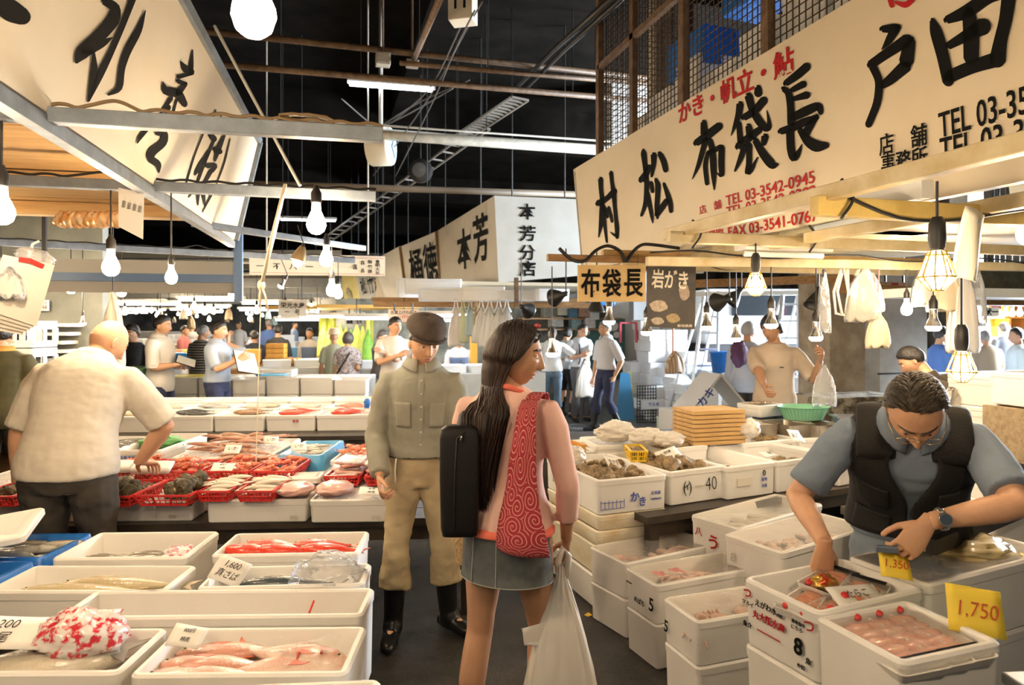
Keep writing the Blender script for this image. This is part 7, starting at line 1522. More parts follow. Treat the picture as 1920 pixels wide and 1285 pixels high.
# ---- men with clipboards and the others beyond the third table
NAVY=mat('navy_trousers',(.035,.045,.10),.85,col2=(.025,.03,.07),vscale=6);OFFW=mat('off_white_shirt',(.70,.66,.60),.85);LBL=mat('light_blue_shirt',(.40,.45,.53),.85);BLK=mat('black_t_shirt',(.016,.014,.014),.85)
def at(px,d):return P_(px,d)
rightdir=RGT
P6=person('man in a white overshirt and navy trousers holding a black clipboard',at(300,8.3),(RGT*1+FWD*.05),1.745,1,fat=1.10,head=(0,.10,0),skin=SKIN,top=OFFW,sleeve=.5,hem=.78,topoff=.024,bottom=NAVY,boots=BOOT,collar=OFFW,hr=pt(332,684,8.1),hl=pt(333,686,8.5),er=(.4,-1,-.3),el=(-.4,-1,-.3),hand_r=((0,1,0),(-.4,0,-1)),curl_r=(.6,.7,.4))
b=MB();b.box((0,0,0),(.24,.32,.008));cbd=b.build('clipboard',INK,None,pt(349,678,8.3),(.25,.35,.2),label='black clipboard held by the man in the white overshirt',cat='clipboard');b=MB();b.box((0,0,.006),(.21,.29,.003));b.build('paper',PAPER,cbd)
hang_bag('white towel hanging at the hip of the man in the white overshirt',pt(288,722,8.05),.16,.26,PAPER,None,None,1,'towel',4,'towel',False,.02)
P7=person('man in a light blue shirt and navy trousers writing on papers, hand at his chin',at(408,8.35),(RGT*1+FWD*-.05),1.67,1,fat=1.12,head=(0,.02,0),skin=SKIN,top=LBL,sleeve=.46,hem=.93,topoff=.018,bottom=NAVY,boots=BOOT,collar=LBL,hr=pt(445,676,8.15),hl=pt(428,645,8.5),er=(.4,-1,-.4),el=(-.5,-.4,-1),hand_l=((0,.3,1),(1,-.4,0)))
b=MB();b.box((0,0,0),(.27,.36,.010));cbd=b.build('clipboard',INK,None,pt(462,680,8.2),(.75,.2,.5),label='clipboard with white papers held by the man in light blue',cat='clipboard');b=MB();b.box((0,0,.008),(.26,.35,.004));b.build('paper',PAPER,cbd)
P8=person('man in a black T-shirt walking towards the camera behind the clipboards',at(250,9.0),facing(.05),1.63,1,head=(.1,.05,0),skin=SKIN2,hair='fringe',hairth=.02,top=BLK,sleeve=.45,hem=.84,bottom=mat('dark_grey_trousers',(.05,.045,.042),.8),shoes=SHOE)
P9=person('person in a black and white striped shirt seen from behind, between the clipboard men',at(378,10.6),(FWD+RGT*.3),1.62,1,fat=1.05,head=(.3,.1,0),hairmat=HAIRG,skin=SKIN2,hairth=.01,top=mat('striped_shirt',(.03,.028,.028),.85,wave=('Z',8.0,0,(.55,.52,.48),.90,.94)),sleeve=.45,hem=.86,bottom=mat('dark_jeans'),shoes=SHOE)
P10=person('dark-haired man in an olive jacket at the left edge, seen from behind',at(2,5.5),(FWD*1-RGT*.25),1.665,1,fat=1.12,head=(0,.1,0),top=mat('olive_jacket',(.085,.075,.025),.8,col2=(.06,.05,.018),vscale=5),sleeve=1,hem=.80,topoff=.03,bottom=CHAR,shoes=SHOE,collar=mat('ochre_collar',(.55,.30,.06),.8))
P11=person('person in a beige hat and grey-green shirt standing before the green stall',at(626,11.4),(FWD-RGT*.3),1.52,2,head=(0,0,0),hair=None,skin=SKIN2,top=mat('grey_green_shirt',(.34,.36,.26),.85),sleeve=.45,hem=.84,bottom=mat('olive_trousers',(.20,.22,.14),.8),shoes=SHOE)
b=MB();b.lathe([(.15,.0),(.155,.008),(.10,.02),(.095,.06),(.085,.10),(.05,.115)],24,P11['HM']@Matrix.Translation((0,0,.045)));b.build('sun_hat',mat('beige_hat',(.55,.46,.32),.8),P11['root'],smooth=True)
P12=person('woman in a patterned grey dress with a black bag strap seen from behind',at(652,10.6),(FWD+RGT*.1),1.50,1,female=True,fat=1.22,head=(0,.05,0),hair='bob',hairth=.028,hairmat=mat('hair_brown',(.06,.045,.035),.5),skin=SKIN2,top=mat('patterned_dress',(.42,.36,.34),.85,col2=(.15,.12,.12),vscale=34,thr=(.42,.52)),sleeve=.4,hem=.80,topoff=.03,bottom=mat('patterned_dress'),legs=.6,shoes=SHOE,hr=pt(666,700,10.7))
b=MB();b.tube([P12['tp'](.12,-.02,1.40),P12['tp'](.07,-.175,1.30),P12['tp'](-.05,-.19,1.10),P12['tp'](-.17,-.10,.95)],[(.006,.02)]*4,8);b.build('bag_strap',BLK,P12['root'],smooth=True)
P13=person('woman in a dark open jacket looking at goods near the green stall',at(712,10.8),(RGT+FWD*-.3),1.55,1,female=True,head=(0,.3,0),hairmat=mat('hair_brown'),hair='short',hairth=.02,skin=SKIN2,top=mat('dark_jacket',(.07,.055,.045),.8),sleeve=1,hem=.72,topoff=.03,bottom=mat('olive_trousers'),shoes=SHOE,hr=pt(724,655,10.6))
P14=person('man in a white shirt with folded arms behind the man in the cap',at(738,8.9),facing(.5),1.73,1,head=(-.3,.1,0),top=OFFW,sleeve=.45,hem=.85,bottom=mat('dark_jeans'),shoes=SHOE,hr=pt(745,668,8.6),hl=pt(722,662,8.6),er=(.8,-.5,-.5),el=(-.8,-.5,-.5))
P15=person('balding man in a blue apron behind the far counter',at(860,10.8),facing(.1),1.48,1,lean=.12,head=(-.2,.45,0),hair='balding',hairth=.012,top=mat('pale_pink_shirt',(.66,.58,.54),.85),sleeve=.9,hem=.86,bottom=NAVY,boots=BOOT)
AP=mat('blue_denim_apron',(.10,.14,.24),.8);shell(P15,'apron',AP,.80,1.28,pi/2-1.1,pi/2+1.1,.03,.004)
P16=person('man in a white T-shirt and rolled jeans with rubber boots, seen from behind',at(1035,11.2),(FWD+RGT*-.1),1.60,1,head=(.2,.1,0),top=mat('bright_white_t',(.80,.80,.80),.85),sleeve=.45,hem=.90,bottom=mat('washed_jeans',(.16,.22,.28),.85,col2=(.10,.15,.20),vscale=8),legs=.74,boots=BOOT,hr=pt(1054,675,11.3),er=(1,-.4,0),wr=.004)
P17=person('person in dark shorts and a grey vest standing beside the man in the white T-shirt',at(1062,11.9),(FWD*.6+RGT*.5),1.58,1,head=(.1,.15,0),hair='bob',top=mat('pale_grey_blue_vest',(.50,.54,.58),.85),sleeve=.3,hem=.90,bottom=mat('black_shorts',(.02,.02,.022),.8),legs=.45,boots=BOOT)
P18=person('man in a grey shirt with a shoulder strap reading, holding a white bag',at(1088,11.4),facing(.35),1.66,1,head=(-.25,.5,0),hair='receding',top=mat('grey_shirt',(.58,.60,.62),.85),sleeve=.6,hem=.93,bottom=mat('grey_trousers',(.10,.095,.10),.8),shoes=BOOT,hr=pt(1086,668,11.1),hl=pt(1102,668,11.0),er=(.5,-1,-.3),el=(-.5,-1,-.3))
b=MB();b.tube([P18['tp'](.10,.0,1.41),P18['tp'](.08,.135,1.30),P18['tp'](.07,.135,1.05),P18['tp'](.09,.12,.98)],[(.004,.018)]*4,8);b.build('shoulder_strap',NAVY,P18['root'],smooth=True)
hang_bag('white carrier bag held by the reading man',pt(1097,672,11.05),.34,.62,PAPER,None,None,2,'plastic bag',6,'carrier_bag',False,.07)
P19=person('man in a light shirt, navy trousers and rubber boots walking through the cross aisle',at(1136,10.4),(RGT*-.75-FWD*.45),1.68,1,head=(.15,.0,0),hairmat=HAIRG,top=mat('pale_grey_shirt',(.66,.65,.66),.85),sleeve=.48,hem=.94,bottom=NAVY,legs=.78,boots=BOOT,hl=pt(1153,705,10.25),foot_r=(.10,.16,0,0),foot_l=(-.10,-.16,.05,0),collar=mat('pale_grey_shirt'))
P20=person('grey-haired person with a purple bag behind the sand-shirted vendor',at(1402,8.4),(FWD+RGT*.4),1.66,1,head=(.4,.05,0),hairmat=mat('hair_white',(.45,.45,.46),.5),hairth=.02,top=mat('cool_grey_top',(.45,.47,.52),.85),sleeve=.9,hem=.80,bottom=CHAR,shoes=SHOE)
crumple('purple_bag','dark purple bag on the shoulder of the grey-haired person',pt(1386,690,8.2),.22,.16,.34,mat('purple_cloth',(.10,.04,.10),.8),'bag',3,nn=16)
P21=person('person in a dark brown T-shirt leaning behind the low caged lamp',at(1772,4.9),(RGT*-.6+FWD*.35),1.52,1,lean=.35,head=(0,.6,0),top=mat('dark_brown_t',(.055,.042,.028),.85),sleeve=.46,hem=.84,bottom=CHAR,shoes=SHOE,hr=pt(1838,712,4.6),hl=pt(1735,742,4.6))
hang_bag('pale carrier bag hanging by the person in the brown T-shirt',pt(1798,706,4.5),.26,.30,BAG,None,None,4,'plastic bag',6,'carrier_bag',False,.06)
for i,(px,d,H,f,c,lab,hm_)in enumerate(((1763,9.0,1.60,RGT,(.06,.13,.34),'person in a blue shirt beyond the right stall',HAIRB),(1858,9.8,1.55,FWD,(.26,.20,.13),'person in a brown shirt bending at the far right',HAIRG),(1884,12.0,1.66,FWD,(.02,.022,.03),'person in black before the orange shelves',HAIRB),(1908,9.4,1.58,RGT*-1+FWD*.3,(.60,.68,.66),'person in a white and teal shirt at the right edge',HAIRB),(505,16.5,1.76,RGT*-.6+FWD,(.08,.14,.34),'person in a blue jacket far down the left aisle',HAIRG),(521,13.0,1.62,FWD,(.03,.03,.03),'person in a black T-shirt beyond the orange boxes, seen from behind',HAIRB),(581,13.6,1.55,-FWD,(.50,.46,.42),'person with a blue apron beyond the left tables',HAIRB),(466,15.0,1.5,RGT,(.40,.48,.60),'stooping person in pale blue far down the left aisle',HAIRB),(478,13.4,1.48,FWD,(.03,.04,.05),'person in dark clothes left of the orange boxes',HAIRB),(448,22,1.7,-FWD,(.5,.5,.5),'tiny figure in grey far down the hall',HAIRB),(552,24,1.72,RGT,(.25,.3,.4),'tiny figure in blue-grey far down the hall',HAIRB),(360,19,1.66,FWD,(.55,.5,.45),'tiny figure in beige behind the clipboard men',HAIRB),(345,15,1.6,RGT,(.5,.16,.14),'figure in red between the clipboard men',HAIRB),(690,15,1.6,-FWD,(.55,.55,.5),'figure in white inside the green stall',HAIRB))):
 Pp=person(lab,at(px,d),f,H,2,lean=(.25 if i in(1,7)else 0),skin=SKIN2,hairmat=hm_,top=mat('far_top_%d'%i,c,.85),sleeve=.5 if i%2 else.9,hem=.84,bottom=NAVY if i%3 else CHAR,shoes=BOOT)
 if i==6:shell(Pp,'apron',AP,.80,1.28,pi/2-1.1,pi/2+1.1,.03,.004)
 # ================================================================ hanging things over the stalls
random.seed(31)
WBUN=mat('white_bag_bundle',(.62,.57,.48),.4,col2=(.56,.50,.41),vscale=8,coat=.3)
t=thing('bag_bundle','bundle of flat white carrier bags tied with red, hanging tilted at the left edge','bag bundle',pt(55,478,3.0),(0,.24,.35))
b=MB()
for k in range(5):b.add([(-.055-.008*k,-.012*k,-.03),(.075+.006*k,-.012*k,-.02),(.06+.01*k,-.012*k+.01,-.30-.012*(4-k)),(-.085-.004*k,-.012*k+.01,-.27-.02*(4-k))],[(0,1,2,3)])
b.build('bags',WBUN,t,solid=.010)
b=MB();b.tube([(-.03,-.06,-.035),(.01,-.07,-.03),(.06,-.06,-.04)],[(.004,.012)]*3,6);b.build('red_tie',REDP,t)
b=MB();b.tube([(0,0,-.01),(0,0,.05),(.02,0,.07)],.006,6);b.build('hook',WHITEP,t)
crumple('loose_tops',None,(.02,-.03,-.04),.16,.07,.07,CLEARBAG,None,4,0,None,t,14)
o=hang_bag('small clear bag of papers hanging left of the bag bundle',pt(18,500,2.9),.12,.13,CLEARBAG,None,None,5,'plastic bag',5,'clear_bag',False,.03)
o=hang_bag('white cloth hanging on a hook beside the bulb at the left',pt(212,548,4.4),.15,.48,WCOT,None,None,3,'cloth',3,'hanging_cloth',False,.05);b=MB();b.tube([(0,0,.01),(0,0,2.33-o.location.z)],.004,5);b.build('string',CABLE,o)
def ring_bag(px,py,w,h,d,label):
 p=ony(px,py,3.88);b=MB()
 for k in(0,1):b.tube([(k*.03,k*.02,0),(-w*.4+k*.03,0,-h*.5),(-w*.3+k*.05,0,-h*.95),(w*.25,.01,-h),(w*.35,0,-h*.5),(k*.03+.02,0,0)],[(.004,.012)]*6,6)
 b.build('plastic_band',WBAG,None,p,smooth=True,label=label,cat='band')
ring_bag(1578,502,.16,.33,4.2,'pair of pale plastic bands hanging from the sagging timber')
hang_bag('large white carrier bag hanging open beside the plastic bands',ony(1618,503,3.87),.27,.36,BAG,2.03,None,1,'plastic bag',6,'hanging_bag',True,.06);hang_bag('second white carrier bag hanging behind and below the large one',ony(1632,512,3.92),.22,.26,WBAG,None,None,4,'plastic bag',6,'hanging_bag',False,.05)
hang_bag('tan paper-like bag hanging from a red string',ony(1645,585,3.84),.17,.24,mat('tan_bag',(.72,.62,.44),.6),None,None,2,'bag',3,'hanging_bag',False,.05)
b=MB();b.tube([ony(1648,503,3.84),ony(1645,588,3.84)],.004,5);b.build('red_string',REDP,label='red string holding the tan bag',cat='string')
hang_bag('long white plastic sheet hanging beside the low caged lamp',ony(1805,497,3.84),.26,.62,WBAG,2.05,None,2,'plastic sheet',5,'hanging_sheet',False,.05)
hang_bag('cream cloth hanging behind the large caged lamp',ony(1772,503,3.86),.30,.30,mat('cream_cloth',(.70,.58,.40),.8),2.05,None,5,'cloth',4,'hanging_cloth',False,.04)
hang_bag('narrow clear bag hanging in front of the stained pillar',ony(1545,505,3.88),.10,.42,CLEARBAG,2.06,None,7,'plastic bag',6,'hanging_bag',False,.03)
hang_bag('small white bag hanging right of the pale pillar',ony(1727,503,3.86),.14,.26,WBAG,2.06,None,8,'plastic bag',6,'hanging_bag',False,.04)
hang_bag('clear bag hanging at the right of the long plastic sheet',ony(1832,500,3.85),.16,.42,CLEARBAG,2.05,None,9,'plastic bag',6,'hanging_bag',False,.04)
# dark lamp shades between the stalls
for i_,(px,py,d,rx,rz,lab,m_)in enumerate(((1046,556,6.2,1.35,.5,'dark funnel lamp shade tilted under the cross aisle timbers',DARKM),(986,580,7.0,1.3,-.8,'dark oval lamp shade above the young woman\'s head',DARKM),(1118,573,6.4,.1,0,'small dark cone hanging below the tan board',DARKM),(1352,565,6.0,1.4,.2,'round black lamp shade right of the poster',DARKM),(1376,558,6.0,.7,1.2,'dark tilted funnel beside the round black shade',DARKM),(1530,562,5.6,.5,2.0,'black tilted lamp shade in front of the stained pillar',DARKM))):
 p=pt(px,py,d);t=thing('funnel_lamp',lab,'lamp shade',p);b=MB();Mx=Matrix.Rotation(rz,4,'Z')@Matrix.Rotation(rx,4,'X');b.lathe([(.085,-.06),(.080,-.05),(.05,.02),(.025,.06),(.02,.11)],18,Mx,False,True);b.build('shade',m_,t,smooth=True,solid=.003)
 e=Mx@Vector((0,0,.10));b=MB();b.tube([e,e+Vector((0,0,.05)),(e.x,e.y,2.30-p.z)],.006,6);b.build('cord',CABLE,t)
 # ================================================================ left background: crates, sheets and boxes by the partition
p=pt(56,700,6.6);
for k in range(4):
 t=thing('plastic_crate','pale grey vented crate, '+('bottom','second','third','top')[k]+' one of the stack at the left edge','crate',(p.x-.1,p.y,.62+k*.26),-.25);b=MB();G=mat('pale_grey_plastic',(.70,.69,.66),.5);L,W,H=.50,.36,.25
 for sg in(-1,1):
  for z,h in((.03,.06),(.21,.08)):b.box((0,sg*W/2,z),(L,.02,h));b.box((sg*L/2,0,z),(.02,W,h))
  for u in(-.5,-.17,.17,.5):b.box((u*L*.96,sg*W/2,.11),(.05,.02,.14));
  for u in(-.5,.0,.5):b.box((sg*L/2,u*W*.92,.11),(.02,.05,.14))
 b.build('crate_walls',G,t);b=MB();b.box((0,0,.01),(L,W,.015));b.build('crate_floor',DARKM,t)
b=MB();b.box((p.x-.1,p.y,.31),(.7,.5,.62));b.build('wooden_block',BROWNW,label='wooden block under the vented crates at the left edge',cat='stand')
q=pt(100,690,7.0)
for k in range(10):link('foam_sheet',with_mat(lid_mesh(.46,.34,.035),FOAMO if k%3==1 else FOAM),None,None,(q.x+random.uniform(-.05,.05),q.y,.80+k*.088),-.2+random.uniform(-.1,.1),'white foam lid in the loose stack by the partition','foam sheet','foam lids by the partition')
b=MB();b.box((q.x,q.y,.4),(.6,.5,.8));b.build('carton',mat('carton',(.42,.28,.13),.8,var=.15,vscale=4),label='brown carton under the loose stack of foam lids',cat='carton')
q=pt(152,690,7.6)
for k in range(5):crate_wood('thin wooden box in the stack below the cartons at the left',(q.x,q.y,.95+k*.075),.44,.34,.07,-.2,'thin wooden boxes at the left',mat('carton'))
for i,(px,w,h,z)in enumerate(((150,.42,.55,1.75),(180,.34,.5,1.72))):c=pt(px,560,7.8);b=MB();b.box((0,0,0),(w,.3,h));b.build('carton',mat('carton'),None,(c.x,c.y,z+.15),-.2,label='large brown carton standing high behind the left stall, '+('wider' if i==0 else 'narrower')+' one',cat='carton',bevel=.006)
c=pt(165,640,7.8);b=MB();c.x-=.15;b.box((c.x,c.y,1.38),(.9,.4,.04));b.bar((c.x-.4,c.y,0),(c.x-.4,c.y,1.4),.05);b.bar((c.x+.4,c.y,0),(c.x+.4,c.y,1.4),.05);b.build('shelf',BROWNW,label='wooden shelf carrying the cartons at the left',cat='shelf')
t,p0,n=quad('notice','white notice with lines of print on the grey partition',(48,563,6.9),(92,563,7.0),(92,583,7.0),(48,583,6.9),PAPER,.004,(0,1,0),'notice');text_px('入荷のお知らせ',(53,568),(88,569),.05,p0,n,INK,t);text_px('築地市場七号売場',(53,577),(88,577),.04,p0,n,INK,t)
p=pt(216,690,8.2);b=MB();b.box((p.x,p.y,.55),(.7,.5,1.1));b.build('green_locker',mat('green_enamel',(.10,.30,.12),.5),label='green cabinet behind the man in the black T-shirt',cat='cabinet',bevel=.01)
p=pt(201,700,7.9);b=MB();b.box((p.x,p.y,.6),(.14,.4,1.2));b.build('blue_screen',BLUE,label='narrow blue panel beside the green cabinet',cat='panel',bevel=.01)
# ================================================================ far left aisle: stall after stall
TUBEF=mat('far_tube_glow',(1,1,1),.3,emit=4,ecol=(.85,.92,1.0));TUBEFW=mat('far_tube_glow_warm',(1,1,1),.3,emit=4,ecol=(1.0,.93,.75))
GF='white foam boxes far down the left aisle';GFB='bulbs far down the left aisle'
rn=random.Random(77)
for(d0,n,h0)in((11.5,9,.85),(14.5,12,.9),(18.0,13,.95),(22.5,14,1.0),(28,14,1.05)):
 for i in range(n):
  px=205+(395*(i+.5)/n)+rn.uniform(-10,10);p=pt(px,608,d0+rn.uniform(-.6,.6))
  k=rn.choice((1,2,2,3))
  z=h0-.42
  b_=None
  for j in range(k):
   fbox('white foam box on a far table in the left aisle',(p.x+rn.uniform(-.05,.05),p.y,z),.6,.4,.2,rn.uniform(-.2,.2),lid=True,group=GF,m=FOAMC if rn.random()<.5 else FOAM);z+=.232
 a,b_=pt(200,608,d0),pt(610,608,d0);b=MB();b.bar((a.x,a.y,h0-.47),(b_.x,b_.y,h0-.47),1.0,.08);b.build('long_table',DARKW,label='long dark table across the far left aisle, '+{11.5:'nearest',14.5:'second',18.0:'third',22.5:'fourth',28:'last'}[d0]+' row',cat='table')
 for fx in(.1,.4,.7,.95):q=a.lerp(b_,fx);b=MB();b.box((q.x,q.y,(h0-.5)/2),(.08,.5,h0-.5));b.build('trestle',DARKW,label='trestle under a far table of the left aisle',cat='trestle',group='far trestles')
 # canopy boards and lamps of that row
 zt=2.20;a,b_=pt(-200,608,d0+.4),pt(640,608,d0+.4);
 for kk,(dz,m_,th)in enumerate(((0,mat('grey_fascia',(.40,.40,.37),.6,var=.25,vscale=2),.16),(.28,mat('dark_fascia',(.10,.09,.075),.7),.10),(.50,mat('cream_fascia',(.62,.58,.48),.6),.14))):
  b=MB();b.bar((a.x,a.y,zt+dz+.012*d0),(b_.x,b_.y,zt+dz+.012*d0),.05,th);b.build('canopy_beam',m_,label=('grey','dark','cream')[kk]+' canopy board over the far left aisle, '+{11.5:'nearest',14.5:'second',18.0:'third',22.5:'fourth',28:'last'}[d0]+' row',cat='canopy board')
 for i in range(7):
  px=220+380*(i+rn.random())/7;bulb('bulb hanging over the far left aisle',pt(px,rn.uniform(572,600),d0+rn.uniform(.2,1.0)),zt+.485,.045,GLOWF,0,GFB)
 for i in range(3):
  px=215+390*(i+rn.random())/3;hang_bag('pale bag hanging in the far left aisle',pt(px,rn.uniform(570,596),d0+.5),rn.uniform(.12,.2),rn.uniform(.2,.3),(mat('dull_bag',(.55,.50,.42),.5),mat('tan_bag2',(.45,.33,.2),.5),mat('aqua_bag',(.30,.46,.48),.5))[i%3],zt+.48,'bags hanging far down the left aisle',i,'plastic bag',6,'hanging_bag',False,.06)
 for q_ in range(3):strip(250+130*q_+rn.uniform(-30,30),588-rn.uniform(0,26),d0+.9,1.2,-.2,'lit strip light far down the left aisle',1,zt+.485,(TUBEF,TUBEFW)[q_%2],'strip lights far down the left aisle')
 a,b_=pt(190,608,d0+.9),pt(620,608,d0+.9);b=MB();b.bar((a.x,a.y,zt+.50),(b_.x,b_.y,zt+.50),1.6,.04);b.build('canopy_board',mat('cream_fascia'),label='cream canopy ceiling over the far left aisle, '+{11.5:'nearest',14.5:'second',18.0:'third',22.5:'fourth',28:'last'}[d0]+' row',cat='canopy board')
for i,(px,d0,c)in enumerate(((330,11.2,(.05,.30,.62)),(318,12.4,(.62,.20,.10)),(345,12.6,(.70,.55,.10)),(462,12.8,(.62,.30,.05)),(560,14,(.10,.30,.55)))):
 p=pt(px,640,d0);b=MB();b.box((p.x,p.y,1.02),(.5,.36,.26));b.build('coloured_tub',mat('tub_%d'%i,c,.5),label=('bright blue','orange-red','yellow','orange','dull blue')[i]+' tub among the far boxes of the left aisle',cat='tub',bevel=.02)
p=pt(345,650,9.6);b=MB();b.box((p.x,p.y,.85),(.6,.5,.10));b.build('yellow_tray',mat('bright_yellow_tray',(.85,.70,.08),.5),label='yellow tray under the black clipboard',cat='tray',bevel=.02);b=MB();b.box((p.x,p.y,.4),(.5,.4,.8));b.build('tray_stand',DARKW,label='dark stand under the yellow tray',cat='stand')
# ---- the green-lit stall and the stall behind the man in the cap
LIME=mat('lime_plastic',(.50,.62,.05),.5,col2=(.70,.72,.22),vscale=6);LIMEG=mat('green_net',(.12,.45,.06),.5,col2=(.35,.60,.08),vscale=8)
a,c=pt(598,608,13.6),pt(700,608,12.8)
b=MB();b.grid(lambda u,v:a.lerp(c,u)*1+Vector((0,.06*sin(u*40),.55-a.z-(c.z-a.z)*u+1.22*v+0))+Vector((0,0,0)),60,6);b.build('lime_curtain',LIME,smooth=True,label='lime-green plastic curtain at the back of the bright stall',cat='curtain',solid=.004)
for i in range(9):
 px=606+i*10.5;hang_bag('yellow-green net bag hanging in the bright green stall',pt(px,606+6*(i%3),12.3-.05*i),.22,.6,(LIME,LIMEG)[i%3==2],1.88,'green bags in the bright stall',i,'net bag',6,'net_bag',False,.08)
for i,(px,w)in enumerate(((614,2.0),(690,1.6))):p=pt(px,584,12.0-i*.8);b=MB();b.box((p.x,p.y,1.90),(w,.9,.05));b.build('orange_canopy',mat('orange_canopy',(.62,.36,.08),.6),label='orange-lit board over the bright stall, '+('left' if i==0 else 'right')+' part',cat='canopy board')
strip(622,594,11.6,1.1,-.2,'lit strip light over the bright green stall',2,1.88,TUBEW);strip(722,597,10.2,1.2,-.2,'lit strip light behind the dark-haired man',2,2.0);strip(812,592,10.0,1.2,-.2,'lit strip light above the flat cap, upper',2,2.0);strip(845,601,11.4,1.2,-.2,'lit strip light above the balding man in the apron',2,2.0);strip(565,600,14.2,1.1,-.2,'lit strip light left of the green stall',1,2.2)
t,p0,n=quad('small_sign','pale green-white sign with two characters in the green stall',(648,594,11.3),(682,594,11.3),(682,609,11.3),(648,609,11.3),SIGNC,.01,(0,1,0),'sign',1.9);text_px('森',(650,602),(662,602),.10,p0,n,INK,t,bold=.02);text_px('衣',(667,602),(680,602),.10,p0,n,INK,t,bold=.02)
t,p0,n=quad('notice','pinkish notice with small print above the flat cap',(728,580,9.2),(785,580,9.2),(785,604,9.2),(728,604,9.2),mat('pink_paper',(.82,.70,.62),.6),.004,(0,1,0),'notice',1.9);text_px('お買上げの品は',(733,586),(781,586),.05,p0,n,INK,t);text_px('よくお確かめ',(745,594),(770,594),.045,p0,n,INKR,t)
# tables of those stalls
for i,(px,d,w,lab)in enumerate(((640,12.0,1.6,'white counter in front of the lime curtain'),(735,11.4,1.2,'white counter behind the woman in the dark jacket'),(880,10.2,2.2,'white counter of the balding man in the apron'),(560,11.6,1.3,'grey-white counter right of the orange boxes'))):
 p=pt(px,608,d);b=MB();b.box((p.x,p.y,.45),(w,.6,.9));b.build('counter',mat('white_counter',(.66,.66,.62),.5,var=.15,vscale=3),label=lab,cat='counter',bevel=.01)
 for j in range(int(w/.5)):fbox('white foam box on the counters behind the man in the cap',(p.x-w/2+.3+j*.5,p.y,.90),.46,.36,.12,.05,group='boxes on the far counters',m=FOAMC,ice=.7)
c=pt(850,608,13.2);b=MB();b.box((0,0,1.05),(4.4,.1,2.1));b.build('wall_stall',mat('stall_wall',(.42,.43,.38),.7,col2=(.16,.17,.15),vscale=2.2,thr=(.4,.6)),None,(c.x,c.y,0),-.1,kind='structure',label='grey-green wall behind the hanging aprons')
# ---- under the white shop sign: timbers, foam boxes, aprons
A=pt(700,572,9.6);Bq=pt(1110,570,10.2);beam('timber_beam',(A.x,A.y,1.90),(Bq.x,Bq.y,1.90),.09,.08,BROWNW,'reddish-brown timber under the white shop signs');beam('timber_beam',(A.x,A.y+.35,1.98),(Bq.x,Bq.y+.3,1.98),.06,.06,BROWNW,'second brown timber behind the reddish one')
b=MB();c=pt(960,540,11.6);b.box((c.x+.2,c.y,2.24),(3.2,2.2,.05));b.build('canopy_board',mat('beige_board',(.58,.50,.36),.6),label='beige canopy underside below the column-lettered sign',cat='canopy board')
for i,(px,py,d,w,h,m_)in enumerate(((812,538,10.3,.85,.22,FOAMC),(772,545,10.6,.45,.36,FOAMC),(838,553,10.0,.80,.20,FOAMC),(905,552,9.9,.62,.20,FOAM),(980,556,10.0,.70,.16,FOAMC),(1030,555,10.0,.5,.18,FOAMC),(930,560,10.3,.5,.14,FOAM))):
 p=pt(px,py,d);fbox('white foam box stored on the timbers, '+('long top one','tall one at the left','long lower one','one under the corner of the sign','flat one right of the pole','last one at the right','thin one at the back')[i],(p.x,p.y,max(p.z-h/2,1.95)),w,.36,h-.03,-.15+.1*(i%3),lid=True,m=m_)
for i,(px,w,h,c)in enumerate(((855,.16,.55,(.78,.72,.66)),(882,.14,.40,(.45,.58,.62)),(902,.20,.5,(.80,.78,.74)),(918,.22,.55,(.80,.79,.76)),(935,.20,.60,(.74,.72,.68)),(868,.12,.5,(.62,.66,.46)),(950,.18,.5,(.70,.72,.74)),(893,.10,.45,(.55,.40,.25)))):
 hang_bag(('white','blue-grey','white','long white','cream','greenish','pale','brown')[i]+' apron hanging under the timbers, '+('first','second','third','fourth','fifth','sixth','seventh','eighth')[i]+' counted by its hook',pt(px,576,9.75),w*1.5,h,mat('apron_%d'%i,c,.7),None,None,i,'apron',5,'hanging_apron',True,.05)
p=pt(888,608,10.6);b=MB();b.box((p.x,p.y,.95),(.10,.10,1.9));b.build('orange_post',mat('orange_post',(.62,.34,.04),.5),label='orange post among the hanging aprons',cat='post')
p=pt(968,545,9.4);b=MB();b.bar((p.x,p.y,1.86),(p.x,p.y,2.26),.05);b.build('brown_post',RUST,label='short brown post below the corner of the white sign',cat='post')
# ================================================================ cross aisle, right of the middle
GX='white foam boxes stacked in the cross aisle'
for i,(px,d,n,yaw)in enumerate(((1192,12.3,5,.0),(1226,12.1,8,.1),(1262,12.2,8,-.05),(1296,12.0,6,.1),(1328,11.8,5,.0),(1238,11.5,3,.0),(1275,11.2,4,.1),(1310,11.0,3,-.1),(1345,10.8,4,.1),(1215,12.6,9,0),(1250,12.8,9,0))):
 p=pt(px,608,d)
 for k in range(n):
  B_=fbox('white foam box stacked on the floor of the cross aisle',(p.x+random.uniform(-.03,.03),p.y+random.uniform(-.03,.03),k*.19),.42,.36,.158,yaw+random.uniform(-.05,.05),lid=True,group=GX,m=FOAMC)
for i,(px,py,d,s_)in enumerate(((1214,756,11.35,'マル水'),(1284,728,11.0,'マル水'),(1255,697,11.9,'マル'))):
 p=pt(px,py,d);b_=fbox('white foam box with blue print, '+('on the floor','in the middle of the heap','high in the heap')[i]+' of the cross aisle',(p.x,p.y-.05,p.z-.08),.42,.34,.16,0,m=FOAMC);mark(b_,s_,'n',0,0,.07,INKB,bold=.02)
p=pt(1207,742,11.25);b=MB();
for i in range(8):
 b.bar((-.16+i*.046,0,0),(-.16+i*.046,0,.62),.012)
for k in range(13):b.bar((-.165,0,.01+k*.05),(.165,0,.01+k*.05),.012)
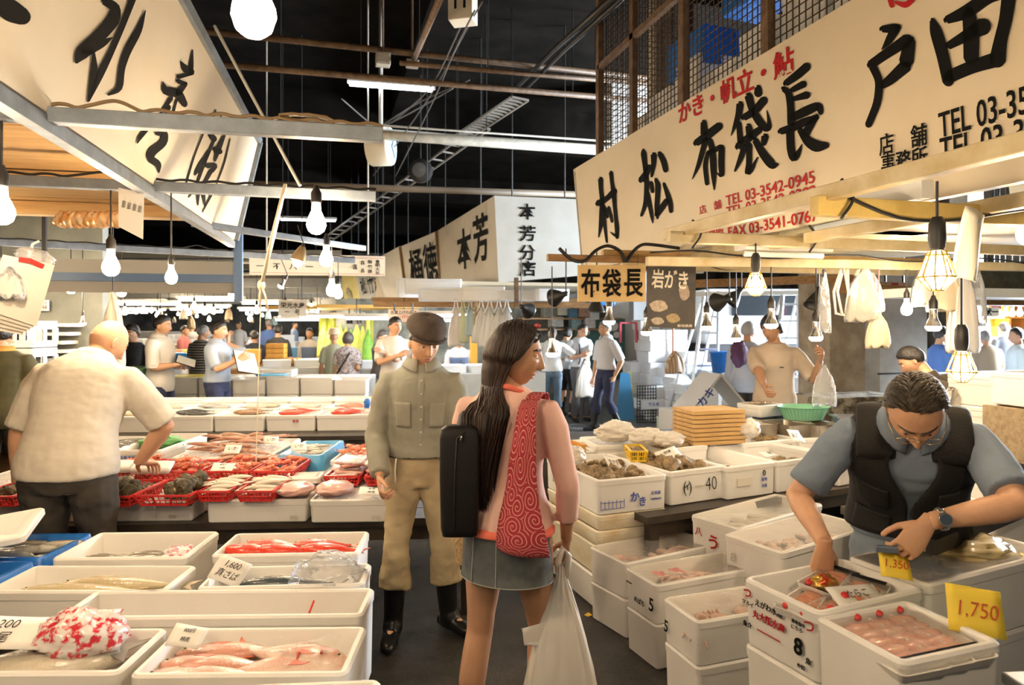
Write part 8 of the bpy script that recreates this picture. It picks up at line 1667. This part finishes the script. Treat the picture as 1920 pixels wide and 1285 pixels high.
b.build('black_grid',DARKM,None,(p.x,p.y-.1,0),-.1,label='black plastic grid leaning on the stacked boxes',cat='grid',bevel=0)
for i,(px,py,w,c,lab)in enumerate(((1168,745,.16,(.05,.25,.48),'blue board leaning behind the walking man'),(1176,742,.08,(.70,.52,.08),'yellow board leaning behind the walking man'))):p=pt(px,608,11.6+.2*i);b=MB();b.prism([(-w,0),(w,0),(w*.6,.8),(-w*.4,.8)],-.01,.01,Matrix.Rotation(pi/2-.15,4,'X'));b.build('leaning_board',mat('lean_%d'%i,c,.5),None,(p.x,p.y-.1,.0),-YAW,label=lab,cat='board')
b=MB();p=pt(1266,745,10.6);link('green_foam_box',with_mat(foam_mesh(.5,.34,.18),mat('pale_green_foam',(.62,.72,.56),.6)),None,None,(p.x,p.y,0),0,'pale green foam box on the floor before the white heap','foam box')
def ladder(px0,px1,top,dep,lab,wtop,wbot):
 A0=pt(px0,640,dep);Tt=pt(px1,top,dep+.3);t=thing('step_ladder',lab,'ladder',(A0.x,A0.y,0));al=mat('aluminium',(.62,.64,.66),.35,metal=.7)
 b=MB();base=Vector((0,0,0));tip=Tt-Vector((A0.x,A0.y,0))
 for sg in(-1,1):b.bar(base+RGT*sg*wbot,tip+RGT*sg*wtop,.05,.03);b.bar(base+RGT*sg*wbot+Vector((.1,.9,0)),tip+RGT*sg*wtop,.04,.03)
 b.build('rails',al,t);b=MB()
 for k in range(8):f=(k+1)/8.6;q=base.lerp(tip,f);w=wbot+(wtop-wbot)*f;b.bar(q-RGT*w,q+RGT*w,.05,.03)
 b.build('rungs',al,t)
ladder(1316,1334,546,10.2,'tall aluminium step ladder in the cross aisle',.11,.22);ladder(1470,1482,552,9.4,'second aluminium ladder behind the sand-shirted vendor',.11,.2)
b=MB();b.lathe([(.17,0),(.22,.34),(.24,.36),(.21,.34),(.15,.02)],20);p=pt(1360,690,9.8);b.build('blue_tub',BLUEP,None,(p.x,p.y,.86),smooth=True,label='bright blue plastic tub beside the ladder',cat='tub');b=MB();b.box((p.x,p.y,.43),(.5,.4,.86));b.build('box_pile_base',FOAMC,label='white box standing under the bright blue tub',cat='foam box',bevel=.01)
hang_bag('brown striped paper bag hanging from an orange cord',pt(1265,658,8.4),.28,.27,mat('brown_paper',(.42,.28,.18),.7,wave=('X',9.0,0,(.60,.50,.40),.6,.7)),None,None,2,'paper bag',3,'paper_bag',False,.06);b=MB();b.tube([pt(1262,575,8.4),pt(1262,662,8.4)],.012,6);b.build('orange_rope',mat('orange_cord',(.62,.26,.12),.6),label='orange cord holding the striped paper bag',cat='cord');b=MB();b.tube([pt(1262,575,8.4),(pt(1262,575,8.4).x,pt(1262,575,8.4).y,6.3)],.006,5);b.build('hanging_wire',DARKM,label='wire from the ceiling holding the orange cord',cat='wire')
for i,(px,py,w,s_)in enumerate(((1345,715,.5,1),(1318,722,.4,2))):p=pt(px,py,10.4);crumple('pale_blue_sheet','pale blue plastic sheet over the white heap, '+('larger' if i==0 else 'smaller')+' one',(p.x,p.y,.72),w,.5,.2,mat('pale_blue_sheet',(.50,.64,.80),.5),'plastic sheet',s_,nn=16)
# tented white board with blue print
c0=pt(1330,740,8.0);t=thing('tented_board','bent white foam board with blue writing standing like a tent','foam board',(c0.x,c0.y,.62),-.1);b=MB();b.add([(-.32,-.2,0),(.05,-.2,.42),(.05,.3,.42),(-.32,.3,0)],[(0,1,2,3)]);b.add([(.05,-.2,.42),(.42,-.2,.0),(.42,.3,.0),(.05,.3,.42)],[(0,1,2,3)]);b.build('board',FOAMC,t,solid=.025);b=MB();b.add([(-.32,-.19,0),(.42,-.19,0),(.05,-.19,.42)],[(0,1,2)]);b.build('end_sheet',CLEARBAG,t)
text('lettering','カキ',.13,frame((-.14,-.215,.16),(.66,0,.75),(-.75,0,.66)),INKB,t,bold=.02)
b=MB();b.box((c0.x,c0.y+.05,.31),(.95,.6,.62));b.build('white_stand',FOAMC,label='white block carrying the tented board',cat='stand',bevel=.01)
# shop back wall of the cross aisle: dark shelves, white van body, green board
c=pt(1120,608,13.4);b=MB();b.box((c.x,c.y,1.2),(3.4,.12,2.4));b.build('wall_shop',mat('dark_shop_wall',(.05,.07,.065),.7,col2=(.20,.19,.16),vscale=5,thr=(.45,.7)),kind='structure',label='dark shop wall behind the group of men')
t,p0,n=quad('green_board','dark green board with white curly lettering behind the reading man',(1078,598,13.0),(1172,598,13.0),(1172,712,13.0),(1078,712,13.0),mat('chalk_green',(.03,.10,.085),.6),.03,(0,1,0),'board');text_px('mol',(1138,652),(1164,658),.16,p0,n,SIGNC,t,bold=.03)
for x,y,r in((1150,612,9),(1156,628,6),(1098,622,8)):b=MB();q=onplane(x,y,p0+n*.02,n);b.lathe([(r/1280*13,0),(r/1280*13,.012)],18,frame(q,n.orthogonal(),n.cross(n.orthogonal())));o=b.build('white_disc',SIGNC,t);o.matrix_parent_inverse=Matrix.Translation(-t.location)
for i,(px,py,c,w)in enumerate(((1028,586,(.30,.28,.22),.5),(1052,582,(.60,.56,.42),.4),(1072,590,(.08,.2,.3),.35),(1092,585,(.45,.25,.15),.4),(1112,590,(.6,.6,.55),.35),(1042,604,(.62,.60,.55),.5),(1078,608,(.20,.30,.30),.4),(1104,606,(.55,.50,.45),.4))):p=pt(px,py,12.9);b=MB();b.box((p.x,p.y,p.z),(w*.5,.2,.2));b.build('shelf_parcel',mat('parcel_%d'%i,c,.6,var=.3,vscale=12),label=('grey','cream','dark blue','red-brown','white','pale','teal','buff')[i]+' parcel on the high shelf behind the group of men',cat='parcel',bevel=.01)
for z in(1.52,1.72):c=pt(1070,608,12.9);b=MB();b.box((c.x,c.y,z),(2.0,.3,.03));b.build('wall_shelf',BROWNW,label='high shelf on the dark shop wall, '+('lower' if z<1.6 else 'upper'),cat='shelf')
p=pt(1124,566,12.4);b=MB();b.box((p.x,p.y,p.z),(.5,.3,.14));b.build('blue_bundle',BLUEP,label='bright blue bundle above the green board',cat='bundle',bevel=.02)
c=pt(1200,575,12.4);t=thing('meter_cabinet','grey metal cabinet high on the white pier','cabinet',(c.x,c.y,c.z));b=MB();b.box((0,0,0),(.36,.2,.5));b.build('case',mat('cabinet_grey',(.28,.29,.29),.5),t,bevel=.01)
t=thing('red_bracket','red square frame fixed on the white pier','frame',pt(1182,620,12.5));b=MB();
for a_,c_ in(((-.2,0,-.22),(-.2,0,.14)),((-.2,0,.14),(.12,0,.14)),((.12,0,.14),(.12,0,-.22))):b.bar(a_,c_,.05,.03)
b.build('bars',mat('pink_red_paint',(.70,.10,.14),.5),t)
c=pt(1470,575,13.0);t=thing('delivery_van','white van body with a dark opening at the end of the cross aisle','van',(c.x,c.y,0),-.2);b=MB();b.box((0,0,1.75),(3.6,1.6,1.0));b.build('body',mat('van_white',(.80,.82,.84),.35),t,bevel=.06);b=MB();b.box((0,-.02,1.0),(3.6,1.6,.5));b.build('dark_lower_body',mat('van_dark',(.05,.05,.055),.5),t);b=MB();b.box((-.6,-.81,1.95),(1.5,.03,.36));b.build('side_window',mat('van_glass',(.03,.035,.04),.1),t)
for sx in(-1.2,1.2):b=MB();b.lathe([(.32,-.1),(.34,-.08),(.34,.08),(.32,.1)],20,Matrix.Translation((sx,-.75,.34))@Matrix.Rotation(pi/2,4,'X'));b.build('wheel',BOOT,t,smooth=True,angle=40)
b=MB();b.box((0,.1,.5),(3.2,1.2,.55));b.build('chassis',mat('van_dark'),t)
for i,(px,d,n)in enumerate(((1395,9.3,5),(1420,9.0,5),(1500,8.4,4),(1512,8.6,4),(1478,8.8,5))):
 p=pt(px,608,d)
 for k in range(n):fbox('white foam box stacked behind the sand-shirted vendor',(p.x,p.y,k*.19),.5,.36,.158,.1*(i%2),lid=True,group='boxes behind the sand-shirted vendor',m=FOAMC)
p=pt(1068,801,10.3);b=MB();b.lathe([(.32,0),(.33,.006),(.32,.012)],28)
for k in range(6):b.lathe([(.04+.045*k,.012),(.05+.045*k,.018),(.06+.045*k,.012)],28,None,False,False)
o=b.build('manhole_cover',mat('cast_iron',(.10,.11,.12),.35,metal=.5,col2=(.30,.32,.35),vscale=30,thr=(.45,.6)),None,onz(1068,801,.0),smooth=True,angle=30,label='round iron manhole cover in the wet floor of the cross aisle',cat='manhole cover')
# ================================================================ right background
p=pt(1858,760,4.4)
for k in range(5):fbox('white foam box in the stack behind the vendor\'s shoulder',(p.x,p.y,.30+k*.20),.34,.36,.168,.0,lid=True,group='stack behind the vendor\'s shoulder')
fbox('white block under the stack behind the vendor\'s shoulder',(p.x,p.y,0),.36,.38,.265,0,lid=True)
q=pt(1930,720,4.1);b_=fbox('white foam box with a blue fish mark and red characters at the right edge',(q.x+.1,q.y,1.13),.44,.34,.20,-.05,m=FOAMC);mark(b_,'天然便','n',.02,-.035,.045,INKR,bold=.02);mark(b_,'印','n',-.12,-.03,.04,INKB,bold=.03);mark(b_,'@','n',-.17,-.03,.05,INKB,bold=.02)
crate_wood('wooden crate under the red-lettered box at the right edge',(q.x+.1,q.y,.80),.48,.36,.32,-.05,None,mat('grey_pine',(.40,.30,.18),.7,col2=(.26,.19,.11),vscale=6,stretch=(1,6,6)));b=MB();b.box((q.x+.1,q.y,.4),(.46,.34,.8));b.build('crate_stand',DARKW,label='dark stand under the wooden crate at the right edge',cat='stand')
c=pt(1880,690,7.2);b=MB();b.box((c.x+.3,c.y,.55),(2.0,.7,1.1));b.build('white_counter',mat('bright_counter',(.78,.80,.82),.4),label='long bright white counter beyond the right stall',cat='counter',bevel=.02)
c=pt(1850,608,13.5);t=thing('orange_shelves','orange wooden shelf unit far off at the right','shelf unit',(c.x+.4,c.y,0),-.2);O=mat('orange_wood',(.60,.24,.05),.6,var=.2,vscale=6);b=MB();b.box((0,.2,1.1),(2.0,.03,2.2));b.build('back_panel',O,t)
for z in(.5,.95,1.35,1.75):b=MB();b.box((0,0,z),(2.0,.4,.03));b.build('shelf',O,t)
for sx in(-1,0,1):b=MB();b.box((sx,0,1.1),(.04,.4,2.2));b.build('upright',O,t)
for i in range(10):b=MB();b.box((0,0,0),(.22,.25,.2));b.build('stored_carton',mat('carton')if i%2 else BROWNW,None,(c.x+.4-.85+(i%5)*.4,c.y+.15-(i%5)*.06,(1.07,1.47)[i//5]),-.2,label='small brown carton on the orange shelves',cat='carton',group='cartons on the orange shelves')
t,p0,n=quad('small_sign','white sign with two black characters hanging far off at the right',(1844,576,9.0),(1874,576,9.0),(1874,594,9.0),(1844,594,9.0),SIGNW,.02,(0,1,0),'sign');text_px('状一',(1847,585),(1872,585),.10,p0,n,INK,t,bold=.03)
for x in(1850,1868):A_=pt(x,576,9.0);b=MB();b.tube([A_,(A_.x,A_.y,6.3)],.006,5);o=b.build('hanger',DARKM,t);o.matrix_parent_inverse=Matrix.Translation(-t.location)
t,p0,n=quad('red_banner','small red banner with white characters above the two-character sign',(1860,552,9.2),(1877,552,9.2),(1877,580,9.2),(1860,580,9.2),mat('banner_red',(.55,.02,.03),.6),.01,(0,1,0),'banner',6.3);text_px('日',(1863,560),(1874,560),.08,p0,n,SIGNW,t)
for i,(px,py,d)in enumerate(((1873,590,11),(1885,588,12.5),(1898,589,12),(1912,588,11))):bulb('bulb over the far right stalls',pt(px,py,d),6.3,.045,GLOWF,0,'bulbs over the far right stalls')
for i,(px,py,d,w,l,m_,lab)in enumerate(((1830,552,5.6,1.6,.5,FOAM,'white board stored under the canopy at the far right'),(1890,525,6.0,1.2,.8,mat('rolled_net',(.20,.19,.14),.8,var=.4,vscale=12),'rolled grey net stored under the canopy at the far right'),(1870,566,6.2,1.6,.3,BROWNW,'brown beam at the back of the right stall'))):
 p=pt(px,py,d);b=MB()
 if i==1:b.tube([(-.5,0,0),(-.2,.03,.02),(.2,-.02,0),(.6,0,.01)],[.11,.14,.13,.10],14,round_caps=True)
 else:b.box((0,0,0),(w,l,.07))
 b.build(('stored_board','rolled_net','back_beam')[i],m_,None,p,smooth=(i==1),label=lab,cat=('board','net','beam')[i])
beam('timber_beam',pt(1560,540,6.4),pt(1960,560,6.6),.06,.10,BROWNW,'brown timber across the back of the right stall');beam('timber_beam',pt(1230,535,7.0),pt(1600,522,6.6),.06,.08,BROWNW,'brown timber above the ladder');beam('white_tube',pt(1300,552,9.0),pt(1530,548,9.2),.06,.06,WHITEP,'white horizontal tube before the van','tube')
t,p0,n=quad('faded_sign','faded pinkish sign strip over the pale pillar',(1650,528,7.4),(1706,530,7.4),(1706,546,7.4),(1650,545,7.4),mat('faded_pink',(.52,.34,.26),.7),.02,(0,1,0),'sign',6.3);text_px('門',(1672,537),(1684,537),.07,p0,n,INKR,t)
c=pt(1590,730,7.0);b=MB();b.box((c.x,c.y,.45),(1.0,.5,.9));b.build('torn_board',mat('peeling_paint',(.46,.40,.30),.8,col2=(.12,.09,.06),vscale=8,thr=(.42,.52),bump=.6,bscale=14),label='peeling low panel in front of the stained pillar',cat='panel',bevel=.01)
